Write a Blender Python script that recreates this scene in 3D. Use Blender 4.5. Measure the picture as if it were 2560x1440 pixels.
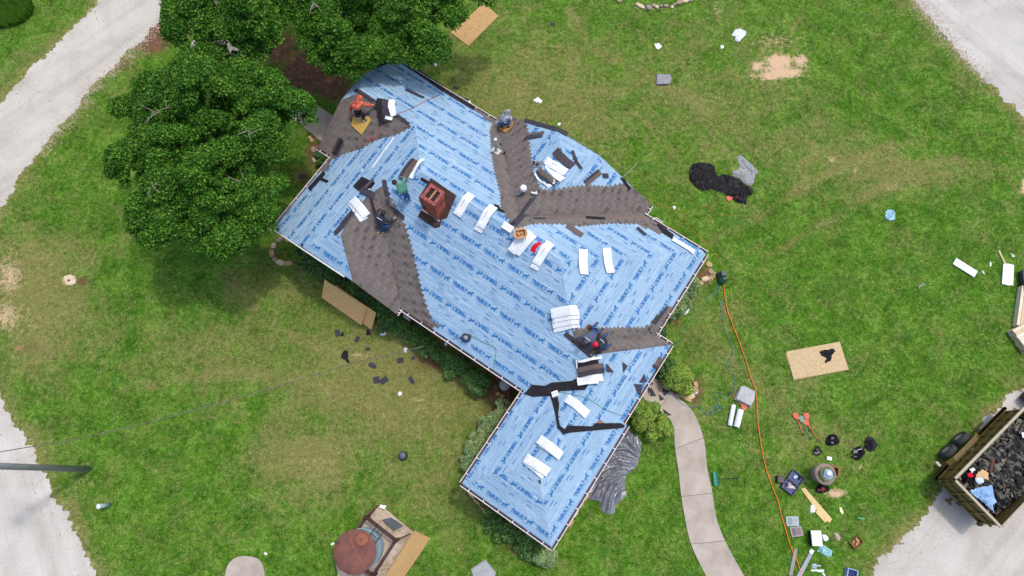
import bpy, bmesh, math, random
import numpy as np
from mathutils import Vector, Matrix, noise
from mathutils.geometry import tessellate_polygon

SC = bpy.context.scene
COL = SC.collection
for _o in list(bpy.data.objects): bpy.data.objects.remove(_o)
random.seed(7); RNG = np.random.default_rng(7)

# ---------------------------------------------------------------- camera, sky, sun, exposure
HC = 29.5; TILT = math.radians(16.0); FPX = 1707.0
cd = bpy.data.cameras.new('camera'); cam = bpy.data.objects.new('camera', cd); COL.objects.link(cam)
cd.sensor_width = 36; cd.lens = 36*FPX/2560; cd.clip_end = 3000; cd.clip_start = 0.5
cam.location = (0, 0, HC); cam.rotation_euler = (TILT, 0, 0); SC.camera = cam
SUN_AZ = math.atan2(0.62, 0.78)          # direction (plan) the light comes from: picture's upper right
SUN_EL = math.radians(71)
W = bpy.data.worlds.new('World'); SC.world = W; W.use_nodes = True
wn = W.node_tree; bgn = wn.nodes['Background']
sk = wn.nodes.new('ShaderNodeTexSky'); sk.sky_type = 'NISHITA'; sk.sun_disc = False
sk.sun_elevation = SUN_EL; sk.sun_rotation = math.pi/2-SUN_AZ; sk.air_density = 1.0; sk.dust_density = 3.5; sk.ozone_density = 1.0
wn.links.new(sk.outputs[0], bgn.inputs[0]); bgn.inputs[1].default_value = 0.15
sl = bpy.data.lights.new('sun', 'SUN'); so = bpy.data.objects.new('sun', sl); COL.objects.link(so)
sl.energy = 1.2; sl.angle = math.radians(3.5); sl.color = (1.0, 0.95, 0.88)
sd = Vector((math.cos(SUN_AZ)*math.cos(SUN_EL), math.sin(SUN_AZ)*math.cos(SUN_EL), math.sin(SUN_EL)))
so.rotation_euler = sd.to_track_quat('Z', 'Y').to_euler()
SC.view_settings.view_transform = 'Standard'; SC.view_settings.look = 'None'
SC.view_settings.exposure = 0.42; SC.view_settings.gamma = 1.0; SC.view_settings.use_curve_mapping = False
SC.render.engine = 'CYCLES'
SC.cycles.max_bounces = 6

# ---------------------------------------------------------------- picture -> place
_c, _s = math.cos(TILT), math.sin(TILT)
def at(px, py, z=0.0):
    u = (px-1280)/FPX; v = (py-720)/FPX; t = (HC-z)/(_c+v*_s)
    return Vector((u*t, (_s-v*_c)*t, z))
ZE = 2.8; PITCH = 0.52
AL = math.radians(-34)
AX = Vector((math.cos(AL), math.sin(AL), 0)); BX = Vector((-AX.y, AX.x, 0))
ORG = at(1310, 977, ZE); ORG.z = 0
def LB(a, b, z=0.0):
    p = ORG + AX*a + BX*b; p.z = z; return p
def loc(p):
    d = Vector((p[0], p[1], 0))-ORG
    return d.dot(AX), d.dot(BX)

# ---------------------------------------------------------------- materials
def lin(r, g, b):
    f = lambda c: (c/255/12.92) if c/255 <= 0.04045 else ((c/255+0.055)/1.055)**2.4
    return (f(r), f(g), f(b), 1)
class NT:
    def __init__(s, name):
        s.m = bpy.data.materials.new(name); s.m.use_nodes = True; s.t = s.m.node_tree; s.n = s.t.nodes
        s.b = s.n['Principled BSDF']
    def new(s, typ, **k):
        n = s.n.new(typ)
        for a, v in k.items():
            setattr(n, a, v)
        return n
    def link(s, a, b): s.t.links.new(a, b)
    def noise(s, scale, detail=4, rough=0.6, vec=None, dist=0.0):
        n = s.new('ShaderNodeTexNoise'); n.inputs['Scale'].default_value = scale
        n.inputs['Detail'].default_value = detail; n.inputs['Roughness'].default_value = rough; n.inputs['Distortion'].default_value = dist
        if vec is not None: s.link(vec, n.inputs['Vector'])
        return n.outputs['Fac']
    def coord(s, kind='Object'):
        return s.new('ShaderNodeTexCoord').outputs[kind]
    def mapping(s, vec, sc=(1, 1, 1), rot=(0, 0, 0)):
        m = s.new('ShaderNodeMapping'); m.inputs['Scale'].default_value = sc; m.inputs['Rotation'].default_value = rot
        s.link(vec, m.inputs['Vector']); return m.outputs[0]
    def ramp(s, fac, stops):
        r = s.new('ShaderNodeValToRGB'); e = r.color_ramp.elements
        while len(e) < len(stops): e.new(0.5)
        for i, (p, c) in enumerate(stops):
            e[i].position = p; e[i].color = c if len(c) == 4 else (*c, 1)
        s.link(fac, r.inputs[0]); return r.outputs[0]
    def mix(s, fac, a, b, blend='MIX'):
        n = s.new('ShaderNodeMix'); n.data_type = 'RGBA'; n.blend_type = blend; n.clamp_factor = True
        for sock, v in ((n.inputs[0], fac), (n.inputs[6], a), (n.inputs[7], b)):
            if isinstance(v, (int, float)): sock.default_value = v
            elif isinstance(v, (tuple, list)): sock.default_value = v if len(v) == 4 else (*v, 1)
            else: s.link(v, sock)
        return n.outputs[2]
    def math(s, op, a, b=0.0, c=None, clamp=False):
        n = s.new('ShaderNodeMath'); n.operation = op; n.use_clamp = clamp
        for i, v in enumerate((a, b, c)):
            if v is None: continue
            if isinstance(v, (int, float)): n.inputs[i].default_value = v
            else: s.link(v, n.inputs[i])
        return n.outputs[0]
    def step(s, x, lo, hi):
        n = s.new('ShaderNodeMapRange'); n.interpolation_type = 'SMOOTHSTEP'
        s.link(x, n.inputs[0]); n.inputs[1].default_value = lo; n.inputs[2].default_value = hi
        return n.outputs[0]
    def attr(s, name):
        a = s.new('ShaderNodeAttribute'); a.attribute_name = name; return a.outputs['Fac']
    def bump(s, h, strength=0.4, dist=0.01):
        b = s.new('ShaderNodeBump'); b.inputs['Strength'].default_value = strength; b.inputs['Distance'].default_value = dist
        s.link(h, b.inputs['Height']); s.link(b.outputs[0], s.b.inputs['Normal'])
    def done(s, col=None, rough=0.7, metal=0.0, spec=None):
        if col is not None:
            if isinstance(col, (tuple, list)): s.b.inputs['Base Color'].default_value = col if len(col) == 4 else (*col, 1)
            else: s.link(col, s.b.inputs['Base Color'])
        if isinstance(rough, (int, float)): s.b.inputs['Roughness'].default_value = rough
        else: s.link(rough, s.b.inputs['Roughness'])
        s.b.inputs['Metallic'].default_value = metal
        if spec is not None: s.b.inputs['Specular IOR Level'].default_value = spec
        return s.m
MATS = {}
def simple(name, col, rough=0.7, var=0.25, scale=8, metal=0, bump=0.2, spec=None, col2=None, bscale=None, bdist=0.01):
    """one material: base colour broken up by noise, light relief"""
    if name in MATS: return MATS[name]
    t = NT(name); co = t.coord()
    n1 = t.noise(scale, 5, 0.65, co)
    c = np.array(col[:3]); a = tuple(c*(1-var)); b = tuple(np.minimum(c*(1+var), 0.95))
    if col2 is not None: b = tuple(col2[:3])
    out = t.ramp(n1, [(0.3, a), (0.7, b)])
    if bump: t.bump(t.noise(bscale or scale*4, 4, 0.6, co), bump, bdist)
    MATS[name] = t.done(out, rough, metal, spec); return MATS[name]
def island(name, lo, hi, rough=0.8, spec=None, bump=True, extra=None, nscale=40):
    if name in MATS: return MATS[name]
    t = NT(name); g = t.new('ShaderNodeNewGeometry'); co = t.coord()
    stops = [(0.0, lo), (1.0, hi)]
    if extra: stops = [(0.0, lo), (0.55, hi), (0.85, extra), (1.0, lo)]
    c = t.ramp(g.outputs['Random Per Island'], stops)
    n = t.noise(nscale, 3, 0.7, co)
    c = t.mix(t.math('MULTIPLY', n, 0.55), c, tuple(np.array(lo[:3])*0.55))
    if bump: t.bump(t.noise(nscale*3, 3, 0.7, co), 0.3, 0.004)
    MATS[name] = t.done(c, rough, 0, spec); return MATS[name]

# ---------------------------------------------------------------- mesh helpers
def link(o): COL.objects.link(o); return o
def tag(o, label=None, cat=None, group=None, kind=None):
    if label: o['label'] = label
    if cat: o['category'] = cat
    if group: o['group'] = group
    if kind: o['kind'] = kind
    return o
def empty(name, p, label=None, cat=None, group=None):
    o = bpy.data.objects.new(name, None); o.location = p; o.empty_display_size = 0.2
    link(o); return tag(o, label, cat, group)
def world_loc(o):
    p = Vector(o.location)
    while o.parent: o = o.parent; p += o.location
    return p
class MB:
    def __init__(s): s.v = []; s.f = []; s.mi = []; s.cur = 0; s.uv = {}
    def add(s, vs, fs):
        n = len(s.v); s.v += [tuple(x) for x in vs]
        for q in fs: s.f.append(tuple(i+n for i in q)); s.mi.append(s.cur)
        return s
    def box(s, c, size, ex=Vector((1, 0, 0)), ey=None, ez=None, taper=1.0):
        ex = Vector(ex).normalized()
        if ez is None: ez = Vector((0, 0, 1))
        if ey is None: ey = Vector(ez).cross(ex).normalized()
        ez = ex.cross(ey).normalized(); c = Vector(c); x, y, z = (k/2 for k in size); vs = []
        for dz in (-1, 1):
            k = taper if dz > 0 else 1
            for dx, dy in ((-1, -1), (1, -1), (1, 1), (-1, 1)):
                vs.append(c+ex*x*dx*k+ey*y*dy*k+ez*z*dz)
        return s.add(vs, [(3, 2, 1, 0), (4, 5, 6, 7), (0, 1, 5, 4), (1, 2, 6, 5), (2, 3, 7, 6), (3, 0, 4, 7)])
    def tube(s, pts, r, n=6, caps=True, close=False):
        pts = [Vector(p) for p in pts]; m = len(pts); vs = []
        rr = r if isinstance(r, (list, tuple)) else [r]*m
        for i, p in enumerate(pts):
            d = (pts[(i+1) % m if close else min(i+1, m-1)]-pts[i-1 if (close or i > 0) else 0])
            if d.length < 1e-6: d = Vector((0, 0, 1))
            d.normalize(); u = d.cross(Vector((0.12, 0.31, 1)) if abs(d.z) < 0.9 else Vector((1, 0.1, 0))).normalized(); w = d.cross(u)
            for k in range(n):
                a = 2*math.pi*k/n; vs.append(p+(u*math.cos(a)+w*math.sin(a))*rr[i])
        fs = []
        for i in range(m if close else m-1):
            j = (i+1) % m
            for k in range(n): fs.append((i*n+k, i*n+(k+1) % n, j*n+(k+1) % n, j*n+k))
        if caps and not close: fs += [tuple(range(n))[::-1], tuple((m-1)*n+k for k in range(n))]
        return s.add(vs, fs)
    def lathe(s, c, prof, n=20, axis=Vector((0, 0, 1)), cap=True):
        c = Vector(c); axis = Vector(axis).normalized(); u = axis.orthogonal().normalized(); w = axis.cross(u); vs = []; fs = []
        for r, z in prof:
            for k in range(n):
                a = 2*math.pi*k/n; vs.append(c+axis*z+(u*math.cos(a)+w*math.sin(a))*r)
        for i in range(len(prof)-1):
            for k in range(n): fs.append((i*n+k, i*n+(k+1) % n, (i+1)*n+(k+1) % n, (i+1)*n+k))
        if cap: fs += [tuple(range(n))[::-1], tuple((len(prof)-1)*n+k for k in range(n))]
        return s.add(vs, fs)
    def prism(s, pts, h):
        """solid under a (roughly flat) polygon: pts on top, pushed down by h"""
        n = len(pts); top = [Vector(p) for p in pts]; bot = [p-Vector((0, 0, h)) for p in top]
        tri = tessellate_polygon([top]); fs = []
        for t in tri:
            a, b, c = (top[i] for i in t)
            nz = (b-a).cross(c-a).z
            fs.append(tuple(t) if nz > 0 else tuple(t[::-1]))
        fs += [tuple(i+n for i in f[::-1]) for f in list(fs)]
        area = sum(top[i].x*top[(i+1) % n].y-top[(i+1) % n].x*top[i].y for i in range(n))
        for i in range(n):
            j = (i+1) % n; q = (i, i+n, j+n, j)
            fs.append(q if area > 0 else q[::-1])
        return s.add(top+bot, fs)
    def blob(s, c, r, seg=10, rings=6, amp=0.0, seed=0):
        c = Vector(c); r = (r, r, r) if isinstance(r, (int, float)) else r; vs = []; fs = []
        for i in range(rings+1):
            th = math.pi*i/rings
            for k in range(seg):
                a = 2*math.pi*k/seg; d = Vector((math.sin(th)*math.cos(a), math.sin(th)*math.sin(a), math.cos(th)))
                q = 1+amp*noise.noise(d*2+Vector((seed, 0, 0)))
                vs.append(c+Vector((d.x*r[0]*q, d.y*r[1]*q, d.z*r[2]*q)))
        for i in range(rings):
            for k in range(seg): fs.append((i*seg+k, (i+1)*seg+k, (i+1)*seg+(k+1) % seg, i*seg+(k+1) % seg))
        return s.add(vs, fs)
    def build(s, name, mats, parent=None, smooth=False, origin=None):
        me = bpy.data.meshes.new(name)
        if origin is None and parent is None:
            a = np.array([tuple(v) for v in s.v]); origin = Vector((a[:, 0].mean(), a[:, 1].mean(), a[:, 2].min()))
        if parent is not None:
            base = world_loc(parent)
            if origin is None:
                a = np.array([tuple(v) for v in s.v]); origin = Vector(((a[:, 0].min()+a[:, 0].max())/2, (a[:, 1].min()+a[:, 1].max())/2, a[:, 2].min()))
        else: base = Vector((0, 0, 0))
        origin = Vector(origin)
        me.from_pydata([(v[0]-origin.x, v[1]-origin.y, v[2]-origin.z) for v in s.v], [], s.f)
        if not isinstance(mats, (list, tuple)): mats = [mats]
        for m in mats: me.materials.append(m)
        if len(mats) > 1: me.polygons.foreach_set('material_index', s.mi)
        if smooth: me.polygons.foreach_set('use_smooth', [True]*len(me.polygons))
        me.validate(); me.update()
        o = bpy.data.objects.new(name, me); o.location = origin-base
        if parent is not None: o.parent = parent
        return link(o)

def inpoly(x, y, poly):
    r = False; n = len(poly); j = n-1
    for i in range(n):
        xi, yi = poly[i][0], poly[i][1]; xj, yj = poly[j][0], poly[j][1]
        if (yi > y) != (yj > y) and x < (xj-xi)*(y-yi)/(yj-yi)+xi: r = not r
        j = i
    return r
def inpoly_np(X, Y, poly):
    r = np.zeros(X.shape, bool); n = len(poly); j = n-1
    for i in range(n):
        xi, yi = poly[i][0], poly[i][1]; xj, yj = poly[j][0], poly[j][1]
        if yi != yj:
            c = ((yi > Y) != (yj > Y)) & (X < (xj-xi)*(Y-yi)/(yj-yi)+xi); r ^= c
        j = i
    return r
def dist_poly_np(X, Y, poly, closed=True):
    d = np.full(X.shape, 1e9); n = len(poly)
    for i in range(n if closed else n-1):
        x0, y0 = poly[i][0], poly[i][1]; x1, y1 = poly[(i+1) % n][0], poly[(i+1) % n][1]
        dx, dy = x1-x0, y1-y0; L = dx*dx+dy*dy+1e-12
        t = np.clip(((X-x0)*dx+(Y-y0)*dy)/L, 0, 1)
        d = np.minimum(d, np.hypot(X-x0-t*dx, Y-y0-t*dy))
    return d
def spline(pts, per=6, closed=False):
    pts = [Vector(p) for p in pts]; n = len(pts); out = []
    for i in range(n if closed else n-1):
        g = lambda k: pts[k % n] if closed else pts[min(max(k, 0), n-1)]
        p0, p1, p2, p3 = g(i-1), g(i), g(i+1), g(i+2)
        for k in range(per):
            t = k/per
            out.append(0.5*((2*p1)+(p2-p0)*t+(2*p0-5*p1+4*p2-p3)*t*t+(3*p1-p0-3*p2+p3)*t**3))
    if not closed: out.append(pts[-1])
    return out
def hullclip(poly, axis, lo, hi):
    """clip a 2D polygon to lo<=coord[axis]<=hi"""
    for sign, lim in ((1, lo), (-1, -hi)):
        out = []; n = len(poly)
        for i in range(n):
            p, q = poly[i], poly[(i+1) % n]; dp = sign*p[axis]-lim; dq = sign*q[axis]-lim
            if dp >= 0: out.append(p)
            if (dp > 0 > dq) or (dp < 0 < dq):
                t = dp/(dp-dq); out.append((p[0]+(q[0]-p[0])*t, p[1]+(q[1]-p[1])*t))
        poly = out
        if not poly: return []
    return poly
# ================================================================ GROUND
def ground_mat():
    t = NT('lawn'); co = t.coord()
    big = t.noise(0.22, 3, 0.55, co); med = t.noise(1.1, 5, 0.7, co, 0.6); sm = t.noise(5.0, 5, 0.75, co, 0.4); fine = t.noise(17, 5, 0.95, co)
    tiny = t.noise(34, 3, 0.9, t.mapping(co, (1, 1, 1), (0, 0, 0.4)))
    mixv = t.math('ADD', t.math('MULTIPLY', med, 0.45), t.math('MULTIPLY', sm, 0.55))
    green = t.ramp(mixv, [(0.38, lin(46, 84, 10)), (0.5, lin(78, 124, 26)), (0.62, lin(120, 160, 62))])
    cool = t.mix(t.step(t.noise(0.6, 4, 0.6, t.mapping(co, (1, 1, 1), (0, 0, 1.2))), 0.56, 0.80), green, lin(60, 116, 42))
    dryc = t.ramp(sm, [(0.3, lin(118, 116, 60)), (0.6, lin(150, 142, 92)), (0.8, lin(188, 170, 130))])
    dv = t.math('ADD', t.math('ADD', t.math('MULTIPLY', t.noise(0.9, 6, 0.75, t.mapping(co, (1, 1, 1), (0, 0, 2.2)), 0.8), 0.75), t.math('MULTIPLY', sm, 0.25)), t.math('MULTIPLY', t.attr('dry'), 0.36))
    dv = t.math('ADD', dv, t.math('MULTIPLY', t.math('SUBTRACT', fine, 0.5), 0.35))
    dryf = t.step(dv, 0.46, 0.78)
    c = t.mix(t.math('MULTIPLY', dryf, 0.85), cool, dryc)
    c = t.mix(t.step(fine, 0.54, 0.36), c, t.mix(1.0, c, (0.30, 0.38, 0.25), 'MULTIPLY'))
    c = t.mix(t.math('MULTIPLY', t.step(tiny, 0.52, 0.72), 0.6), c, t.mix(1.0, c, (2.6, 2.3, 2.4), 'MULTIPLY'))
    jag = t.math('ADD', t.math('MULTIPLY', t.math('SUBTRACT', sm, 0.5), 1.1), t.math('MULTIPLY', t.math('SUBTRACT', fine, 0.5), 0.9))
    dirt = t.step(t.math('ADD', t.attr('dirt'), jag), 0.32, 0.72)
    dc = t.ramp(sm, [(0.3, lin(70, 50, 38)), (0.55, lin(120, 88, 66)), (0.8, lin(168, 132, 100))])
    c = t.mix(dirt, c, dc)
    bare = t.step(t.math('ADD', t.attr('bare'), jag), 0.36, 0.78)
    bc = t.ramp(fine, [(0.25, lin(180, 146, 112)), (0.6, lin(220, 190, 156)), (0.85, lin(235, 214, 188))])
    c = t.mix(bare, c, bc)
    t.bump(t.math('ADD', t.math('MULTIPLY', sm, 1.0), t.math('MULTIPLY', fine, 1.3)), 0.75, 0.035)
    return t.done(c, 0.9, 0, 0.15)
def px_of(X, Y, Z=0.0):
    w = Y*_s-(Z-HC)*_c; u = X; dn = -Y*_c-(Z-HC)*_s
    return 1280+FPX*u/w, 720+FPX*dn/w
xs = np.concatenate([[-1500, -700, -350, -160, -110, -75, -52, -40, -33], np.arange(-28, 28.01, 0.2), [33, 40, 52, 75, 110, 160, 350, 700, 1500]])
ys = np.concatenate([[-1500, -700, -330, -140, -95, -60, -36, -22, -14, -10], np.arange(-7, 27.01, 0.2), [30, 35, 45, 60, 90, 130, 170, 350, 700, 1500]])
GX, GY = np.meshgrid(xs, ys); PX, PY = px_of(GX, GY)
def gauss(lst):
    A = np.zeros(GX.shape)
    ins = (np.abs(GX) < 32) & (GY > -12) & (GY < 31)
    for cx, cy, rx, ry, s in lst:
        A = np.maximum(A, s*np.exp(-(((PX-cx)/rx)**2+((PY-cy)/ry)**2)*0.9))
    return A*ins
bare = gauss([(1948, 152, 44, 20, .95), (1962, 182, 58, 16, .95), (1925, 190, 34, 15, .9), (1893, 166, 24, 14, .85), (2002, 152, 26, 18, .85), (1945, 170, 62, 30, .74), (1945, 168, 92, 46, .50), (1880, 190, 20, 10, .6), (2015, 175, 18, 10, .6), (1935, 105, 110, 44, .46), (2090, 1233, 30, 13, .95), (174, 700, 17, 15, 1.2), (905, 888, 55, 14, .55),
    (25, 690, 45, 70, .62), (15, 790, 50, 60, .62), (60, 800, 80, 60, .42), (110, 640, 60, 40, .35), (90, 590, 40, 60, .3), (40, 870, 60, 50, .4), (700, 760, 60, 60, .25), (820, 900, 120, 60, .3), (1120, 1110, 80, 70, .3), (820, 1170, 70, 60, .35), (2060, 385, 50, 20, .35), (1640, 400, 60, 40, .2), (1340, 120, 90, 60, .2), (2145, 1165, 26, 16, .5), (1048, 1000, 30, 50, .42), (1100, 1020, 50, 40, .38),
    (2250, 370, 40, 14, .45), (2080, 400, 14, 9, .75), (2230, 470, 30, 18, .5), (2135, 430, 14, 12, .6), (1795, 30, 14, 40, .5), (2160, 1262, 14, 8, .6),
    (2070, 1320, 18, 30, .45), (1780, 690, 22, 22, .6), (1300, 1290, 20, 40, .45), (770, 1150, 90, 40, .34), (1040, 1290, 16, 60, .4),
    (225, 1205, 22, 22, .5), (215, 1160, 30, 14, .45), (2560, 470, 12, 30, .8), (1285, 1150, 10, 60, .4), (900, 930, 40, 20, .35),(1620,20,90,12,.45)])
dirt = gauss([(775, 180, 85, 70, .95), (700, 120, 60, 60, .8), (830, 220, 60, 45, .8), (790, 380, 35, 55, .75), (760, 440, 50, 40, .6), (720, 560, 60, 40, .5), (690, 630, 60, 50, .5),
    (205, 703, 20, 13, .8), (1010, 805, 90, 18, .7), (1110, 905, 90, 30, .75), (1240, 965, 60, 60, .8), (1230, 1020, 40, 40, .6), (1740, 650, 40, 30, .6), (1760, 690, 30, 30, .75),
    (1690, 800, 18, 25, .6), (1740, 980, 25, 55, .7), (1300, 1370, 90, 25, .6), (1180, 1230, 30, 50, .5), (380, 90, 60, 60, .85), (300, 160, 60, 30, .55), (60, 870, 90, 30, .5), (240, 190, 40, 30, .4), (170, 290, 50, 30, .4), (90, 380, 40, 40, .4), (80, 920, 60, 20, .45),
    (900, 880, 110, 35, .35), (1000, 960, 220, 90, .22), (820, 800, 90, 60, .25), (1160, 1060, 60, 60, .28), (120, 720, 120, 120, .22), (700, 900, 300, 60, .14), (1300, 180, 200, 80, .12), (2200, 410, 200, 40, .15), (640, 400, 250, 250, .25), (500, 640, 120, 60, .25), (1300, 285, 60, 12, .4), (1200, 260, 60, 12, .35), (850, 190, 40, 30, .7), (1630, 560, 30, 12, .5), (2045, 1180, 60, 40, .45), (2430, 1030, 50, 20, .4), (2380, 1220, 50, 20, .5),
    (1860, 360, 12, 200, .0), (975, 1255, 30, 25, .5), (1090, 1330, 40, 30, .35), (2055, 1120, 120, 60, .18), (460, 60, 60, 60, .6)])
dry = gauss([(1000, 950, 300, 200, .75), (120, 690, 170, 260, .8), (1100, 1150, 200, 160, .45), (1300, 250, 300, 170, .6), (1750, 250, 300, 200, .35), (1780, 850, 120, 150, .35), (2250, 420, 200, 80, .6), (2100, 1100, 200, 80, .4), (500, 900, 350, 120, .45), (760, 1150, 140, 120, .7), (2060, 380, 200, 90, .45), (1900, 1000, 200, 200, .25), (700, 720, 120, 60, .5)])
dry -= gauss([(150, 480, 130, 130, .8), (300, 1150, 200, 220, .4), (2350, 250, 150, 200, .45), (2350, 900, 200, 260, .5), (1650, 1350, 160, 160, .55), (300, 700, 120, 60, .5), (60, 80, 120, 100, .7), (2150, 750, 180, 160, .35), (800, 1380, 120, 80, .2)])
for tr in ([(2120, 450), (2250, 412), (2400, 405), (2560, 430)], [(2140, 500), (2260, 440), (2420, 430), (2560, 460)], [(1980, 480), (2150, 390), (2330, 340), (2500, 330)], [(1700, 640), (1850, 570), (2040, 450), (2160, 400)], [(1930, 640), (2060, 560), (2200, 470), (2300, 440)], [(560, 680), (640, 780), (760, 860), (900, 900)], [(300, 980), (560, 930), (800, 960), (1000, 1060)], [(1420, 20), (1480, 120), (1640, 200), (1760, 260)], [(2000, 960), (2160, 880), (2330, 830), (2480, 840)]):
    q_ = [(at(x, y).x, at(x, y).y) for x, y in tr]
    m_ = (np.abs(GX) < 28) & (GY > -7) & (GY < 27); D_ = np.full(GX.shape, 9.0); D_[m_] = dist_poly_np(GX[m_], GY[m_], q_, False)
    dry += .30*np.exp(-(D_/.22)**2)
nx, ny = len(xs), len(ys)
gv = np.stack([GX.ravel(), GY.ravel(), np.zeros(GX.size)], 1)
ii = np.arange((ny-1)*(nx-1)); r_, c_ = ii//(nx-1), ii % (nx-1); b0 = r_*nx+c_
gf = np.stack([b0, b0+1, b0+nx+1, b0+nx], 1)
def np_mesh(name, v, f, mats, attrs=None, smooth=False, uv=None):
    me = bpy.data.meshes.new(name); k = f.shape[1]
    me.vertices.add(len(v)); me.vertices.foreach_set('co', v.astype(np.float32).ravel())
    me.loops.add(f.size); me.loops.foreach_set('vertex_index', f.astype(np.int32).ravel())
    me.polygons.add(len(f)); me.polygons.foreach_set('loop_start', np.arange(0, f.size, k, dtype=np.int32))
    try: me.polygons.foreach_set('loop_total', np.full(len(f), k, np.int32))
    except Exception: pass
    for m in (mats if isinstance(mats, (list, tuple)) else [mats]): me.materials.append(m)
    me.update(calc_edges=True)
    for n_, a in (attrs or {}).items():
        at_ = me.attributes.new(n_, 'FLOAT', 'POINT'); at_.data.foreach_set('value', a.astype(np.float32).ravel())
    if smooth: me.polygons.foreach_set('use_smooth', [True]*len(me.polygons))
    return me

def gravel_mat(name, base, dark, ang=0.0):
    t = NT(name); co = t.coord()
    m = t.noise(0.5, 5, 0.65, co, 0.5); g = t.noise(14, 4, 0.9, co); g2 = t.noise(28, 3, 0.95, co)
    c = t.ramp(m, [(0.3, dark), (0.55, base), (0.75, tuple(min(x*1.12, .95) for x in base[:3]))])
    c = t.mix(t.math('MULTIPLY', t.step(g, 0.5, 0.32), 0.55), c, t.mix(1.0, c, (0.5, 0.49, 0.49), 'MULTIPLY'))
    c = t.mix(t.math('MULTIPLY', t.step(g2, 0.5, 0.65), 0.35), c, (0.72, 0.7, 0.68))
    c = t.mix(t.math('MULTIPLY', t.step(t.noise(2.2, 6, .8, t.mapping(co, (1, 1, 1), (0, 0, .8))), .58, .72), .45), c, lin(176, 150, 122))
    tr = t.noise(1, 4, .6, t.mapping(t.mapping(co, (1, 1, 1), (0, 0, -ang)), (.05, 1.1, 1)))
    c = t.mix(t.math('MULTIPLY', t.step(tr, .5, .62), .35), c, t.mix(1.0, c, (.72, .70, .66), 'MULTIPLY'))
    c = t.mix(t.math('MULTIPLY', t.step(tr, .46, .36), .35), c, t.mix(1.0, c, (1.16, 1.16, 1.16), 'MULTIPLY'))
    t.bump(t.math('ADD', g, g2), 0.6, 0.02)
    return t.done(c, 0.92, 0, 0.2)
M_road = gravel_mat('pale_gravel', lin(196, 192, 182), lin(176, 170, 158), .75)
M_roads = [M_road, gravel_mat('pale_gravel_lower_left', lin(196, 192, 184), lin(180, 174, 164), -1.1), gravel_mat('pale_gravel_upper_right', lin(194, 191, 184), lin(176, 172, 164), -.85), gravel_mat('pale_gravel_lower_right', lin(196, 192, 184), lin(180, 174, 164), .8)]
M_lawn = ground_mat()
def ragged(px_pts, amp=0.14, step=0.07, seed=0, z=0.0):
    """densify a closed outline given in world xy and fray it"""
    P = [Vector(p) for p in px_pts]; out = []; n = len(P)
    for i in range(n):
        a, b = P[i], P[(i+1) % n]; L = (b-a).length; far = max(a.length, b.length) > 34
        k = 2 if far else max(1, int(L/step))
        d = (b-a).normalized(); nrm = Vector((-d.y, d.x, 0))
        for j in range(k):
            p = a+(b-a)*(j/k)
            q = 0 if far else amp*(1.6*noise.noise(p*0.9+Vector((seed, 0, 0)))+1.2*noise.noise(p*3.3+Vector((0, seed, 0)))+.9*noise.noise(p*8)+.3*noise.noise(p*20))
            out.append(p+nrm*q)
    return [Vector((p.x, p.y, z)) for p in out]
def sheet(name, pts, z, mat, kind='structure', sub=True):
    """flat sheet from a world outline, triangulated"""
    me = bpy.data.meshes.new(name); bm = bmesh.new()
    vs = [bm.verts.new((p[0], p[1], z)) for p in pts]; f = bm.faces.new(vs)
    bmesh.ops.triangulate(bm, faces=[f], ngon_method='BEAUTY')
    for q in bm.faces:
        if q.normal.z < 0: q.normal_flip()
    bm.to_mesh(me); bm.free(); me.materials.append(mat)
    o = bpy.data.objects.new(name, me); link(o)
    if kind: o['kind'] = kind
    return o
def wpts(l, z=0.0): return [at(x, y, z) for x, y in l]
ROADS = {}
r1 = wpts([(409, -30), (409, 18), (395, 60), (350, 100), (300, 150), (250, 200), (214, 244), (147, 324), (73, 406), (40, 460), (18, 500), (-5, 560), (-60, 700)]) \
    + [Vector((-40, 2, 0)), Vector((-40, 12, 0))] + wpts([(-60, 330), (0, 257), (61, 190), (113, 140), (171, 79), (226, 27), (263, -5), (300, -50)]) + [Vector((-19.5, 32, 0)), Vector((-13.5, 32, 0))]
r2 = wpts([(0, 985), (30, 1040), (60, 1090), (95, 1160), (130, 1230), (165, 1290), (200, 1360), (238, 1440), (280, 1520)]) + [Vector((-16, -12, 0)), Vector((-42, -12, 0)), Vector((-42, 1.2, 0))] + wpts([(-70, 880)])
r3 = wpts([(2285, 0), (2325, 42), (2370, 100), (2420, 160), (2480, 212), (2530, 262), (2575, 310), (2680, 420)]) + [Vector((45, 12, 0)), Vector((45, 33, 0)), Vector((24, 33, 0))] + wpts([(2262, -40)])
r4 = wpts([(2165, 1470), (2185, 1410), (2240, 1362), (2290, 1312), (2335, 1262), (2370, 1205), (2420, 1110), (2465, 1055), (2505, 1008), (2540, 972), (2580, 940), (2680, 880)]) + [Vector((46, 3, 0)), Vector((46, -14, 0)), Vector((12, -14, 0))]
for i, (r, sd_) in enumerate(((r1, 3), (r2, 9), (r3, 14), (r4, 22))):
    rp_ = ragged(r, 0.15, 0.04, sd_)
    ROADS[i] = rp_
    sheet('gravel_road', rp_, 0.004, M_roads[i])
near = (np.abs(GX) < 30) & (GY > -9) & (GY < 29)
for r in ROADS.values():
    D_ = np.full(GX.shape, 9.0); D_[near] = dist_poly_np(GX[near], GY[near], [(q.x, q.y) for q in r[::25]])
    bare = np.maximum(bare, .50*np.exp(-D_/.22)); dry = np.maximum(dry, .7*np.exp(-D_/.5))
g_me = np_mesh('ground', gv, gf, M_lawn, {'bare': bare, 'dirt': dirt, 'dry': dry})
ground = bpy.data.objects.new('ground', g_me); link(ground); tag(ground, kind='structure')

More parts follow.
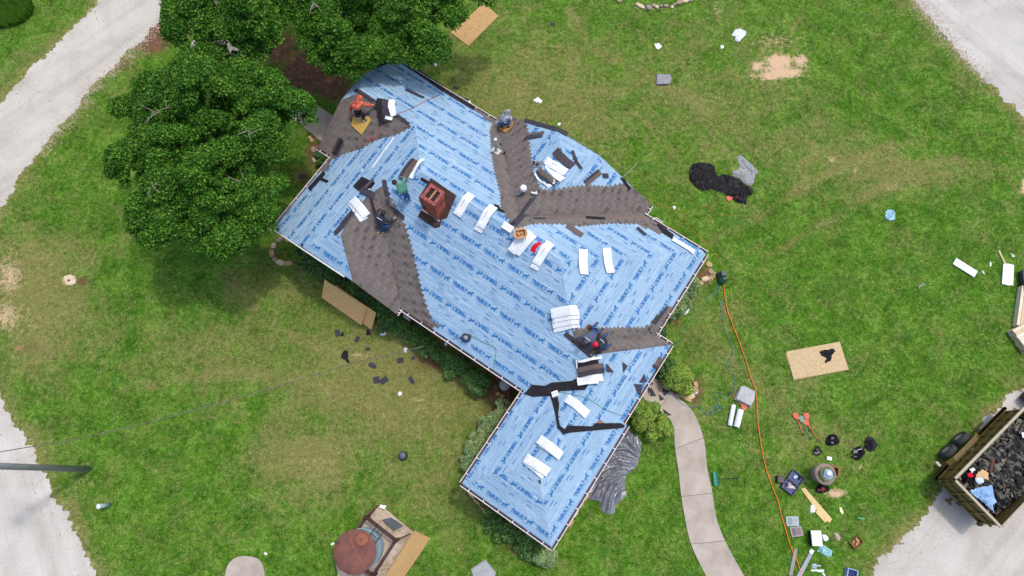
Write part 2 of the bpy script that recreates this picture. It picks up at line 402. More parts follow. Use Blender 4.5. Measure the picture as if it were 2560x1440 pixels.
# concrete walks, one slab per pour
t = NT('walk_concrete'); co = t.coord(); m_ = t.noise(0.9, 5, .7, co, .4); f_ = t.noise(40, 4, .8, co)
c = t.ramp(m_, [(.3, lin(160, 148, 136)), (.7, lin(198, 188, 176))]); c = t.mix(t.math('MULTIPLY', f_, .35), c, lin(120, 112, 104))
t.bump(f_, .2, .004); M_conc = t.done(c, .85, 0, .3)
def walk(name, left, right, cuts):
    root = empty(name, at(*left[0]))
    root['kind'] = 'structure'
    L = spline(wpts(left), 8); R = spline(wpts(right), 8)
    n = len(L)
    for a, b in zip(cuts[:-1], cuts[1:]):
        i0, i1 = int(a*(n-1)), int(b*(n-1)); lo = L[i0:i1+1]; hi = R[i0:i1+1]
        d = (lo[1]-lo[0]).normalized()*0.008; d2 = (lo[-1]-lo[-2]).normalized()*0.008
        lo = [p.copy() for p in lo]; hi = [p.copy() for p in hi]
        lo[0] += d; hi[0] += d; lo[-1] -= d2; hi[-1] -= d2
        mb = MB(); k = len(lo); vs = []
        for z in (0.045, -0.02):
            for p in lo: vs.append((p.x, p.y, z))
            for p in hi: vs.append((p.x, p.y, z))
        fs = [(j, j+1, k+j+1, k+j) for j in range(k-1)]
        fs += [(j+1, j, 2*k+j, 2*k+j+1) for j in range(k-1)] + [(k+j, k+j+1, 3*k+j+1, 3*k+j) for j in range(k-1)]
        fs += [(0, k, 3*k, 2*k), (2*k-1, k-1, 3*k-1, 4*k-1)]
        mb.add(vs, fs); mb.build('slab', M_conc, root)
    return root
walk('footpath', [(1560, 985), (1600, 992), (1660, 1035), (1682, 1065), (1687, 1122), (1695, 1172), (1702, 1235), (1710, 1285), (1727, 1360), (1765, 1440), (1800, 1500)],
     [(1600, 930), (1640, 947), (1690, 990), (1732, 1030), (1758, 1095), (1768, 1172), (1779, 1225), (1790, 1292), (1812, 1352), (1860, 1440), (1900, 1500)], [0, .18, .4, .62, .8, .92, 1])
walk('footpath', [(470, 120), (560, 195), (640, 240), (725, 292), (797, 349), (850, 395)], [(520, 60), (610, 135), (670, 180), (727, 222), (825, 285), (880, 330)], [0, .3, .62, 1])
mb = MB(); ring_ = spline([at(x, y, .05) for x, y in ((562, 1450), (570, 1412), (592, 1393), (622, 1391), (650, 1402), (662, 1440), (660, 1480), (610, 1500), (575, 1480))], 5, True)
mb.prism(ring_, .06); tag(mb.build('well_pad', M_conc, None), 'round pale concrete pad in the lawn at the bottom edge, left of the rusty tank', 'concrete pad')
mb = MB(); mb.prism(spline([at(174+14*math.cos(k)+3*math.sin(3*k), 700+13*math.sin(k), .035) for k in np.arange(0, 6.28, .6)][::-1], 3, True), .04)
sp = mb.build('stone_slab', simple('buff_stone', lin(205, 186, 160), .9, .15, 6), None); tag(sp, 'small sandy concrete disc sunk in the grass near the left road', 'concrete disc')
mb = MB(); mb.lathe(at(172, 701, .035), [(.05, 0), (.05, .03), (.03, .035)], 10); mb.build('pipe_stub', simple('rust_dark', lin(90, 50, 35), .8), sp)

# -------- grass blades: one sheet of ground cover
HOUSE_OUT = [(-12.6, -.5), (-5.8, -.5), (-5.8, -.1), (-.1, -.1), (-.1, -4.3), (4.1, -4.3), (4.1, 1.2), (3.9, 1.2), (3.9, 4.9), (3.2, 4.9), (3.2, 9.0), (.2, 9.0), (.2, 9.6), (-7.7, 9.6), (-7.7, 9.2), (-13.3, 9.2), (-13.3, 3.6), (-12.6, 3.6)]
def grass():
    n = 420000
    X = RNG.uniform(-26, 26, n); Y = RNG.uniform(-5.5, 25.5, n)
    pn = 0.5+0.5*np.sin(X*1.3+1.7*np.sin(Y*.9))*np.sin(Y*1.1+1.3*np.sin(X*.7))
    keep = RNG.random(n) < 0.45+0.55*pn
    d = np.zeros(n, bool)
    for r in ROADS.values():
        P = [(p.x, p.y) for p in r[::4]]; ins = inpoly_np(X, Y, P); keep &= ~ins | (RNG.random(n) < .02*np.exp(-dist_poly_np(X, Y, P, True)*2.2)*8)
    wp = [(p.x, p.y) for p in wpts([(1600, 992), (1660, 1035), (1682, 1065), (1687, 1122), (1702, 1235), (1727, 1360), (1780, 1470), (1880, 1470), (1812, 1352), (1779, 1225), (1758, 1095), (1732, 1030), (1690, 990), (1630, 940)])]
    keep &= ~inpoly_np(X, Y, wp)
    wp = [(p.x, p.y) for p in wpts([(470, 120), (640, 240), (797, 349), (825, 285), (670, 180), (520, 60)])]
    keep &= ~inpoly_np(X, Y, wp)
    a = (X-ORG.x)*AX.x+(Y-ORG.y)*AX.y; b = (X-ORG.x)*BX.x+(Y-ORG.y)*BX.y
    keep &= ~inpoly_np(a, b, HOUSE_OUT)
    ix = np.clip(((X+28)/.2).astype(int)+9, 0, nx-1); iy = np.clip(((Y+7)/.2).astype(int)+10, 0, ny-1)
    keep &= RNG.random(n) > np.clip(np.maximum(bare[iy, ix], dirt[iy, ix]*1.1)*1.7, 0, .97)
    X, Y = X[keep], Y[keep]; n = len(X); dr = dry[iy, ix][keep]
    h = RNG.uniform(.03, .10, n)*(1-.3*np.clip(dr, 0, 1)); w = RNG.uniform(.008, .02, n); az = RNG.uniform(0, 6.28, n); ln = RNG.uniform(.4, 1.3, n)
    dx, dy = np.cos(az), np.sin(az)
    v = np.zeros((n, 3, 3)); v[:, 0] = np.stack([X-dy*w, Y+dx*w, np.zeros(n)], 1); v[:, 1] = np.stack([X+dy*w, Y-dx*w, np.zeros(n)], 1)
    v[:, 2] = np.stack([X+dx*h*ln, Y+dy*h*ln, h*.7], 1)
    me = np_mesh('grass', v.reshape(-1, 3), np.arange(n*3).reshape(-1, 3), island('grass_blade', lin(28, 76, 6), lin(110, 156, 58), .8, .2, False, lin(176, 172, 116)))
    o = bpy.data.objects.new('grass', me); link(o); tag(o, 'short mown grass covering the lawn around the house', 'grass', kind='stuff')
grass()

# loose stones along the road edges
def pebbles():
    r = np.random.default_rng(3); n = 3600; C = []
    for key, a0, a1 in ((0, 0, .38), (2, 0, .45)):
        P = ROADS[key]; m = len(P); idx = r.integers(int(m*a0), int(m*a1), n//2); q = np.array([(P[i].x, P[i].y) for i in idx])
        nrm = np.array([(P[(i+1) % m]-P[i-1]).normalized()[:2] for i in idx]); nrm = np.stack([-nrm[:, 1], nrm[:, 0]], 1)
        C.append(q+nrm*(r.normal(size=len(idx))*.28+.1)[:, None])
    C = np.concatenate(C); n = len(C); s = r.uniform(.012, .04, n)
    base = np.array([(1, 0, 0), (0, 1, 0), (-1, 0, 0), (0, -1, 0), (0, 0, .8)]); v = base[None]*s[:, None, None]*r.uniform(.7, 1.3, (n, 5, 1)); v[:, :, :2] += C[:, None]
    f = np.array([(0, 1, 4), (1, 2, 4), (2, 3, 4), (3, 0, 4)])[None]+np.arange(n)[:, None, None]*5
    me = np_mesh('gravel', v.reshape(-1, 3), f.reshape(-1, 3), island('loose_gravel', lin(150, 138, 124), lin(206, 192, 174), .9, .2, False))
    tag(link(bpy.data.objects.new('gravel', me)), 'loose pale stones along the edges of the gravel roads', 'gravel', kind='stuff')
pebbles()
# ================================================================ HOUSE
T_ = lambda dz: dz/PITCH
pl = {'F': lambda a, b: ZE+PITCH*b, 'B': lambda a, b: ZE+PITCH*(9.1-b), 'W': lambda a, b: ZE+PITCH*(a+12.42), 'R': lambda a, b: ZE+PITCH*(3.1-a),
      'R1': lambda a, b: ZE+PITCH*(-5.98-a), 'U': lambda a, b: ZE+PITCH*(b-3.74), 'L3': lambda a, b: ZE+PITCH*(a+7.58), 'R3': lambda a, b: ZE+PITCH*(.1-a),
      'S': lambda a, b: ZE+PITCH*(4.78-b), 'R2': lambda a, b: ZE+PITCH*(3.83-a), 'L2': lambda a, b: ZE+PITCH*a}
# facet: key -> (polygon in house coordinates, height function, axis the courses climb along, sign)
FC = {
 'front': ([(-5.98, 0), (0, 0), (1.92, 1.92), (1.44, 2.39), (.71, 2.39), (-1.45, 4.55), (-7.87, 4.55), (-9.2, 3.22)], pl['F'], 1, 1),
 'back_left': ([(-13.2, 9.1), (-13.2, 7.09), (-12.53, 6.42), (-9.74, 6.42), (-7.87, 4.55), (-3.74, 4.55), (-3.74, 5.26), (-7.58, 9.1)], pl['B'], 1, -1),
 'back_right': ([(-3.74, 5.26), (-3.74, 4.55), (-1.45, 4.55), (2.88, 8.88), (-.12, 8.88)], pl['B'], 1, -1),
 'west': ([(-12.42, 3.74), (-12.42, -.31), (-10.5, -.31), (-9.2, .85), (-9.2, 3.22), (-7.87, 4.55), (-9.74, 6.42)], pl['W'], 0, 1),
 'wing_right': ([(-9.2, .85), (-7.9, -.31), (-5.98, -.31), (-5.98, 0), (-9.2, 3.22)], pl['R1'], 0, -1),
 'wing_clip': ([(-10.5, -.31), (-7.9, -.31), (-9.2, .85)], lambda a, b: ZE+PITCH*1.92+.676*(b+.31)/1.16, 1, 1),
 'upper_front': ([(-13.2, 3.74), (-12.42, 3.74), (-9.74, 6.42), (-12.53, 6.42), (-13.2, 5.75)], pl['U'], 1, 1),
 'upper_clip': ([(-13.2, 7.09), (-13.2, 5.75), (-12.53, 6.42)], lambda a, b: ZE+PITCH*2.01+.348*(a+13.2)/.67, 0, 1),
 'dormer_left': ([(-7.58, 9.1), (-3.74, 5.26), (-3.74, 8.45), (-4.8, 9.5), (-7.58, 9.5)], pl['L3'], 0, 1),
 'dormer_clip': ([(-4.8, 9.5), (-3.74, 8.45), (-2.68, 9.5)], lambda a, b: ZE+PITCH*2.78+.551*(9.5-b)/1.05, 1, -1),
 'dormer_right': ([(-3.74, 8.45), (-3.74, 5.26), (-.12, 8.88), (.1, 8.88), (.1, 9.5), (-2.68, 9.5)], pl['R3'], 0, -1),
 'right': ([(3.1, 8.88), (2.88, 8.88), (-1.45, 4.55), (.71, 2.39), (3.1, 4.78)], pl['R'], 0, -1),
 'shoulder': ([(3.1, 4.78), (.71, 2.39), (1.44, 2.39), (3.83, 4.78)], pl['S'], 1, -1),
 'porch_right': ([(3.83, 4.78), (1.44, 2.39), (1.92, 1.92), (1.92, -2.1), (4.03, -4.2), (4.03, 1.13), (3.83, 1.13)], pl['R2'], 0, -1),
 'porch_end': ([(0, -4.2), (4.03, -4.2), (1.92, -2.1)], lambda a, b: 2.76+.493*(b+4.2), 1, 1),
 'porch_left': ([(0, -4.2), (1.92, -2.1), (1.92, 1.92), (0, 0)], pl['L2'], 0, 1),
}
def facet_of(a, b):
    for k, (p, f, ax, sg) in FC.items():
        if inpoly(a, b, p): return k
    return None
def rz(a, b):
    k = facet_of(a, b)
    if k: return FC[k][1](a, b)
    best = None
    for q, (p, f, ax, sg) in FC.items():
        for i in range(len(p)):
            x0, y0 = p[i]; x1, y1 = p[(i+1) % len(p)]; dx, dy = x1-x0, y1-y0
            t = min(1, max(0, ((a-x0)*dx+(b-y0)*dy)/(dx*dx+dy*dy))); d = math.hypot(a-x0-t*dx, b-y0-t*dy)
            if best is None or d < best[0]: best = (d, q)
    return FC[best[1]][1](a, b)
def rzw(x, y): return rz(*loc((x, y)))
def rp(px, py, dz=0.0):
    z = 4.2
    for _ in range(14):
        p = at(px, py, z); z += 0.7*(rzw(p.x, p.y)+dz-z)
    return at(px, py, z)
def gz(x, y): return 0.0

HOUSE = empty('house', LB(-5, 3), 'single storey house with hipped roof covered in blue printed underlayment and partly laid brown shingles', 'house')
M_deck = simple('roof_deck_board', lin(172, 138, 96), .85)
M_white = simple('white_paint', lin(228, 226, 224), .5, .06, 3, bump=.05)
M_wall = simple('tan_wall', lin(168, 140, 112), .85, .2, 10)
ROOF = MB()
for k, (p, f, ax, sg) in FC.items():
    ROOF.prism([LB(a, b, f(a, b)-.004) for a, b in p], .11)
ROOF = ROOF.build('roof', M_deck, HOUSE)
outl = [(-12.0, .1), (-6.4, .1), (-6.4, .4), (.4, .4), (.4, -3.75), (3.55, -3.75), (3.55, 4.4), (2.7, 4.4), (2.7, 8.5), (-.3, 8.5), (-.3, 9.1), (-7.2, 9.1), (-7.2, 8.7), (-12.7, 8.7), (-12.7, 4.2), (-12.0, 4.2)]
mb = MB(); n = len(outl)
for i in range(n):
    a0, a1 = outl[i], outl[(i+1) % n]; p0, p1 = LB(*a0), LB(*a1); d = (p1-p0); nn = Vector((d.y, -d.x, 0)).normalized()
    mid = (p0+p1)/2-nn*.08; mb.box(mid+Vector((0, 0, 1.34)), (d.length-.002, .16, 2.68), d)
mb.build('wall', M_wall, HOUSE)
mb = MB(); mb.prism([LB(a, b, 2.70) for a, b in outl], .02); mb.build('soffit', M_white, HOUSE)
mb = MB()
for a, b, dr in ((-10, .09, 0), (-8, .09, 0), (-4.5, .39, 0), (-2, .39, 0), (2, -3.76, 0)):
    mb.box(LB(a, b-.01, 1.5), (1.0, .06, 1.2), AX)
mb.build('window', simple('dark_glass', (.02, .025, .03), .1, 0), HOUSE)
# gables under the clipped ends
mb = MB()
for tri in ([(-12.3, -.2), (-10.5, -.2), (-7.9, -.2), (-6.1, -.2)], [(-7.3, 9.35), (-4.8, 9.35), (-2.7, 9.35), (-.2, 9.35)], [(-13.05, 4.0), (-13.05, 5.75), (-13.05, 7.1), (-13.05, 8.8)]):
    vs = []
    for a, b in tri: vs.append(LB(a, b, 2.68))
    for a, b in tri: vs.append(LB(a, b, rz(a, b)-.13))
    mb.add(vs, [(0, 1, 5, 4), (1, 2, 6, 5), (2, 3, 7, 6)])
mb.build('gable', M_wall, HOUSE)

# underlayment --------------------------------------------------
t = NT('blue_underlayment'); uv = t.coord('UV')
big = t.noise(.5, 3, .6, uv)
c = t.ramp(big, [(.3, lin(138, 170, 198)), (.7, lin(154, 185, 210))])
st = t.noise(1.0, 5, .75, t.mapping(uv, (1.6, 26, 1)))
c = t.mix(t.math('MULTIPLY', t.step(st, .55, .68), .28), c, lin(70, 110, 160))
st2 = t.noise(1.0, 2, .5, t.mapping(uv, (.5, 9, 1)))
c = t.mix(t.math('MULTIPLY', t.step(st2, .51, .68), .45), c, lin(182, 204, 226))
vo = t.new('ShaderNodeTexVoronoi'); vo.feature = 'F1'; vo.inputs['Scale'].default_value = 4.5; vo.inputs['Randomness'].default_value = .6
t.link(uv, vo.inputs['Vector'])
c = t.mix(t.math('MULTIPLY', t.step(vo.outputs['Distance'], .085, .05), .6), c, lin(60, 84, 112))
wr = t.noise(2.2, 4, .65, t.mapping(uv, (1, 1.4, 1)), 1.4)
sc_ = t.noise(.9, 5, .75, t.mapping(uv, (1, 1, 1), (0, 0, .7)), 1.0); c = t.mix(t.math('MULTIPLY', t.step(sc_, .56, .74), .30), c, lin(206, 218, 228)); c = t.mix(t.math('MULTIPLY', t.step(sc_, .44, .28), .28), c, lin(118, 140, 166))
wr2 = t.noise(1.0, 3, .6, t.mapping(uv, (5, .8, 1), (0, 0, .5)), 1.2)
t.bump(t.math('ADD', t.math('ADD', wr, t.math('MULTIPLY', wr2, .45)), t.math('MULTIPLY', st, .12)), .75, .07)
M_blue = t.done(c, .5, 0, .35)
M_ink = simple('blue_ink', lin(20, 108, 174), .55, .15, 5, bump=0)
M_ink2 = simple('faded_ink', lin(74, 126, 182), .6, .15, 5, bump=0)
SHIFT = {}
def facet_frame(k):
    p, f, ax, sg = FC[k]
    up = (BX if ax == 1 else AX)*sg
    g = 0.01; a0, b0 = p[0]
    # along-course direction so that "up" is roof-upward and the surface faces the sky
    al_ = up.cross(Vector((0, 0, 1))) ; al_ = -al_ if False else al_
    return up, al_
sheets = []
for k, (p, f, ax, sg) in FC.items():
    vals = [q[ax] for q in p]; lo, hi = min(vals), max(vals)
    start = lo if sg > 0 else hi; w = 1.04; i = 0
    while True:
        s0 = i*w; s1 = s0+w+.07
        if s0 > hi-lo-.02: break
        a_, b_ = (start+sg*s0, start+sg*s1) if sg > 0 else (start-s1, start-s0)
        poly = hullclip([tuple(q) for q in p], ax, min(a_, b_), max(a_, b_)); i += 1
        if len(poly) < 3: continue
        me = bpy.data.meshes.new('underlayment_sheet'); bm = bmesh.new(); uvl = bm.loops.layers.uv.new()
        lift = lambda q: .010 - .006*min(1, max(0, (abs(q[ax]-start)-s0)/w))
        vs = [bm.verts.new(LB(q[0], q[1], f(*q)+lift(q))) for q in poly]
        off = random.random()*7; idv = {v: q for v, q in zip(vs, poly)}
        for tr in tessellate_polygon([[Vector((q[0], q[1], 0)) for q in poly]]):
            try: fc = bm.faces.new([vs[i] for i in tr])
            except ValueError: continue
            for l in fc.loops: q = idv[l.vert]; l[uvl].uv = (q[1-ax]+off, q[ax]*1.127+off*3)
        bm.normal_update()
        for q in list(bm.faces):
            if q.calc_area() < 1e-7: bm.faces.remove(q)
            elif q.normal.z < 0: q.normal_flip()
        o_ = Vector((0, 0, 0))
        base = world_loc(ROOF)
        for v in bm.verts: v.co -= base
        bm.to_mesh(me); bm.free(); me.materials.append(M_blue)
        o = bpy.data.objects.new('underlayment_sheet', me); o.parent = ROOF; link(o)

# print on the underlayment: word and wolf mark -----------------
def text_tris(body, size, bold=.0):
    cu = bpy.data.curves.new('t', 'FONT'); cu.body = body; cu.size = size; cu.offset = bold; cu.resolution_u = 2; cu.align_x = 'LEFT'
    ob = bpy.data.objects.new('t', cu); COL.objects.link(ob); bpy.context.view_layer.update()
    me = bpy.data.meshes.new_from_object(ob.evaluated_get(bpy.context.evaluated_depsgraph_get())); me.calc_loop_triangles()
    v = [(q.co.x, q.co.y) for q in me.vertices]; f = [tuple(q.vertices) for q in me.loop_triangles]
    bpy.data.objects.remove(ob); return v, f
wolf = [(0, .36), (.10, .44), (.2, .50), (.3, .54), (.42, .60), (.55, .62), (.64, .66), (.70, .74), (.74, .84), (.77, .96), (.81, .86), (.86, .92), (.88, .82), (1.0, .72), (.97, .66), (.88, .64), (.83, .54), (.80, .42), (.84, .26), (.90, .1), (.93, .0), (.86, .0), (.80, .16), (.74, .28), (.72, .12), (.72, 0), (.66, 0), (.64, .14), (.63, .30), (.50, .34), (.42, .30), (.40, .18), (.45, .02), (.38, 0), (.32, .12), (.30, .24), (.25, .16), (.20, .02), (.13, .02), (.18, .2), (.22, .36), (.18, .42), (.1, .38)]
wt = tessellate_polygon([[Vector((x, y, 0)) for x, y in wolf]])
TV, TF = text_tris('TRiBUILT', .21, .010)
tw = max(x for x, y in TV); TV = [(x*.65/tw, y*.88) for x, y in TV]
n0 = len(TV); TV = TV+[(.66+x*.30, y*.21-.02) for x, y in wolf]+[(.60, .055), (.67, .055), (.67, .072), (.60, .072)]
TF = TF+[tuple(i+n0 for i in q) for q in wt]+[(n0+len(wolf), n0+len(wolf)+1, n0+len(wolf)+2), (n0+len(wolf), n0+len(wolf)+2, n0+len(wolf)+3)]
SV, SF = text_tris('TriBuilt', .075, .002)
LV, LF = text_tris('SYNTHETIC ROOFING UNDERLAYMENT', .034, .0)
lw = max(x for x, y in LV); LV = [(x*.78/lw+.03, y-.055) for x, y in LV]
COVER = {}   # shingled areas in house coordinates
def cov(key, pxs): COVER[key] = [loc(rp(x, y)) for x, y in pxs]
c1 = [(1205, 300), (1240, 285), (1225, 325), (1228, 380), (1236, 430), (1250, 480), (1253, 525), (1268, 548), (1290, 572), (1330, 560), (1400, 560), (1450, 566), (1520, 559), (1590, 560), (1650, 585), (1700, 560), (1640, 500), (1300, 250)]
cov('back_left', c1); cov('back_right', c1)
cov('dormer_left', [(1240, 310), (1245, 272), (1312, 288), (1320, 330), (1328, 390), (1334, 430), (1350, 468), (1345, 500), (1295, 580), (1225, 540)])
cov('dormer_right', [(1335, 500), (1345, 472), (1370, 476), (1420, 468), (1470, 463), (1520, 466), (1562, 457), (1660, 515), (1625, 560), (1265, 580)])
cov('upper_front', [(780, 380), (835, 256), (862, 236), (885, 218), (1045, 316), (830, 412)])
cov('west', [(820, 392), (832, 400), (862, 384), (905, 372), (945, 348), (990, 338), (1032, 316), (1000, 290)])
cov('wing_right', [(864, 694), (852, 650), (838, 600), (832, 583), (905, 492), (915, 470), (935, 445), (985, 520), (1010, 790), (985, 800)])
cov('front', [(985, 790), (950, 560), (935, 450), (950, 446), (966, 462), (976, 490), (990, 520), (1012, 560), (1028, 612), (1046, 690), (1060, 745), (1078, 795), (1084, 815), (1060, 830)])
cov('wing_clip', []); 
c2 = [(1400, 840), (1450, 821), (1520, 819), (1612, 818), (1640, 826), (1700, 862), (1520, 885), (1478, 900)]
cov('right', c2); cov('shoulder', c2)
def covered(key, a, b): return key in COVER and len(COVER[key]) > 2 and inpoly(a, b, COVER[key])
lv, lf, lm = [], [], []
for k, (p, f, ax, sg) in FC.items():
    if k in ('upper_front',): continue
    up2 = (0, sg) if ax == 1 else (sg, 0)
    if k in ('west',): al2 = (0, 1); up2 = (-1, 0)
    elif ax == 1: al2 = (1, 0); up2 = (0, 1)
    else: al2 = (0, 1); up2 = (-1, 0)
    u_ = [q[0]*al2[0]+q[1]*al2[1] for q in p]; w_ = [q[0]*up2[0]+q[1]*up2[1] for q in p]
    row = 0; w = min(w_)+.22
    while w < max(w_):
        fl = row % 2; off = (.55 if fl else 0)+(row//2)*.37+random.uniform(-.04, .04); u = min(u_)-1.3+off
        while u < max(u_):
            for (V, F_, mi, du, dw, flip) in ((TV, TF, 0, 0, 0, fl), (LV, LF, 1, 0, 0, fl), (SV, SF, 1, random.choice((.15, .5)), .40, 1-fl), (SV, SF, 1, .62, -.26, fl)):
                s_ = -1 if flip else 1
                if flip: du += .95 if V is TV else .45; dw += .14
                pts = []
                for x, y in V:
                    uu = u+du+s_*x; ww = w+dw+s_*y
                    pts.append((al2[0]*uu+up2[0]*ww, al2[1]*uu+up2[1]*ww))
                ca = sum(q[0] for q in pts)/len(pts); cb = sum(q[1] for q in pts)/len(pts)
                if covered(k, ca, cb): continue
                ins = [inpoly(a, b, p) for a, b in pts]
                if not any(ins): continue
                base = len(lv); lv += [tuple(LB(a, b, f(a, b)+.0135)) for a, b in pts]
                for q in F_:
                    if all(ins[i] for i in q):
                        A, B, C_ = (lv[base+i] for i in q)
                        cr = (B[0]-A[0])*(C_[1]-A[1])-(B[1]-A[1])*(C_[0]-A[0])
                        lf.append(tuple(base+i for i in (q if cr > 0 else q[::-1]))); lm.append(mi)
            u += 1.11
        w += .79; row += 1
def spans(poly, ax, c):
    xs_ = []; n = len(poly)
    for i in range(n):
        p, q = poly[i], poly[(i+1) % n]
        if (p[ax] > c) != (q[ax] > c): xs_.append(p[1-ax]+(c-p[ax])/(q[ax]-p[ax])*(q[1-ax]-p[1-ax]))
    xs_.sort(); return list(zip(xs_[::2], xs_[1::2]))
for k, (p, f, ax, sg) in FC.items():
    vals = [q[ax] for q in p]; start = min(vals) if sg > 0 else max(vals); i = 0
    while i*.26 < max(vals)-min(vals):
        for off, wd, dash in ((.01, .010, 1.6), (.055, .006, .5), (.12, .005, .3)):
            c = start+sg*(i*.26+off)
            if i % 4 and off < .05: continue
            for a, b in spans(p, ax, c):
                u = a+.02
                while u < b-.03:
                    L = random.uniform(.3, 1)*dash*2; e = min(u+L, b-.02); mid = (u+e)/2
                    if random.random() < (.95 if wd > .008 else .6) and not covered(k, *((mid, c) if ax == 1 else (c, mid))):
                        base = len(lv)
                        for uu, cc in ((u, c), (e, c), (e, c+wd), (u, c+wd)):
                            q = (uu, cc) if ax == 1 else (cc, uu); lv.append(tuple(LB(q[0], q[1], f(*q)+.0135)))
                        lf.append((base, base+1, base+2, base+3) if ax == 1 else (base+3, base+2, base+1, base)); lm.append(1)
                    u = e+random.uniform(.03, .3)
        i += 1
mb = MB(); mb.v = lv; mb.f = lf; mb.mi = lm
lt = mb.build('printed_lettering', [M_ink, M_ink2], ROOF); lt['kind'] = 'stuff'

# shingles ------------------------------------------------------
M_sh = island('weathered_brown_shingle', lin(94, 87, 85), lin(131, 122, 118), .95, .1, True, lin(118, 112, 106), 30)
EXPO = .128
M_shd = simple('shingle_dark_back', lin(66, 64, 72), .9, .2, 20, spec=.15)
def spans(poly, ax, c):
    xs_ = []; n = len(poly)
    for i in range(n):
        p, q = poly[i], poly[(i+1) % n]
        if (p[ax] > c) != (q[ax] > c): xs_.append(p[1-ax]+(c-p[ax])/(q[ax]-p[ax])*(q[1-ax]-p[1-ax]))
    xs_.sort(); return list(zip(xs_[::2], xs_[1::2]))
SHN = []
def shingle_strip(k, u0b, u1b, u0t, u1t, cb, ct):
    """one strip between course lines cb (lower) and ct (upper), in facet coordinates"""
    p, f, ax, sg = FC[k]; mb = MB()
    P = lambda u, c, h: LB(*((u, c) if ax == 1 else (c, u)), f(*((u, c) if ax == 1 else (c, u)))+h)
    b4 = [P(u0b, cb, .014), P(u1b, cb, .014), P(u1t, ct, .014), P(u0t, ct, .014)]; mb.cur = 1
    mb.add(b4, [(0, 1, 2, 3) if (b4[1].x-b4[0].x)*(b4[2].y-b4[0].y)-(b4[1].y-b4[0].y)*(b4[2].x-b4[0].x) > 0 else (3, 2, 1, 0)]); mb.cur = 0
    u = min(u0b, u0t); end = max(u1b, u1t)
    while u < end-1e-3:
        wd = random.uniform(.11, .24); nu = min(u+wd, end)
        if end-nu < .06: nu = end
        h = random.choice((.026, .031, .037))
        g = .0035
        lo_b, hi_b = max(u+g, u0b), min(nu-g, u1b); lo_t, hi_t = max(u+g, u0t), min(nu-g, u1t)
        if hi_b > lo_b or hi_t > lo_t:
            if hi_b <= lo_b: lo_b = hi_b = (lo_b+hi_b)/2
            if hi_t <= lo_t: lo_t = hi_t = (lo_t+hi_t)/2
            vs = [P(lo_b, cb, h), P(hi_b, cb, h), P(hi_t, ct, h-.007), P(lo_t, ct, h-.007), P(lo_b, cb, .006), P(hi_b, cb, .006), P(hi_t, ct, .003), P(lo_t, ct, .003)]
            a_, b_, c_ = vs[0], vs[1], vs[2]
            if (b_.x-a_.x)*(c_.y-a_.y)-(b_.y-a_.y)*(c_.x-a_.x) > 0: fs = [(0, 1, 2, 3), (0, 4, 5, 1), (1, 5, 6, 2), (0, 3, 7, 4), (3, 2, 6, 7)]
            else: fs = [(3, 2, 1, 0), (1, 5, 4, 0), (2, 6, 5, 1), (4, 7, 3, 0), (7, 6, 2, 3)]
            mb.add(vs, fs)
        u = nu
    if mb.v: SHN.append(mb)
def lay(k, cover=None):
    p, f, ax, sg = FC[k]; cover = cover or COVER[k]
    vals = [q[ax] for q in p]; start = min(vals) if sg > 0 else max(vals); i = 0
    while i*EXPO < max(vals)-min(vals):
        cb = start+sg*i*EXPO+sg*1e-4; ct = start+sg*(i+1)*EXPO; cm = (cb+ct)/2; i += 1
        fb, ft = spans(p, ax, cb), spans(p, ax, ct-sg*2e-4)
        if not fb: continue
        if not ft: ft = [((fb[0][0]+fb[0][1])/2,)*2]
        for c0, c1_ in spans(cover, ax, cm):
            for (b0, b1_) in fb:
                t0, t1 = min(ft, key=lambda q: abs(q[0]+q[1]-b0-b1_))
                L0, R0 = max(b0, c0), min(b1_, c1_); L1, R1 = max(t0, c0), min(t1, c1_)
                if R0-L0 < .04 and R1-L1 < .04: continue
                st = (i*.37) % 1.0; u = math.floor(min(L0, L1)-st)+st
                while u < max(R0, R1):
                    a_, b_ = max(u, min(L0, L1)), min(u+1, max(R0, R1))
                    if b_-a_ > .03:
                        shingle_strip(k, max(a_, L0) if a_ <= max(L0, L1) else a_, min(b_, R0), max(a_, L1) if a_ <= max(L0, L1) else a_, min(b_, R1), cb, ct)
                    u += 1.0
for k in COVER:
    if len(COVER[k]) > 2: lay(k)
# starter strips along bare eaves
def starter(k, pxs): lay(k, [loc(rp(x, y)) for x, y in pxs])
starter('west', [(836, 392), (812, 432), (800, 425), (826, 388)])
starter('back_left', [(1165, 262), (1245, 318), (1250, 295), (1170, 245)])
starter('front', [(1080, 800), (1075, 815), (1095, 825), (1100, 812)])
starter('right', [(1615, 818), (1668, 765), (1690, 770), (1640, 850)])
SHN.sort(key=lambda m: -len(m.f))
for m in SHN[:300]: m.build('shingle', [M_sh, M_shd], ROOF)
rest = MB()
for m in SHN[300:]: rest.add(m.v, m.f); rest.mi[-len(m.f):] = m.mi
if rest.v: rest.build('cut_shingles', [M_sh, M_shd], ROOF)['kind'] = 'stuff'
print('shingle strips', len(SHN))

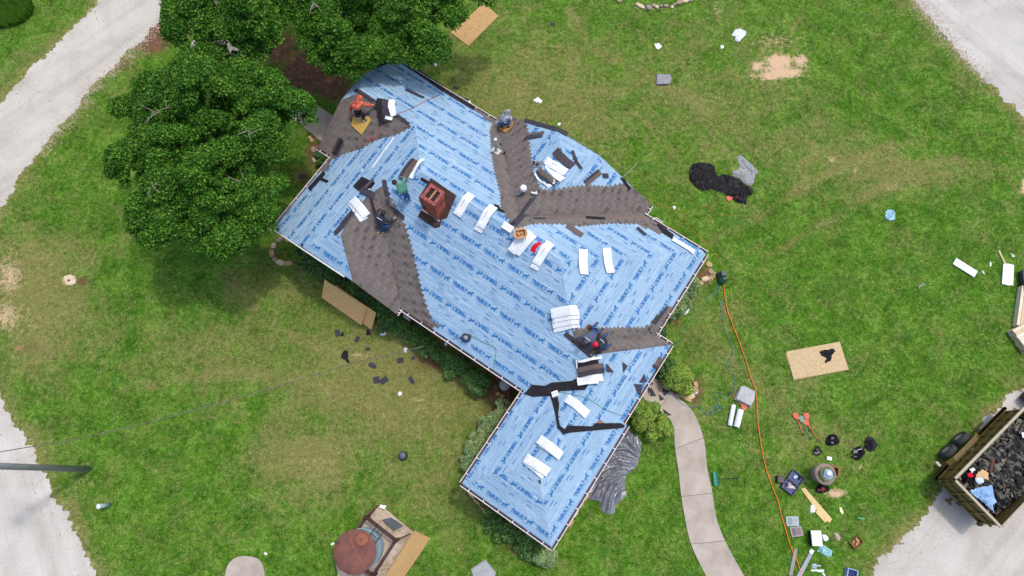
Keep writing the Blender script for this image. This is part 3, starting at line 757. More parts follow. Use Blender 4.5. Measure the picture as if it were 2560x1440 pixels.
# dark bands: bare felt, starter course and ridge strips --------
M_felt = simple('black_felt', lin(44, 42, 46), .95, .25, 6, spec=.1)
M_brownfelt = simple('brown_felt', lin(74, 58, 54), .95, .25, 5, spec=.1)
M_shd = simple('shingle_dark_back', lin(66, 64, 72), .9, .2, 20, spec=.15)
M_shb = island('brown_shingle_piece', lin(96, 86, 82), lin(124, 110, 104), .95, .1)
def roofpatch(name, pxs, mat, lift=.044, th=.006, parent=None, sub=3):
    pts = [rp(x, y) for x, y in pxs]
    # dense outline so that it follows the planes under it
    bm = bmesh.new(); vs = [bm.verts.new((p.x, p.y, 0)) for p in pts]; fc = bm.faces.new(vs)
    bmesh.ops.triangulate(bm, faces=[fc])
    bmesh.ops.subdivide_edges(bm, edges=bm.edges[:], cuts=sub, use_grid_fill=True)
    bmesh.ops.triangulate(bm, faces=bm.faces[:])
    mb = MB(); idx = {v: i for i, v in enumerate(bm.verts)}; n = len(bm.verts)
    top = [Vector((v.co.x, v.co.y, rzw(v.co.x, v.co.y)+lift+.008*noise.noise(v.co*3))) for v in bm.verts]
    fs = []
    for q in bm.faces:
        ids = [idx[v] for v in q.verts]
        if q.normal.z < 0: ids = ids[::-1]
        fs.append(tuple(ids)); 
    for e in bm.edges:
        if len(e.link_faces) == 1:
            a, b = idx[e.verts[0]], idx[e.verts[1]]; fs.append((a, b, b+n, a+n))
    mb.add(top+[t_-Vector((0, 0, th+.02)) for t_ in top], fs); bm.free()
    return mb.build(name, mat, parent)
for pxs, m in (
    ([(1078, 446), (1141, 490), (1131, 512), (1118, 545), (1104, 550), (1100, 568), (1087, 571), (1045, 542), (1056, 520), (1047, 495)], M_brownfelt),
    ([(1012, 161), (1020, 158), (1190, 268), (1184, 276), (1100, 225)], M_felt),
    ([(905, 170), (935, 158), (980, 150), (972, 158), (945, 170), (912, 178)], M_felt),
    ([(770, 470), (778, 462), (808, 428), (814, 436), (790, 462), (775, 478)], M_felt),
    ([(1310, 985), (1330, 962), (1362, 965), (1378, 957), (1430, 952), (1450, 940), (1475, 955), (1462, 975), (1400, 978), (1385, 990), (1330, 992)], M_felt),
    ([(1374, 985), (1392, 985), (1398, 1010), (1395, 1040), (1400, 1065), (1412, 1073), (1418, 1064), (1480, 1066), (1488, 1058), (1552, 1058), (1562, 1064), (1558, 1070), (1500, 1075), (1425, 1082), (1408, 1086), (1393, 1070), (1388, 1035), (1380, 1005)], M_felt),
    ([(1312, 297), (1392, 318), (1388, 328), (1310, 306)], M_shd),
    ([(1393, 319), (1420, 330), (1418, 342), (1388, 328)], M_shd),
    ([(1550, 445), (1560, 447), (1578, 472), (1572, 478)], M_felt),
    ([(1640, 562), (1648, 560), (1685, 588), (1680, 598), (1655, 582)], M_felt),
    ([(1626, 806), (1668, 766), (1672, 768), (1640, 812)], M_shd),
    ([(883, 466), (905, 442), (938, 458), (925, 476), (905, 478), (895, 477)], M_felt)):
    roofpatch('felt_strip', pxs, m, parent=ROOF)
for pxs in ([(833, 582), (840, 590), (868, 562), (907, 515), (903, 500), (868, 540)], [(889, 232), (884, 226), (892, 222), (940, 252), (975, 275), (1025, 308), (1020, 316), (970, 284), (930, 260)],
            [(955, 450), (965, 450), (972, 480), (975, 510), (1012, 540), (1010, 552), (966, 518), (962, 490)], [(1408, 838), (1416, 830), (1486, 886), (1476, 897)],
            [(1344, 474), (1352, 480), (1300, 545), (1285, 566), (1278, 556)]):
    roofpatch('ridge_shingle', pxs, M_shd, .034, parent=ROOF)
# white edge fold of a roll
mb = MB(); mb.tube([rp(985, 343, .03), rp(958, 380, .03), rp(931, 419, .03)], .022, 5); mb.build('roll_edge', M_white, ROOF)
mb = MB(); mb.tube([rp(682, 574, .03), rp(740, 612, .03), rp(800, 652, .03), rp(861, 692, .03)], .03, 5); mb.build('drip_edge', M_white, ROOF)

# gutters -------------------------------------------------------
M_gin = simple('gutter_inside', lin(86, 74, 78), .8, .3, 8)
M_gut = simple('gutter_white', lin(226, 214, 216), .45, .08, 4, bump=0)
def gutter(p0, p1, step=.62, extra=0.0):
    (a0, b0), (a1, b1) = p0, p1
    P0, P1 = LB(a0, b0, ZE-.02+extra), LB(a1, b1, ZE-.02+extra); d = (P1-P0); L = d.length; d.normalize(); out = Vector((d.y, -d.x, 0))
    g = MB(); c = (P0+P1)/2
    g.box(c+out*.100+Vector((0, 0, -.03)), (L+.10, .024, .11), d)
    g.box(c+out*.045+Vector((0, 0, -.09)), (L-.002, .085, .01), d)
    o = g.build('gutter', M_gut, HOUSE)
    g = MB(); g.box(c-out*.004+Vector((0, 0, -.05)), (L-.004, .02, .07), d); g.box(c+out*.045+Vector((0, 0, -.079)), (L-.006, .082, .008), d); g.build('gutter_lining', M_gin, o)
    n = max(2, int(L/step))
    for i in range(n):
        q = P0+d*(L*(i+.5)/n)
        g = MB(); g.box(q+out*.048+Vector((0, 0, .018)), (.03, .105, .012), d); g.build('bracket', M_gut, o)
gutter((-12.42, 3.70), (-12.42, -.31)); gutter((-13.2, 3.74), (-12.50, 3.74)); gutter((-5.98, -.28), (-5.98, -.02)); gutter((-5.9, 0), (-.02, 0))
gutter((0, -.02), (0, -4.15)); gutter((.02, -4.2), (4.0, -4.2), extra=-.05); gutter((4.03, -4.2), (4.03, 1.1), extra=-.1); gutter((3.83, 1.16), (3.83, 4.75)); gutter((3.82, 4.78), (3.12, 4.78))
gutter((3.1, 4.84), (3.1, 8.86)); gutter((3.08, 8.88), (.14, 8.88), extra=.1); gutter((.1, 8.9), (.1, 9.45)); gutter((-7.6, 9.1), (-13.15, 9.1))
mb = MB()
for dp in ((-6.05, .12), (.12, 9.15)):
    q = LB(*dp, 0)
    mb.tube([q+Vector((0, 0, 2.7)), q+Vector((.05, .05, 2.3)), q+Vector((.0, .0, .1))], .05, 6)
mb.build('downspout', M_gut, HOUSE)
mb = MB()
for i in range(14):
    a_ = 3.18; b_ = 5.0+i*.11+random.uniform(-.03, .03)
    mb.blob(LB(a_, b_, ZE+.03), (.03, .025, .02), 6, 4)
mb.build('gutter_debris', simple('pinkish_grit', lin(222, 198, 196), .9), HOUSE)['kind'] = 'stuff'

# chimney: its own bricks ---------------------------------------
CH = empty('chimney', rp(1090, 530)); CH.parent = HOUSE; CH.location = rp(1090, 530)-HOUSE.location
ztop = 6.15; ctr = at(1081.5, 486.5, ztop); ca, cb_ = loc(ctr); W1 = .60; W2 = .62
M_br = [simple('brick_red_%d' % i, lin(*c), .85, .2, 20) for i, c in enumerate(((168, 84, 58), (190, 104, 74), (146, 66, 50)))]
M_mortar = simple('mortar', lin(190, 170, 152), .95)
M_rim = [simple('rim_brick_%d' % i, lin(*c), .6, .15, 14) for i, c in enumerate(((140, 62, 60), (156, 76, 72)))]
zb = 4.25; hb = .074; lb = .205
mb = MB(); mb.box(LB(ca, cb_, (zb+ztop-.10)/2), (W1-.10, W2-.10, ztop-.10-zb), AX, None); 
core = mb.build('flue_stack', M_mortar, CH)
BM = {}
def brick(p, d, L, hgt, w, mats, nm='brick'):
    key = (round(L, 3), round(hgt, 3), round(w, 3), nm); m = random.choice(mats)
    if (key, m.name) not in BM:
        q = MB(); q.box((0, 0, 0), (L, w, hgt)); me = bpy.data.meshes.new(nm); me.from_pydata(q.v, [], q.f); me.materials.append(m); BM[(key, m.name)] = me
    o = bpy.data.objects.new(nm, BM[(key, m.name)]); o.parent = CH; o.location = p-world_loc(CH); o.rotation_euler = (0, 0, math.atan2(d.y, d.x)); link(o)
z = 4.35; row = 0
while z < ztop-.16:
    flare = .03 if z > ztop-.42 else 0.0
    for side in range(4):
        d = (AX, BX, -AX, -BX)[side]; nn = (-BX, AX, BX, -AX)[side]; half = (W2 if side % 2 == 0 else W1)/2-.05+flare; ln_ = (W1 if side % 2 == 0 else W2)-.1+2*flare
        cc = LB(ca, cb_, z)+nn*(half-.025)
        u = -ln_/2+(.0 if row % 2 else -.1)
        while u < ln_/2-.02:
            u0, u1 = max(u, -ln_/2), min(u+lb, ln_/2)
            if u1-u0 > .05 and rzw(*(cc+d*(u0+u1)/2)[:2]) < z+.04: brick(cc+d*((u0+u1)/2)+nn*random.uniform(0, .006), d, u1-u0-.012, hb-.014, .09, M_br)
            u += lb
    z += hb; row += 1
for side in range(4):
    d = (AX, BX, -AX, -BX)[side]; nn = (-BX, AX, BX, -AX)[side]; half = (W2 if side % 2 == 0 else W1)/2+.03; ln_ = (W1 if side % 2 == 0 else W2)+.06
    m_ = 7; wd = (ln_-.13)/m_
    for i in range(m_):
        q = LB(ca, cb_, ztop-.045)+nn*(half-.065)+d*(-ln_/2+wd*(i+.5)+(.13 if False else 0)); brick(q, d, wd-.012, .09, .125, M_rim, 'rim_brick')
mb = MB(); mb.box(LB(ca, cb_, ztop-.07), (.07, W2-.12, .08), AX, None)
mb.build('flue_divider', simple('tan_brick', lin(176, 118, 88), .8), CH)
mb = MB(); mb.box(LB(ca, cb_, ztop-.095), (W1-.08, W2-.08, .03), AX, None); mb.build('flue_opening', simple('flue_dark', (.02, .016, .015), .95), CH)  # solid near-black slab: the darkness inside the flues is put into its colour
mb = MB()
for px_, py_ in ((1062, 528), (1078, 538), (1092, 548)): mb.box(rp(px_, py_, .05), (.3, .07, .01), AX, ez=Vector((0, 0, 1)))
mb.build('metal_flashing', simple('zinc_grey', lin(150, 140, 140), .4, .2, 6, .6), CH)
# ================================================================ TREES AND SHRUBS
def leaf_mat(name, lo, hi, tip):
    t = NT(name); g = t.new('ShaderNodeNewGeometry'); co = t.coord()
    c = t.ramp(g.outputs['Random Per Island'], [(0, lo), (.55, hi), (.9, tip), (1, lo)])
    n = t.noise(1.3, 3, .6, co); c = t.mix(t.step(n, .42, .6), c, t.mix(1.0, c, (1.35, 1.25, 1.1), 'MULTIPLY'))
    m = t.done(c, .6, 0, .12)
    tr = t.new('ShaderNodeBsdfTranslucent'); t.link(c, tr.inputs[0]); mx = t.new('ShaderNodeMixShader'); mx.inputs[0].default_value = .3
    t.link(t.b.outputs[0], mx.inputs[1]); t.link(tr.outputs[0], mx.inputs[2]); t.link(mx.outputs[0], t.n['Material Output'].inputs[0])
    return m
M_oak = leaf_mat('oak_leaf', lin(28, 68, 14), lin(58, 112, 28), lin(116, 160, 66))
M_shr = leaf_mat('shrub_leaf', lin(48, 88, 42), lin(82, 126, 68), lin(140, 172, 110))
M_yel = leaf_mat('bright_shrub_leaf', lin(84, 120, 50), lin(136, 170, 76), lin(186, 206, 104))
M_pal = leaf_mat('pale_shrub_leaf', lin(96, 126, 80), lin(146, 174, 120), lin(184, 204, 156))
M_bark = simple('bark', lin(98, 86, 74), .95, .35, 6, bump=.7, bscale=20, bdist=.03)
M_grey = simple('dead_wood', lin(150, 146, 136), .9, .2, 8)
def leaves(C, R, n, size, seed, flat=.75, up=.6):
    """leaf quads spread through ellipsoid clumps; C (k,3) centres, R (k,) radii"""
    r = np.random.default_rng(seed); k = len(C)
    w = R**2; idx = r.choice(k, n, p=w/w.sum())
    d = r.normal(size=(n, 3)); d /= np.linalg.norm(d, axis=1)[:, None]; d[:, 2] = np.abs(d[:, 2])*np.where(r.random(n) < .8, 1, -1)
    rad = R[idx]*r.uniform(.45, 1.08, n)**.6
    P = C[idx]+d*rad[:, None]*np.array([1, 1, flat])
    N = d*.6+r.normal(size=(n, 3))*.55+np.array([0, 0, up]); N /= np.linalg.norm(N, axis=1)[:, None]
    T = np.cross(N, r.normal(size=(n, 3))); T /= np.linalg.norm(T, axis=1)[:, None]; B = np.cross(N, T)
    L = size*r.uniform(.6, 1.35, n)[:, None]; Wd = L*.36
    v = np.stack([P-T*L*.5, P+B*Wd+N*L*.05, P+T*L*.5-N*L*.12, P-B*Wd+N*L*.05], 1).reshape(-1, 3)
    f = np.arange(n*4).reshape(-1, 4)
    return v, f
def foliage(name, v, f, mat, parent):
    base = np.array(world_loc(parent)); me = np_mesh(name, v-base, f, mat)
    o = bpy.data.objects.new(name, me); o.parent = parent; link(o); return o
def limb(mb, a, b, r0, r1, wob=.25, n=6):
    a, b = Vector(a), Vector(b); pts = []; rr = []
    for i in range(n+1):
        t = i/n; p = a.lerp(b, t); s_ = math.sin(t*math.pi)*wob
        p += Vector((noise.noise(p*.8), noise.noise(p*.8+Vector((9, 0, 0))), noise.noise(p*.8+Vector((0, 9, 0)))*.5+.15))*s_*2
        pts.append(p); rr.append(r0+(r1-r0)*t)
    mb.tube(pts, rr, 6); return pts
def tree(label, base_px, outline, zmid, hcrown, nclump, nleaf, seed, gap=.0, mat=None, size=.092, twigs=10, zlow=2.4):
    """outline is the crown's edge as it lies at height zmid"""
    r = np.random.default_rng(seed); bp = at(*base_px, 0)
    root = empty('oak_tree', bp, label, 'tree', 'oak trees shading the house')
    poly = [(at(x, y, zmid).x, at(x, y, zmid).y) for x, y in outline]
    P = np.array(poly); x0, y0 = P.min(0); x1, y1 = P.max(0); cx, cy = P.mean(0)
    C = []; rad = max(x1-x0, y1-y0)/2; poly = poly
    while len(C) < nclump:
        X = r.uniform(x0, x1, 400); Y = r.uniform(y0, y1, 400); ins = inpoly_np(X, Y, poly); D = dist_poly_np(X, Y, poly)
        for x, y, i, d in zip(X, Y, ins, D):
            if not i or d < .12 or len(C) >= nclump: continue
            if noise.noise(Vector((x*.75, y*.75, seed))) < gap-.35: continue
            top = hcrown*min(1, (d/rad*1.6))**.5
            n_ = min(1, max(0, .5+.95*noise.noise(Vector((x*.8, y*.8, seed+5)))+.3*noise.noise(Vector((x*2.1, y*2.1, seed)))))
            if n_ < .42 and r.random() < .62: continue
            if d < .9 or r.random() < .78: z = zmid-1.3+top*(.1+1.15*n_)
            else: z = zlow+1+(zmid-zlow-1)*r.random()
            C.append((x, y, z))
    C = np.array(C); dd = dist_poly_np(C[:, 0], C[:, 1], poly); R = np.minimum(r.uniform(.2, .44, nclump), .16+dd*.9)
    v, f = leaves(C, R, nleaf, size, seed, .6, .8); foliage('crown', v, f, mat or M_oak, root)
    # wisps past the outline
    tk = MB(); tk.tube([bp-Vector((0, 0, .2)), bp+Vector((0, 0, .25)), bp+Vector((.1, .05, 1.1)), bp+Vector((.0, .1, 2.2))], [.42, .33, .27, .25], 10); fork = bp+Vector((0, .1, 2.1))
    tk.build('trunk', M_bark, root, True)
    lb_ = MB(); order = r.choice(nclump, min(34, nclump), replace=False)
    for q in order[:9]:
        e = Vector(C[q]); pts = limb(lb_, fork, e-Vector((0, 0, .2)), .15, .035, .35)
        for q2 in r.choice(nclump, 5, replace=False):
            e2 = Vector(C[q2])
            if (e2-pts[3]).length < 3.2: limb(lb_, pts[3], e2, .06, .015, .2, 5)
    lb_.build('limb', M_bark, root, True)
    for q in [k for k in r.permutation(nclump) if dd[k] > .9][:twigs]:
        p = Vector(C[q])+Vector((0, 0, R[q]*.5)); tw = MB()
        for _ in range(4):
            e = p+Vector((r.normal()*.34, r.normal()*.34, abs(r.normal())*.12+.03)); pts = limb(tw, p, e, .016, .006, .12, 4)
            limb(tw, pts[2], pts[2]+Vector((r.normal()*.28, r.normal()*.28, .15)), .014, .005, .05, 3)
        tw.build('bare_branch', M_grey, root)
    return root
tree('large round dark green oak left of the house, its crown reaching the left eave', (600, 430),
     [(244, 232), (262, 218), (322, 205), (352, 150), (400, 135), (450, 118), (470, 92), (540, 84), (600, 110), (640, 130), (690, 160), (740, 190), (775, 245), (790, 275), (740, 290), (705, 330), (690, 370), (728, 390), (724, 430), (686, 448), (680, 480), (688, 512), (664, 546), (632, 570), (600, 560), (590, 610), (540, 628), (490, 622), (450, 600), (420, 575), (380, 600), (340, 600), (300, 560), (300, 500), (262, 470), (235, 410), (240, 345), (282, 325), (300, 300), (258, 285)],
     5.6, 2.6, 1150, 230000, 11, .07, twigs=6)
tree('dark oak crown cut off by the top edge, beside the left gravel road', (590, -60),
     [(392, -90), (400, 30), (392, 70), (425, 84), (445, 108), (480, 95), (520, 70), (560, 92), (610, 110), (660, 108), (690, 80), (700, 30), (712, -30), (700, -100)],
     5.8, 2.4, 480, 90000, 23, .07, twigs=4)
tree('wide dark oak crown along the top edge, above the blue gable', (930, -20),
     [(700, -110), (716, -20), (728, 30), (740, 90), (762, 128), (800, 140), (836, 152), (862, 172), (895, 160), (930, 138), (985, 122), (1020, 132), (1060, 126), (1100, 134), (1122, 116), (1118, 95), (1132, 64), (1142, 30), (1165, 10), (1190, -15), (1250, -50), (1300, -110)],
     5.6, 2.6, 820, 150000, 37, .07, twigs=5)
tree('oak crown at the top edge between the other two, over the dirt', (690, -150),
     [(640, -160), (640, -60), (672, -5), (720, 20), (760, -10), (770, -80), (770, -160)], 5.2, 1.8, 110, 14000, 41, .0, twigs=0)

def shrub(label, pxs, rad, h, nleaf, mat, seed, nm='shrub', size=.07, group=None, width=1.0, cat='bush'):
    """pxs: pixels on the ground under its middle line; a row of rounded clumps"""
    r = np.random.default_rng(seed); pts = [at(x, y, h*.6) for x, y in pxs]; line = [pts[0]]
    for a, b in zip(pts[:-1], pts[1:]):
        k = max(1, int((b-a).length/(rad*.5)))
        line += [a.lerp(b, (i+1)/k) for i in range(k)]
    root = empty(nm, Vector((pts[0].x, pts[0].y, 0)), label, cat, group); C = []; R = []
    st = MB()
    for p in line:
        for _ in range(9):
            q = Vector((p.x+np.clip(r.normal(), -1.5, 1.5)*rad*.45*width, p.y+np.clip(r.normal(), -1.5, 1.5)*rad*.45*width, h*r.uniform(.35, .82))); C.append(q); R.append(rad*r.uniform(.28, .5))
        b = Vector((p.x, p.y, 0))
        for _ in range(3): limb(st, b, Vector(C[-1-_]), .018, .006, .08, 3)
    v, f = leaves(np.array([tuple(c) for c in C]), np.array(R), nleaf, size, seed, .9, .5)
    keep = v.reshape(-1, 4, 3)[:, :, 2].min(1) > .02; v = v.reshape(-1, 4, 3)[keep].reshape(-1, 3); f = np.arange(len(v)).reshape(-1, 4)
    foliage('foliage', v, f, mat, root); st.build('stem', M_bark, root)
    return root
shrub('long dark hedge under the front eave behind the leaning boards', [(768, 650), (816, 680), (868, 712), (922, 748), (958, 775), (985, 795)], .44, .68, 32000, M_shr, 1, 'hedge', .075)
shrub('rounded dark shrub at the inner corner of the front eave', [(968, 805), (1000, 812)], .42, .8, 9000, M_shr, 2)
shrub('low straggling hedge strip under the middle of the front gutter', [(1005, 815), (1045, 846), (1082, 876)], .44, .8, 15000, M_shr, 3, 'hedge')
shrub('dark rounded hedge under the front gutter, nearest the white tank', [(1108, 892), (1142, 915), (1175, 942), (1196, 962)], .5, .9, 26000, M_shr, 4, 'hedge')
shrub('narrow pale hedge beside the left gutter of the porch wing', [(1260, 1025), (1232, 1056), (1206, 1092), (1182, 1128), (1170, 1162)], .42, .85, 22000, M_pal, 5, 'hedge', .07)
shrub('green hedge along the bottom eave of the porch wing', [(1228, 1296), (1262, 1326), (1300, 1352), (1340, 1378)], .42, .8, 22000, M_shr, 6, 'hedge', .07)
shrub('pale round shrub at the lowest corner of the roof', [(1374, 1384)], .6, .85, 14000, M_pal, 7)
shrub('round bright shrub touching the right side of the curved path near its start', [(1625, 1042), (1648, 1068)], .58, 1.0, 22000, M_yel, 8)
shrub('yellow-green shrub against the porch gutter, left of the path', [(1598, 1025), (1604, 1040)], .5, .95, 12000, M_yel, 9)
shrub('round green shrub inside the stone edging right of the path', [(1690, 935), (1708, 950)], .62, 1.0, 22000, M_yel, 10)
shrub('darker half of the shrub pair by the right gutter', [(1668, 908), (1664, 930)], .48, .9, 12000, M_shr, 11)
shrub('pale hedge strip beside the right gutter', [(1732, 705), (1718, 735), (1702, 764), (1690, 782)], .36, .8, 16000, M_pal, 12, 'hedge', .06)
shrub('small shrub tucked in the inner corner of the right gutter', [(1652, 815), (1658, 835)], .22, .6, 4000, M_shr, 13)
shrub('small dark plant inside the curved stone edging at the left corner', [(745, 632)], .2, .35, 1800, M_shr, 14, 'plant', .06)
shrub('low spiky plant in the bed by the left walk', [(808, 398), (800, 380)], .28, .4, 3500, M_shr, 15, 'plant', .09)
# tall weeds in the top left corner
r_ = np.random.default_rng(5)
n = 9000; a = r_.uniform(0, 6.28, n); q = np.sqrt(r_.random(n)); c0 = at(18, 28, 0)
X = c0.x+np.cos(a)*q*1.35; Y = c0.y+np.sin(a)*q*1.0; az = r_.uniform(0, 6.28, n); h = r_.uniform(.12, .4, n)
v = np.zeros((n, 3, 3)); v[:, 0] = np.stack([X-np.sin(az)*.012, Y+np.cos(az)*.012, 0*X], 1); v[:, 1] = np.stack([X+np.sin(az)*.012, Y-np.cos(az)*.012, 0*X], 1); v[:, 2] = np.stack([X+np.cos(az)*h*.7, Y+np.sin(az)*h*.7, h], 1)
o = bpy.data.objects.new('weeds', np_mesh('weeds', v.reshape(-1, 3), np.arange(n*3).reshape(-1, 3), island('weed_blade', lin(56, 100, 20), lin(96, 148, 36), .7, .2, False))); link(o)
tag(o, 'patch of taller bright weeds in the top left corner', 'weeds', kind='stuff')

# stone edgings -------------------------------------------------
M_st = [simple('tan_stone_%d' % i, lin(*c), .92, .25, 7, bump=.5, bscale=25, bdist=.02) for i, c in enumerate(((182, 154, 112), (160, 138, 112), (206, 186, 156)))]
def stones(label, items, nm='stone_edging', cat='edging', mats=None):
    root = empty(nm, at(items[0][0], items[0][1]), label, cat)
    for i, (x, y, L, Wd, ang) in enumerate(items):
        e0, e1 = at(x, y), at(x+math.cos(math.radians(ang))*10, y+math.sin(math.radians(ang))*10); d = (e1-e0).normalized(); w = Vector((-d.y, d.x, 0)); mb = MB(); n = 8; top = []
        for k in range(n):
            a = 6.283*k/n; q = 1+.22*noise.noise(Vector((k*.9, i*3.1, .5)))
            ca_, sa_ = math.copysign(abs(math.cos(a))**.6, math.cos(a)), math.copysign(abs(math.sin(a))**.6, math.sin(a)); top.append(e0+d*ca_*L/2*q+w*sa_*Wd/2*q)
        h = .09+.04*random.random(); vs = [p+Vector((0, 0, -.02)) for p in top]+[p+Vector((0, 0, h*.75)) for p in top]+[e0+(p-e0)*.72+Vector((0, 0, h)) for p in top]
        fs = [(k, (k+1) % n, n+(k+1) % n, n+k) for k in range(n)]+[(n+k, n+(k+1) % n, 2*n+(k+1) % n, 2*n+k) for k in range(n)]+[tuple(range(2*n, 3*n))]
        mb.add(vs, fs); mb.build('stone', (mats or M_st)[i % len(mats or M_st)], root)
    return root
stones('curved edging of flat tan stones at the left corner of the house', [(722, 600, .3, .22, -35), (700, 600, .34, .2, -30), (685, 615, .3, .2, -80), (681, 634, .36, .22, 80), (690, 650, .34, .22, 45), (702, 657, .4, .26, 15), (722, 658, .42, .24, -8)])
stones('rough edging of mixed pale rocks around the bed at the top edge', [(1548, 3, .3, .25, 0), (1600, 16, .5, .2, 30), (1622, 20, .3, .3, 0), (1634, 15, .22, .2, 0), (1642, 19, .2, .2, 40), (1652, 17, .2, .16, 0), (1665, 16, .25, .2, 0), (1680, 19, .18, .18, 0), (1686, 13, .18, .14, 0), (1697, 8, .34, .24, -20), (1713, 4, .34, .2, -10), (1725, 2, .2, .18, 0)], mats=[M_st[1], M_st[2], simple('grey_stone', lin(140, 134, 128), .9, .2, 7)])
stones('loose tan stones beside the bed by the left walk', [(780, 352, .26, .18, 70), (784, 375, .3, .2, 80), (787, 400, .34, .18, 85), (775, 345, .2, .14, 20)])
stones('thin line of edging stones curving past the bottom left of the porch wing', [(1160, 1205, .4, .12, 75), (1165, 1222, .36, .1, 60), (1178, 1238, .36, .1, 45), (1192, 1255, .4, .1, 40), (1208, 1272, .4, .1, 38), (1145+70, 1282, .3, .1, 30)])
stones('tan flat stones along the right side of the porch wing', [(1462, 1238, .5, .3, -65), (1450, 1258, .4, .3, -60), (1436, 1282, .5, .26, -62), (1425, 1305, .4, .24, -60), (1412, 1320, .34, .2, -60)])
stones('stones edging the round shrub right of the path', [(1738, 962, .3, .2, 70), (1735, 975, .3, .28, 50), (1728, 990, .26, .3, 60), (1715, 996, .5, .2, 30), (1694, 988, .4, .16, 20)])
stones('flat stepping stones by the green compressor', [(1772, 662, .3, .26, 40), (1776, 680, .3, .22, 60), (1762, 698, .36, .24, -20), (1750, 708, .3, .22, 10)])
stones('three small stones on the dirt under the porch corner', [(1245, 985, .2, .16, 0), (1256, 992, .22, .18, 30), (1262, 1004, .2, .16, 60)])
# ================================================================ THINGS ON THE ROOF
M_wrap = None
t = NT('white_wrapper'); uv = t.coord(); n_ = t.noise(26, 3, .6, uv)
c = t.ramp(t.noise(6, 4, .6, uv), [(.3, lin(222, 228, 232)), (.7, lin(244, 246, 247))]); t.bump(t.noise(9, 5, .7, uv, .8), .5, .03)
M_wrap = t.done(c, .35, 0, .5)
M_grid = simple('wrapper_print', lin(190, 202, 208), .5, .1, 6, bump=0)
M_dot = simple('wrapper_ink', lin(60, 66, 76), .5, .2, 6, bump=0)
def drape(mb, cx, cy, dx, dy, L, Wd, th, lift, surf, nL=10, nW=3, smooth=.3, taper=0, bend=0.0, flop=0.0, sag=0.0):
    """slab that lies over the surface: returns a function (s,t)->top point, s,t in -1..1"""
    d = Vector((dx, dy, 0)).normalized(); w = Vector((-d.y, d.x, 0))
    def pos(s, tt):
        off = bend*(s*s-.33)
        q = Vector((cx, cy, 0))+d*(s*L/2)+w*(tt*Wd/2*(1-taper*s)+off); return q
    def topz(s, tt):
        q = pos(s, tt); z = 0
        for k in (-1, -.5, 0, .5, 1):
            e = q+d*(k*smooth); z += surf(e.x, e.y)/5
        z = max(z, surf(q.x, q.y))+lift+th
        return z-flop*max(0, abs(s)-.6)*L/2
    def P(s, tt, e=0.0):
        q = pos(s, tt); return Vector((q.x, q.y, topz(s, tt)+e+sag*noise.noise(Vector((q.x*3, q.y*3, lift*9)))))
    top = []; bot = []
    for i in range(nL+1):
        for j in range(nW+1):
            s = -1+2*i/nL; tt = -1+2*j/nW; p = P(s, tt); edge = (i in (0, nL)) or (j in (0, nW))
            top.append(p-Vector((0, 0, th*.18 if edge else 0))); bot.append(p-Vector((0, 0, th*.98)))
    m = nW+1; N = len(top); fs = []
    for i in range(nL):
        for j in range(nW): q = (i*m+j, (i+1)*m+j, (i+1)*m+j+1, i*m+j+1); fs.append(q); fs.append(tuple(k+N for k in q[::-1]))
    for i in range(nL): fs += [(i*m, i*m+N, (i+1)*m+N, (i+1)*m), ((i+1)*m+nW, (i+1)*m+nW+N, i*m+nW+N, i*m+nW)]
    for j in range(nW): fs += [(j+1, j+1+N, j+N, j), (nL*m+j, nL*m+j+N, nL*m+j+1+N, nL*m+j+1)]
    mb.add(top+bot, fs); return P
def dirpx(px, py, ang, z):
    a = at(px, py, z); b = at(px+math.cos(math.radians(ang))*20, py+math.sin(math.radians(ang))*20, z); d = b-a; d.z = 0; return d.normalized()
def bundle(label, px, py, ang, lift=0.0, L=1.0, Wd=.34, surf=None, bend=0.0, grid=True, name='shingle_bundle', group='white wrapped shingle bundles', th=.085, smooth=.3):
    surf = surf or rzw; p = rp(px, py, lift+th) if surf is rzw else at(px, py, lift+th); d = dirpx(px, py, ang, p.z)
    mb = MB(); P = drape(mb, p.x, p.y, d.x, d.y, L, Wd, th, lift+.03, surf, smooth=smooth, bend=bend)
    root = empty(name, Vector((p.x, p.y, surf(p.x, p.y))), label, 'shingle bundle', group)
    mb.build('wrapper', M_wrap, root, False)
    g = MB()
    def q(s0, s1, t0, t1, e): g.add([P(s0, t0, e), P(s1, t0, e), P(s1, t1, e), P(s0, t1, e)], [(0, 1, 2, 3)])
    if grid:
        for tt in (-.72, -.3, .12, .55):
            for i in range(8): q(-.8+i*.2, -.8+i*.2+.2, tt, tt+.035, .003)
        for s in (-.8, -.58, -.36, -.12, .12, .36, .58, .8): q(s, s+.012, -.72, .55, .0035)
    else:
        for tt in (-.5, .45):
            for i in range(5): q(-.45+i*.12, -.45+i*.12+.1, tt, tt+.05, .003)
    if g.v: g.build('printed_grid', M_grid, root)['kind'] = 'stuff'
    g = MB()
    rr = random.Random(int(px*7+py))
    for s, tt in ((-.9, -.7), (-.9, -.1), (-.9, .3), (.9, .5), (.87, -.5), (.8, .75)):
        k = rr.uniform(.02, .05); q(s-k*.5, s+k*.5, tt-k*1.2, tt+k*1.2, .005)
    if not grid:
        for i in range(4): q(-.3+i*.14, -.3+i*.14+.11, .1, .2, .005)
    g.build('printed_mark', M_dot, root)
    return root
R_ = 'across the main ridge'
bundle('white wrapped shingle bundle bent over the ridge, first one right of the chimney', 1160, 507, -53, 0, bend=.02, grid=False)
bundle('lower shingle bundle of the pair beside the black hoodie on the ridge', 1211, 546, -56, 0, grid=False)
bundle('upper shingle bundle of the pair beside the black hoodie on the ridge', 1217, 536, -56, .09, grid=False)
bundle('bottom shingle bundle in the pile under the open carton', 1312, 606, -46, 0)
bundle('skewed middle shingle bundle in the pile under the open carton', 1306, 602, -58, .09)
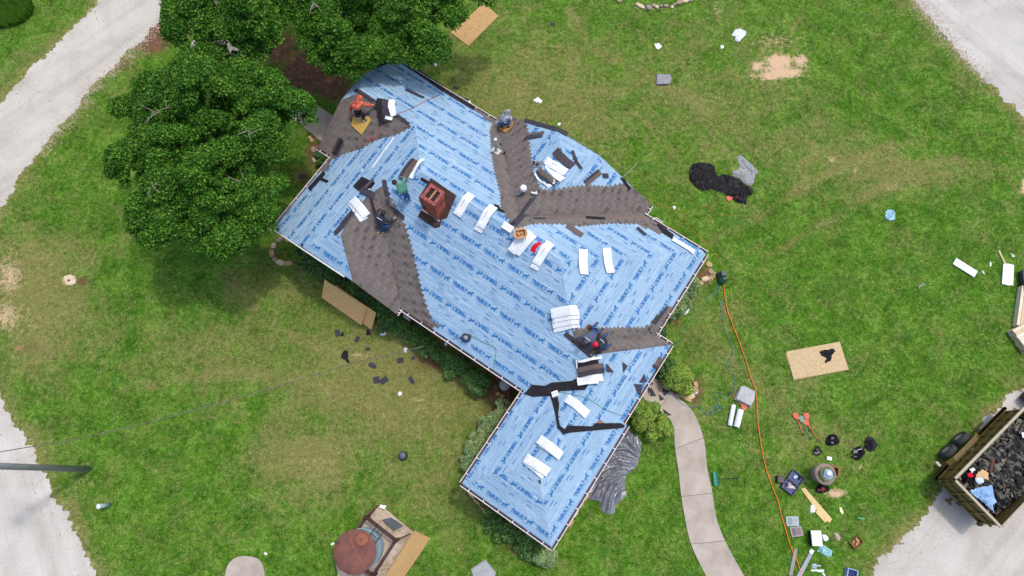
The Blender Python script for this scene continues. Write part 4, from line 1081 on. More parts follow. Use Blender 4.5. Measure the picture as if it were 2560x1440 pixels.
bundle('top shingle bundle carrying the open carton', 1299, 600, -50, .18)
bundle('lower shingle bundle of the pair next to the red shirt', 1352, 640, -58, 0, grid=False)
bundle('upper shingle bundle of the pair next to the red shirt', 1359, 629, -55, .09, grid=False)
bundle('left of the two upright shingle bundles lying on the right hip', 1459, 651, 88, 0, bend=.05)
bundle('right of the two upright shingle bundles lying on the right hip', 1521, 648, 80, 0, bend=.07)
bundle('lowest bundle of the fanned stack of four below the ridge end', 1416, 812, -10, 0, L=.98)
bundle('second lowest bundle of the fanned stack of four', 1414, 802, -8, .09, L=.98)
bundle('second highest bundle of the fanned stack of four', 1416, 788, -7, .18, L=.98, grid=False)
bundle('top bundle of the fanned stack of four below the ridge end', 1411, 778, -6, .27, L=.98)
bundle('single shingle bundle on the porch wing above the loose felt', 1444, 1014, 38, 0)
bundle('lower bundle of the upper pair on the porch ridge', 1378, 1122, 34, 0, L=.9)
bundle('upper bundle of the upper pair on the porch ridge', 1375, 1117, 37, .09)
bundle('lower bundle of the pair nearest the porch hip end', 1338, 1167, 40, 0, L=.92)
bundle('upper bundle of the pair nearest the porch hip end', 1343, 1162, 33, .09)
bundle('lower bundle on the left slope beside the shingled valley', 892, 523, 56, 0)
bundle('upper bundle on the left slope beside the shingled valley', 896, 514, 50, .09)
bundle('unopened shingle bundle lying above the opened one on the back dormer', 1388, 412, 34, .0, bend=.12, grid=False)
bundle('long white wrapped carton lying along the right end of the back gutter', 1709, 613, 31, 0, L=1.02, Wd=.2, grid=True, name='drip_edge_carton')
# ground ones
bundle('white shingle bundle with two grey bands lying alone on the right lawn', 2413, 669, 32, 0, surf=gz, L=1.05, smooth=0, grid=False)
bundle('white shingle bundle with a red stripe at the right edge of the lawn', 2524, 686, 92, 0, surf=gz, smooth=0)
bundle('white bundle under the red striped one at the right edge of the lawn', 2516, 687, 94, 0, surf=gz, smooth=0, th=.06, L=.98)
mb = MB(); mb.box(at(2507, 648, .03), (.86, .07, .04), dirpx(2507, 648, 65, 0)); tag(mb.build('wood_stick', simple('pale_timber', lin(206, 184, 146), .8, .15, 5), None), 'pale wooden stick beside the red striped bundle', 'wood')

def layers(label, px, py, ang, cols, name='opened_shingle_bundle', wrapper=True, lift0=0.0, L=.98, side=1, wpx=None, bend=0.0, group=None):
    """opened bundle: shingle strips stepped over one another on their torn wrapper"""
    p = rp(px, py, .05); d = dirpx(px, py, ang, p.z); w = Vector((-d.y, d.x, 0)); root = empty(name, Vector((p.x, p.y, rzw(p.x, p.y))), label, 'shingle bundle', group)
    for i, (off, wd, mat) in enumerate(cols):
        mb = MB(); q = p+w*off+d*random.uniform(-.03, .03); drape(mb, q.x, q.y, d.x, d.y, L, wd, .02+.012*i, lift0+.036+.022*i, rzw, 10, 2, bend=bend)
        mb.build('shingle_layer', mat, root)
    if wrapper:
        for k, (wx, wy, wl, ww, wa) in enumerate(wpx):
            q = rp(wx, wy, .03); dd = dirpx(wx, wy, wa, q.z); mb = MB(); drape(mb, q.x, q.y, dd.x, dd.y, wl, ww, .02, .03+.03*k+lift0, rzw, 14, 5, bend=bend, sag=.09)
            mb.build('torn_wrapper', M_wrap, root)
    return root
layers('opened bundle of blackish shingles in torn white wrapper right of the orange worker', 958, 275, 86, [(.08, .30, M_shd), (-.02, .26, M_shd), (-.12, .22, M_felt)], wpx=[(981, 270, .86, .26, 82), (968, 298, .5, .12, 20)], lift0=.1, bend=.05)
layers('opened brown shingle bundle beside the worker in green', 1020, 424, -56, [(-.12, .2, M_shb), (.0, .2, M_shb), (.10, .16, M_shd)], wpx=[(1041, 420, .98, .15, -58)], lift0=.04, bend=-.05)
layers('opened brown and dark shingle bundle right of the two workers', 1478, 929, -10, [(.06, .34, M_shb), (-.03, .2, M_shd), (.12, .16, M_shb)], wpx=[(1476, 947, .98, .26, -8), (1470, 955, .8, .2, -6)], lift0=.1)
layers('torn bundle showing its black underside above the opened brown bundle', 1468, 909, -6, [(.0, .2, M_felt)], wpx=[(1475, 899, .9, .1, -12), (1441, 912, .3, .05, 80)], lift0=.06, L=.8)
layers('opened bundle of brown shingles on the back dormer, white film trailing', 1365, 441, 42, [(.08, .16, M_shb), (-.0, .14, M_shb), (-.1, .08, M_shd)], wpx=[(1385, 428, .9, .28, 44), (1352, 452, .9, .07, 48), (1378, 462, .4, .1, -35)], lift0=.03, bend=.1)
layers('stack of bare dark shingles above the bundle on the back dormer', 1409, 393, 42, [(.0, .34, M_shd), (-.02, .32, simple('plum_shingle', lin(70, 60, 68), .85, .15, 6))], wrapper=False, bend=.14)
layers('ragged stack of black shingle offcuts at the left end of the shingled gable', 845, 368, -52, [(.0, .3, M_shd), (.03, .24, M_felt), (.1, .1, M_shd)], wrapper=False, L=.62, name='shingle_offcuts')
layers('crossed dark shingle strips next to the bundle on the left slope', 920, 480, 35, [(.0, .2, M_shd), (-.1, .14, M_shd)], wrapper=False, L=.75, name='shingle_offcuts', lift0=.05)
layers('dark strip hanging below the crossed shingle strips', 932, 520, 78, [(0, .1, M_shd), (.05, .05, M_felt)], wrapper=False, L=.7, name='shingle_offcuts', lift0=.03)
layers('folded offcuts at the head of the left valley', 925, 462, -45, [(0, .1, M_shd), (.06, .08, M_shb)], wrapper=False, L=.5, name='shingle_offcuts', lift0=.06)

def strip(label, px, py, ang, L, Wd, mat, bend=0.0, surf=None, lift=.0, name='loose_shingle', group='loose shingle pieces', th=.012, smooth=.05):
    surf = surf or rzw; p = rp(px, py, .02) if surf is rzw else at(px, py, .02); d = dirpx(px, py, ang, p.z); mb = MB()
    drape(mb, p.x, p.y, d.x, d.y, L, Wd, th, .042+lift if surf is rzw else .02, surf, 8, 2, smooth=smooth, bend=bend)
    o = mb.build(name, mat, None); return tag(o, label, 'shingle', group)
strip('long grey shingle strip lying alone on the upper blue slope', 1037, 234, 22, .86, .13, M_shd)
strip('upper of two shingle strips left on the dormer near the crouching worker', 1338, 335, 4, .72, .13, M_shb, lift=.02)
strip('lower of two shingle strips left on the dormer near the crouching worker', 1333, 344, 3, .76, .13, M_shd)
strip('bent dark shingle draped over the dormer ridge', 1440, 398, 60, .8, .13, M_shd, .09)
strip('dark strip of the pair laid up the dormer slope', 1479, 441, -42, .86, .10, M_shd)
strip('brown strip of the pair laid up the dormer slope', 1484, 447, -42, .86, .14, M_shb, lift=-.005)
strip('small square shingle piece near the dormer edge', 1514, 440, -8, .26, .18, M_shd)
strip('almost black shingle lying flat on the brown shingled slope', 1489, 545, -3, .82, .13, M_felt)
strip('thin grey strip on the shingled slope near the ridge', 1348, 546, -8, .5, .07, M_shd)
strip('pale brown shingle sheet lying below the shingled slope', 1437, 576, 34, .74, .24, M_shb)
strip('loose shingle by the white downspout corner', 1603, 578, 45, .46, .16, M_shd)
strip('dark short strip pointing inwards from the left gutter', 811, 451, 32, .44, .13, M_felt)
strip('black strip just upslope of the chimney', 1062, 452, 30, .36, .1, M_felt)
strip('upper dark cap strip along the dormer ridge', 1320, 512, -52, .6, .17, M_shd)
strip('lower wide cap strip along the dormer ridge', 1297, 550, -56, .72, .2, M_shd)
strip('dark strip fallen across the ridge by the white carton', 1281, 560, -30, .5, .12, M_felt)
strip('dark starter strip on the left end of the front shingled slope', 872, 538, -48, .95, .13, M_shd, lift=.01)
strip('shingle offcut caught in the right gutter', 1645, 905, -60, .4, .16, M_shb, lift=.0)
strip('second offcut by the right gutter, below the first', 1640, 918, 20, .3, .12, M_shd)
def tri(label, pxs, mat=None, z=None, name='shingle_scrap', group='triangular shingle scraps'):
    if z is None:
        return tag(roofpatch(name, pxs, mat or M_shd, .046, .004, sub=1), label, 'shingle scrap', group)
    mb = MB(); mb.prism([at(x, y, z) for x, y in pxs], .015); return tag(mb.build(name, mat or M_shd, None), label, 'shingle scrap', group)
tri('left triangular scrap on the blue slope right of the opened bundle', [(1517, 910), (1535, 931), (1517, 931)])
tri('right triangular scrap on the blue slope right of the opened bundle', [(1556, 905), (1569, 915), (1558, 932)])
tri('scrap at the porch gutter, highest of the heap', [(1597, 958), (1611, 934), (1616, 955)])
tri('scrap at the porch gutter, in the middle of the heap', [(1585, 960), (1609, 962), (1592, 978)])
tri('scrap at the porch gutter, lowest of the heap', [(1590, 976), (1606, 968), (1600, 990)])
tri('tiny dark scrap above the vent pipe on the brown shingles', [(1249, 357), (1254, 360), (1251, 365)], M_felt)
tri('rounded dark scrap below the vent pipe on the brown shingles', [(1254, 386), (1264, 378), (1265, 383), (1261, 388)], M_felt)
tri('small dark triangle at the porch hip end', [(1345, 1201), (1352, 1200), (1351, 1212)], M_felt)
tri('small dark scrap at the gutterless front edge', [(752, 612), (759, 611), (757, 619)], M_felt)
# on the ground
G = [((1610, 930), (1634, 960), (1612, 968), 'scrap on the path right beside the gutter'), ((1616, 960), (1629, 975), (1622, 985), 'scrap on the path, second from the gutter'), ((1628, 968), (1641, 990), (1625, 990), 'scrap on the path with a forked edge'),
     ((1655, 970), (1676, 979), (1660, 990), 'large scrap lying half under the round shrub'), ((1647, 985), (1662, 998), (1650, 1002), 'small scrap left of the large one on the path'), ((1648, 1015), (1650, 1032), (1634, 1026), 'dark scrap at the yellow shrub'), ((1658, 1022), (1680, 1038), (1661, 1039), 'lowest scrap on the path')]
for a, b, c_, lb2 in G: tri(lb2, [a, b, c_], M_shd, .07)
for x, y, ang, L, Wd, lb2 in ((844, 833, 80, .3, .22, 'tab piece lying by the boards at the left of the front scraps'), (856, 838, 10, .1, .1, 'x'), (893, 848, -60, .28, .16, 'small curled tab piece under the boards'), (919, 873, -10, .2, .14, 'tiny tab piece above the cable'),
     (931, 914, 28, .34, .2, 'tab piece under the overhead cable'), (941, 950, 85, .3, .26, 'left of the two overlapping tab pieces'), (960, 951, -35, .36, .26, 'right of the two overlapping tab pieces'), (1001, 901, -10, .28, .24, 'square tab piece in the middle of the front lawn'),
     (1033, 895, -15, .16, .14, 'smallest square piece on the front lawn'), (1029, 951, 58, .34, .18, 'dark narrow piece right of the overlapping ones'), (1090, 884, 25, .42, .3, 'dark broad piece half under the front hedge'), (757, 441, 5, .3, .2, 'dark piece on the dirt below the oak'),
     (1382, 60, 5, .26, .14, 'lone scrap on the lawn near the top edge'), (1140, 220, 15, .24, .12, 'scrap on the lawn just above the back gutter'), (1166, 250, 30, .26, .18, 'dark scrap by the white paper above the back gutter')):
    if lb2 == 'x': tri('upright dark triangle beside the left tab piece', [(850, 840), (856, 826), (862, 841)], M_felt, .03); continue
    strip(lb2, x, y, ang, L, Wd, M_shd, surf=gz, group='shingle scraps fallen on the lawn')
tri('black triangle lying across the end of the leaning boards', [(914, 838), (919, 822), (929, 837)], M_felt, .04)

def box_thing(name, label, cat, px, py, ang, L, Wd, H, mat, surf=None, lift=0.0, parts=None):
    p = rp(px, py, H+lift) if surf is None else at(px, py, H+lift); base = (rzw(p.x, p.y) if surf is None else 0)+lift; d = dirpx(px, py, ang, p.z)
    if surf is None:
        e = .2; nrm = Vector((-(rzw(p.x+e, p.y)-rzw(p.x-e, p.y))/(2*e), -(rzw(p.x, p.y+e)-rzw(p.x, p.y-e))/(2*e), 1)).normalized()
    else: nrm = Vector((0, 0, 1))
    d = (d-nrm*d.dot(nrm)).normalized(); w = nrm.cross(d); root = empty(name, Vector((p.x, p.y, base)), label, cat)
    return root, Vector((p.x, p.y, base+.01)), d, w, nrm
def carton(label, px, py, ang, L, Wd, H, mat, surf=None, lift=0.0, open_=False, inner=None, flaps=True, name='cardboard_box', cat='box'):
    root, o, d, w, n = box_thing(name, label, cat, px, py, ang, L, Wd, H, mat, surf, lift); th = .012
    if not open_:
        mb = MB(); mb.box(o+n*H/2, (L, Wd, H), d, w, n); mb.build('carton_body', mat, root); mb = MB(); mb.box(o+n*(H+.002), (L*.98, .045, .003), d, w, n); mb.build('tape', M_grid, root)
    else:
        mb = MB(); mb.box(o+n*.006, (L, Wd, .012), d, w, n)
        for s in (-1, 1): mb.box(o+n*H/2+d*s*(L/2-th/2), (th, Wd, H), d, w, n); mb.box(o+n*H/2+w*s*(Wd/2-th/2), (L-2*th, th, H), d, w, n)
        mb.build('carton_body', mat, root)
        if inner: 
            mb = MB()
            for _ in range(7): mb.box(o+n*(H*.35+random.random()*.03)+d*random.uniform(-.3, .3)*L+w*random.uniform(-.3, .3)*Wd, (.09, .05, .04), (random.random()-.5, random.random()-.5, 0))
            mb.build('contents', inner, root)
        if flaps:
            for s, ax_, oth, ll, ww in ((-1, d, w, L, Wd), (1, d, w, L, Wd), (1, w, d, Wd, L), (-1, w, d, Wd, L)):
                mb = MB(); fl = random.uniform(.07, .1); tl = random.uniform(-.5, .4); ed = o+n*H+ax_*s*(ll/2); dirf = (ax_*s+n*tl).normalized()
                mb.box(ed+dirf*fl/2, (fl, ww*.94, .008), dirf, oth); mb.build('flap', mat, root)
    return root
M_card = simple('cardboard', lin(190, 146, 104), .85, .1, 5)
M_card2 = simple('dark_cardboard', lin(140, 104, 66), .85, .12, 5)
M_wbox = simple('white_carton', lin(240, 240, 238), .6, .04, 4, bump=0)
carton('closed white nail carton on the ridge left of the open one', 1270, 567, 33, .42, .26, .14, M_wbox, name='white_carton')
carton('open white carton with brown flaps on the bundle pile', 1303, 582, -8, .36, .27, .16, M_card, lift=.3, open_=True, inner=M_card)
carton('small white carton sitting on the black felt strip', 1390, 986, -12, .24, .21, .13, M_wbox, name='white_carton')
# cloths --------------------------------------------------------
def crumple(name, label, cat, pxs, mat, h=.12, res=.045, seed=0, surf=None, group=None, z0=.0, fold=2.6, smooth_edge=.10, zref=0.0, kids=None):
    pts = [at(x, y, zref) if surf is None else rp(x, y, .05) for x, y in pxs]; poly = [(p.x, p.y) for p in pts]
    P = np.array(poly); x0, y0 = P.min(0)-res; x1, y1 = P.max(0)+res; nx_ = int((x1-x0)/res)+2; ny_ = int((y1-y0)/res)+2
    X, Y = np.meshgrid(x0+np.arange(nx_)*res, y0+np.arange(ny_)*res)
    ins = inpoly_np(X, Y, poly); D = dist_poly_np(X, Y, poly)*np.where(ins, 1, -1)
    mb = MB(); ids = {}
    for j in range(ny_):
        for i in range(nx_):
            if D[j, i] > -res*.55:
                x, y = X[j, i], Y[j, i]; d = max(0, D[j, i]); v = Vector((x*fold, y*fold, seed))
                an = 2.2*noise.noise(v*.28+Vector((0, 0, 4))); ca_, sa_ = math.cos(an), math.sin(an); wv = Vector(((v.x*ca_-v.y*sa_)*.45, (v.x*sa_+v.y*ca_)*1.5, seed+.5*noise.noise(v*.9))); a = max(0, 1-abs(noise.noise(wv))*2.6)**2*2-.6; b = max(0, 1-abs(noise.noise(wv*2.1+Vector((5, 1, 0))))*2.4)**1.6*1.8-.5; c = max(0, 1-abs(noise.noise(wv*4.7))*2.2)*1.4-.6
                z = h*min(1, .12+d/smooth_edge*.7)*max(.05, .36+.34*a+.22*b+.07*c)
                jx = .3*res*noise.noise(Vector((x*30, y*30, 1))); jy = .3*res*noise.noise(Vector((x*30, y*30, 7)))
                g = 0 if surf is None else surf(x, y)
                ids[(i, j)] = len(mb.v); mb.v.append((x+jx, y+jy, g+z0+.012+max(0, z)))
    for (i, j), k in ids.items():
        q = [(i, j), (i+1, j), (i+1, j+1), (i, j+1)]
        if all(w in ids for w in q): mb.f.append(tuple(ids[w] for w in q)); mb.mi.append(0)
    o = mb.build(name, mat, None, True); tag(o, label, cat, group); return o
def cloth_mat(name, c, rough=.5, sheen=.4, var=.2):
    return simple(name, c, rough, var, 5, bump=.5, bscale=14, bdist=.02, spec=sheen)
M_blk = cloth_mat('black_cloth', lin(30, 29, 34), .8, .2); M_tarp = cloth_mat('grey_tarp', lin(118, 122, 130), .38, .6); M_tarp2 = cloth_mat('silver_tarp', lin(150, 154, 158), .45, .5)
M_red = cloth_mat('red_cloth', lin(206, 18, 52), .8, .2); M_wpl = cloth_mat('white_plastic', lin(226, 234, 238), .4, .5, .06)
crumple('red_shirt', 'crumpled red shirt on the ridge between the bundles', 'shirt', [(1326, 622), (1334, 610), (1350, 602), (1354, 610), (1342, 620), (1338, 631), (1328, 630)], M_red, .1, .035, 3, rzw)
crumple('black_hoodie', 'crumpled dark hoodie on the ridge beside the pair of bundles', 'hoodie', [(1236, 508), (1246, 512), (1252, 520), (1264, 527), (1260, 533), (1244, 526), (1234, 518)], M_blk, .1, .035, 4, rzw)
crumple('white_paper', 'small white sheet at the head of the left valley', 'paper', [(908, 472), (925, 472), (923, 482), (915, 478), (909, 482)], M_wpl, .03, .04, 5, rzw, z0=.05)
crumple('brown_rag', 'dark torn paper with a tan corner on the loose felt of the porch wing', 'paper', [(1491, 1056), (1502, 1049), (1508, 1054), (1508, 1064), (1506, 1074), (1498, 1068), (1493, 1064)], simple('brown_paper', lin(150, 104, 70), .9, .5, 14), .08, .035, 6, rzw)
# vents ---------------------------------------------------------
def roofthing(name, label, cat, px, py):
    p = rp(px, py); e = .2; n = Vector((-(rzw(p.x+e, p.y)-rzw(p.x-e, p.y))/(2*e), -(rzw(p.x, p.y+e)-rzw(p.x, p.y-e))/(2*e), 1)).normalized()
    return empty(name, p, label, cat), p, n
M_vent = simple('vent_grey', lin(150, 158, 164), .5, .1, 5, .3); M_cap = simple('vent_white', lin(235, 236, 238), .4, .05, 5)
r0, p, n = roofthing('vent_pipe', 'tall thin grey vent pipe with a white cap on the brown shingled valley', 'vent pipe', 1240, 378)
mb = MB(); mb.tube([p, p+Vector((0, 0, 1.02))], .05, 14); mb.build('pipe', M_vent, r0, True)
mb = MB(); mb.lathe(p+Vector((0, 0, 1.0)), [(.062, 0), (.066, .03), (.05, .055), (.01, .06)], 16); mb.build('cap', M_cap, r0, True)
mb = MB(); mb.box(p+n*.03, (.36, .36, .012), (AX-n*AX.dot(n)), None, n); mb.lathe(p+n*.03, [(.11, 0), (.09, .06), (.055, .11)], 14, n); mb.build('flashing', simple('pale_flashing', lin(186, 192, 186), .5), r0)
r0, p, n = roofthing('vent_pipe', 'wide white vent with a round cap near the dormer ridge', 'vent pipe', 1308, 482)
mb = MB(); mb.tube([p, p+Vector((0, 0, .42))], .1, 18); mb.build('pipe', M_vent, r0, True)
mb = MB(); mb.lathe(p+Vector((0, 0, .36)), [(.12, 0), (.135, .02), (.135, .09), (.12, .11)], 20); mb.lathe(p+Vector((0, 0, .49)), [(.11, 0), (.125, .015), (.115, .04), (.02, .06)], 20); mb.build('cap', M_cap, r0, True)
mb = MB(); mb.box(p+Vector((-.16, -.08, .12)), (.22, .05, .02), (1, .3, .6)); mb.build('strap', M_vent, r0)
r0, p, n = roofthing('roof_flashing', 'flat grey pipe flashing left of the opened bundle on the dormer', 'flashing', 1345, 412)
mb = MB(); mb.box(p+n*.03, (.42, .3, .012), (AX+BX*.3-n*(AX+BX*.3).dot(n)), None, n); mb.build('flashing_plate', simple('zinc2', lin(150, 156, 166), .4, .1, 5, .5), r0)
mb = MB(); mb.lathe(p+n*.03, [(.09, 0), (.07, .05), (.02, .09)], 14, n); mb.build('collar', simple('dark_rubber', lin(60, 62, 70), .6), r0)
r0, p, n = roofthing('plumbing_stub', 'short black pipe stub left of the flat grey flashing', 'pipe', 1334, 410)
mb = MB(); mb.tube([p, p+Vector((0, 0, .22))], .045, 12); mb.build('pipe', simple('black_plastic', (.015, .015, .018), .5), r0, True)
r0, p, n = roofthing('roof_antenna_box', 'black square vent with coiled wires near the front gutter', 'roof vent', 1168, 842)
mb = MB(); mb.box(p+n*.1, (.34, .26, .16), (AX+BX*.5-n*(AX+BX*.5).dot(n)), None, n, .8); mb.build('housing', simple('dark_housing', lin(70, 72, 80), .5), r0)
mb = MB(); mb.lathe(p+n*.19, [(.1, 0), (.09, .05), (.04, .08)], 14, n); mb.build('dome', M_vent, r0, True)
mb = MB()
for k in range(3): mb.tube(spline([p+Vector((.05*k-.1+.14*math.cos(a), .14*math.sin(a)-.1, .2)) for a in np.arange(0, 5.5, .9)], 3), .008, 4)
mb.build('wire', M_blk, r0)
def cord(label, pxs, r, mat, surf='roof', name='hose', cat='hose', lift=.02, group=None, n=6, closed=False):
    if surf == 'roof': pts = [rp(x, y, lift) for x, y in pxs]
    elif surf == 'ground': pts = [at(x, y, lift) for x, y in pxs]
    else: pts = [at(x, y, z) for x, y, z in pxs]
    pts = spline(pts, n, closed)
    if surf == 'roof': pts = [Vector((p.x, p.y, rzw(p.x, p.y)+lift+.01)) for p in pts]
    mb = MB(); mb.tube(pts, r, 5, close=closed); o = mb.build(name, mat, None, True); return tag(o, label, cat, group)
M_hr = simple('red_hose', lin(176, 52, 50), .6); M_ho = simple('orange_hose', lin(196, 130, 40), .6); M_hO = simple('bright_orange_hose', lin(246, 120, 34), .5); M_hg = simple('green_hose', lin(56, 150, 128), .5); M_hk = simple('black_wire', (.02, .02, .022), .6); M_hd = simple('dark_hose', lin(84, 78, 56), .6); M_ht = simple('teal_hose', lin(30, 128, 160), .5)
cord('thin red air hose coiled on the upper left shingles and running to the back gutter', [(1100, 237), (1060, 255), (1020, 275), (988, 287), (968, 298), (951, 315), (948, 332), (938, 345), (925, 348), (921, 338), (930, 325), (945, 328), (940, 345), (925, 352), (910, 352), (905, 362)], .011, M_hr, n=5)
cord('dark hose trailing down the front shingled valley from the kneeling worker', [(985, 562), (988, 578), (978, 598), (970, 618), (975, 640), (982, 660), (990, 685), (994, 710), (998, 725), (1012, 740), (1040, 762)], .010, M_hd)
cord('thin orange hose over the back shingled slope', [(1340, 482), (1358, 486), (1370, 500), (1378, 525), (1395, 544), (1430, 548), (1500, 545), (1560, 543), (1612, 543)], .008, simple('dull_orange_hose', lin(170, 104, 74), .6))
cord('green hose crossing the porch wing', [(1315, 982), (1350, 978), (1375, 976), (1400, 980), (1440, 988), (1475, 1000), (1510, 1022), (1545, 1036), (1562, 1040)], .009, M_hg)
cord('teal hose across the right shingled valley', [(1635, 838), (1615, 838), (1598, 826), (1575, 838), (1540, 842), (1520, 850)], .008, simple('dull_teal', lin(70, 96, 104), .6))
cord('black wire from the roof vent to the small antenna', [(1130, 848), (1150, 845), (1165, 850), (1180, 842), (1205, 855), (1235, 868), (1240, 880), (1235, 910), (1234, 925)], .007, M_hk, name='wire', cat='wire')
# nail guns
def gun(label, px, py, ang, col, lift=0.0):
    p = rp(px, py, .1+lift); d = dirpx(px, py, ang, p.z); w = Vector((-d.y, d.x, 0)); root = empty('nail_gun', p-Vector((0, 0, .1)), label, 'nail gun')
    mb = MB(); mb.box(p, (.2, .07, .1), d); mb.box(p+d*.12-Vector((0, 0, .03)), (.06, .05, .13), d); mb.build('body', col, root)
    mb = MB(); mb.tube([p-d*.02, p+w*.13-d*.06], .02, 8); mb.build('handle', M_hk, root)
    mb = MB(); mb.lathe(p+d*.1+w*.07-Vector((0, 0, .04)), [(.05, 0), (.05, .05)], 10); mb.build('magazine', M_vent, root)
    return root
gun('black and white nail gun resting on the dormer ridge', 1334, 483, 15, simple('gun_white', lin(200, 200, 205), .4), .02)
gun('nail gun held by the orange worker', 939, 266, 20, M_hk, .05); gun('dark nail gun beside the kneeling worker in black', 983, 551, -20, M_hk, .02)
# ================================================================ PEOPLE
M_skin = simple('skin', lin(150, 98, 74), .6, .1, 8, bump=0)
def camo(name, cols, sc=9):
    t = NT(name); co = t.coord(); n = t.noise(sc, 3, .6, co, .6)
    st = [(0, cols[0]), (.42, cols[0]), (.45, cols[1]), (.56, cols[1]), (.59, cols[2]), (1, cols[2])]
    t.bump(t.noise(18, 3, .6, co), .4, .01); return t.done(t.ramp(n, st), .85)
M_ocamo = camo('orange_camo', (lin(236, 130, 100), lin(206, 90, 66), lin(96, 52, 44)), 13)
M_bcamo = camo('white_black_camo', (lin(224, 230, 236), lin(120, 128, 140), lin(34, 36, 44)), 20)
M_jean = simple('blue_jeans', lin(46, 74, 118), .85, .25, 9, bump=.3); M_jean2 = simple('bright_jeans', lin(38, 96, 160), .85, .2, 9)
M_bpants = simple('black_trousers', lin(24, 24, 28), .85, .2, 9); M_green = simple('green_shirt', lin(84, 142, 120), .8, .12, 5, bump=.4); M_navy = simple('navy_shirt', lin(38, 44, 60), .85, .2, 7, bump=.4)
M_slate = simple('slate_shirt', lin(74, 84, 108), .85, .12, 7, bump=.4); M_boot = simple('tan_boot', lin(190, 146, 98), .7, .15, 12); M_shoe = simple('dark_shoe', lin(60, 40, 38), .7); M_bshoe = simple('blue_shoe', lin(44, 92, 160), .7); M_hair = simple('black_hair', (.012, .011, .012), .6, .2, 20)
def person(label, J, mats, headwear=None, zf=None, scale=1.0):
    """J: joint -> (px, py, height over roof at that pixel). One skinned body; clothes by body region."""
    Q = {k: rp(x, y, h) for k, (x, y, h) in J.items()}
    base = (Q['LA']+Q['RA'])/2; base = Vector((base.x, base.y, min(Q['LA'].z, Q['RA'].z)-.06))
    V = []; R = []; E_ = []; REG = []
    def vt(p, r, reg): V.append(p-base); R.append(r*scale); REG.append(reg); return len(V)-1
    def ed(a, b): E_.append((a, b))
    pel = vt(Q['pelvis'], .155, 'p'); 
    up = (Q['chest']-Q['pelvis']); mid = vt(Q['pelvis']+up*.5, .165, 's'); ch = vt(Q['chest'], .175, 's'); ed(pel, mid); ed(mid, ch)
    nk = vt(Q['chest'].lerp(Q['head'], .62), .06, 's'); ed(ch, nk)
    hd = vt(Q['head'], .088, 'h'); ed(nk, hd); hdir = (Q['head']-V[nk]-base).normalized(); top = vt(Q['head']+hdir*.08, .07, 'h'); ed(hd, top)
    for s in 'LR':
        sh = vt(Q[s+'S'], .085, 's'); ed(ch, sh); el = vt(Q[s+'E'], .062, 's'); m1 = vt(Q[s+'S'].lerp(Q[s+'E'], .5), .07, 's'); ed(sh, m1); ed(m1, el)
        wr = vt(Q[s+'H'], .034, mats.get('fore', 's')); m2 = vt(Q[s+'E'].lerp(Q[s+'H'], .5), .054, mats.get('fore', 's')); ed(el, m2); ed(m2, wr)
        d = (Q[s+'H']-Q[s+'E']).normalized(); sd_ = d.cross(Vector((0, 0, 1))).normalized(); palm = vt(Q[s+'H']+d*.055, .034, 'h'); ed(wr, palm)
        for i, (o_, L_) in enumerate(((-.03, .07), (-.01, .085), (.01, .08), (.03, .062))):
            f1 = vt(Q[s+'H']+d*(.075+L_*.4)+sd_*o_*1.1, .0095, 'h'); f2 = vt(Q[s+'H']+d*(.065+L_*.9)+sd_*o_*1.2-Vector((0, 0, .03)), .008, 'h'); ed(palm, f1); ed(f1, f2)
        k = -1 if s == 'L' else 1; t1 = vt(Q[s+'H']+d*.05-sd_*.045*k, .0105, 'h'); ed(palm, t1); t2 = vt(Q[s+'H']+d*.085-sd_*.055*k-Vector((0, 0, .015)), .009, 'h'); ed(t1, t2)
        hipo = (Q[s+'K']-Q['pelvis']); side = up.normalized().cross(Vector((0, 0, 1)));
        hp = vt(Q['pelvis'].lerp(Q[s+'K'], .22)+Vector((0, 0, -.02)), .112, 'p'); ed(pel, hp); m3 = vt(Q['pelvis'].lerp(Q[s+'K'], .6), .095, 'p'); ed(hp, m3)
        kn = vt(Q[s+'K'], .076, 'p'); ed(m3, kn); m4 = vt(Q[s+'K'].lerp(Q[s+'A'], .45), .066, 'p'); an = vt(Q[s+'A'], .042, 'p' if 'sock' not in mats else 'k2'); ed(kn, m4); ed(m4, an)
        td = Q[s+'T']-Q[s+'A']; toe = vt(Q[s+'A']+td.normalized()*.17, .036, 'f'); hl = vt(Q[s+'A']+td.normalized()*.05-Vector((0, 0, .035)), .045, 'f'); ed(an, hl); ed(hl, toe)
    me = bpy.data.meshes.new('sk'); me.from_pydata(V, E_, []); ob = bpy.data.objects.new('sk', me); COL.objects.link(ob)
    m = ob.modifiers.new('s', 'SKIN'); m.use_smooth_shade = True
    for i, r in enumerate(R): me.skin_vertices[0].data[i].radius = (r, r)
    me.skin_vertices[0].data[0].use_root = True
    ss = ob.modifiers.new('u', 'SUBSURF'); ss.levels = 2; ss.render_levels = 2
    bpy.context.view_layer.update()
    body = bpy.data.meshes.new_from_object(ob.evaluated_get(bpy.context.evaluated_depsgraph_get())); bpy.data.objects.remove(ob)
    body.name = 'body'; regs = {'p': 0, 's': 1, 'h': 2, 'k': 2, 'k2': 3, 'f': 4}; body.materials.clear()
    for mm in (mats['pants'], mats['shirt'], mats.get('skin', M_skin), mats.get('sock', mats['pants']), mats['shoe']): body.materials.append(mm)
    A = np.array([tuple(V[a]) for a, b in E_]); B = np.array([tuple(V[b]) for a, b in E_]); D = B-A; LL = (D**2).sum(1)+1e-9
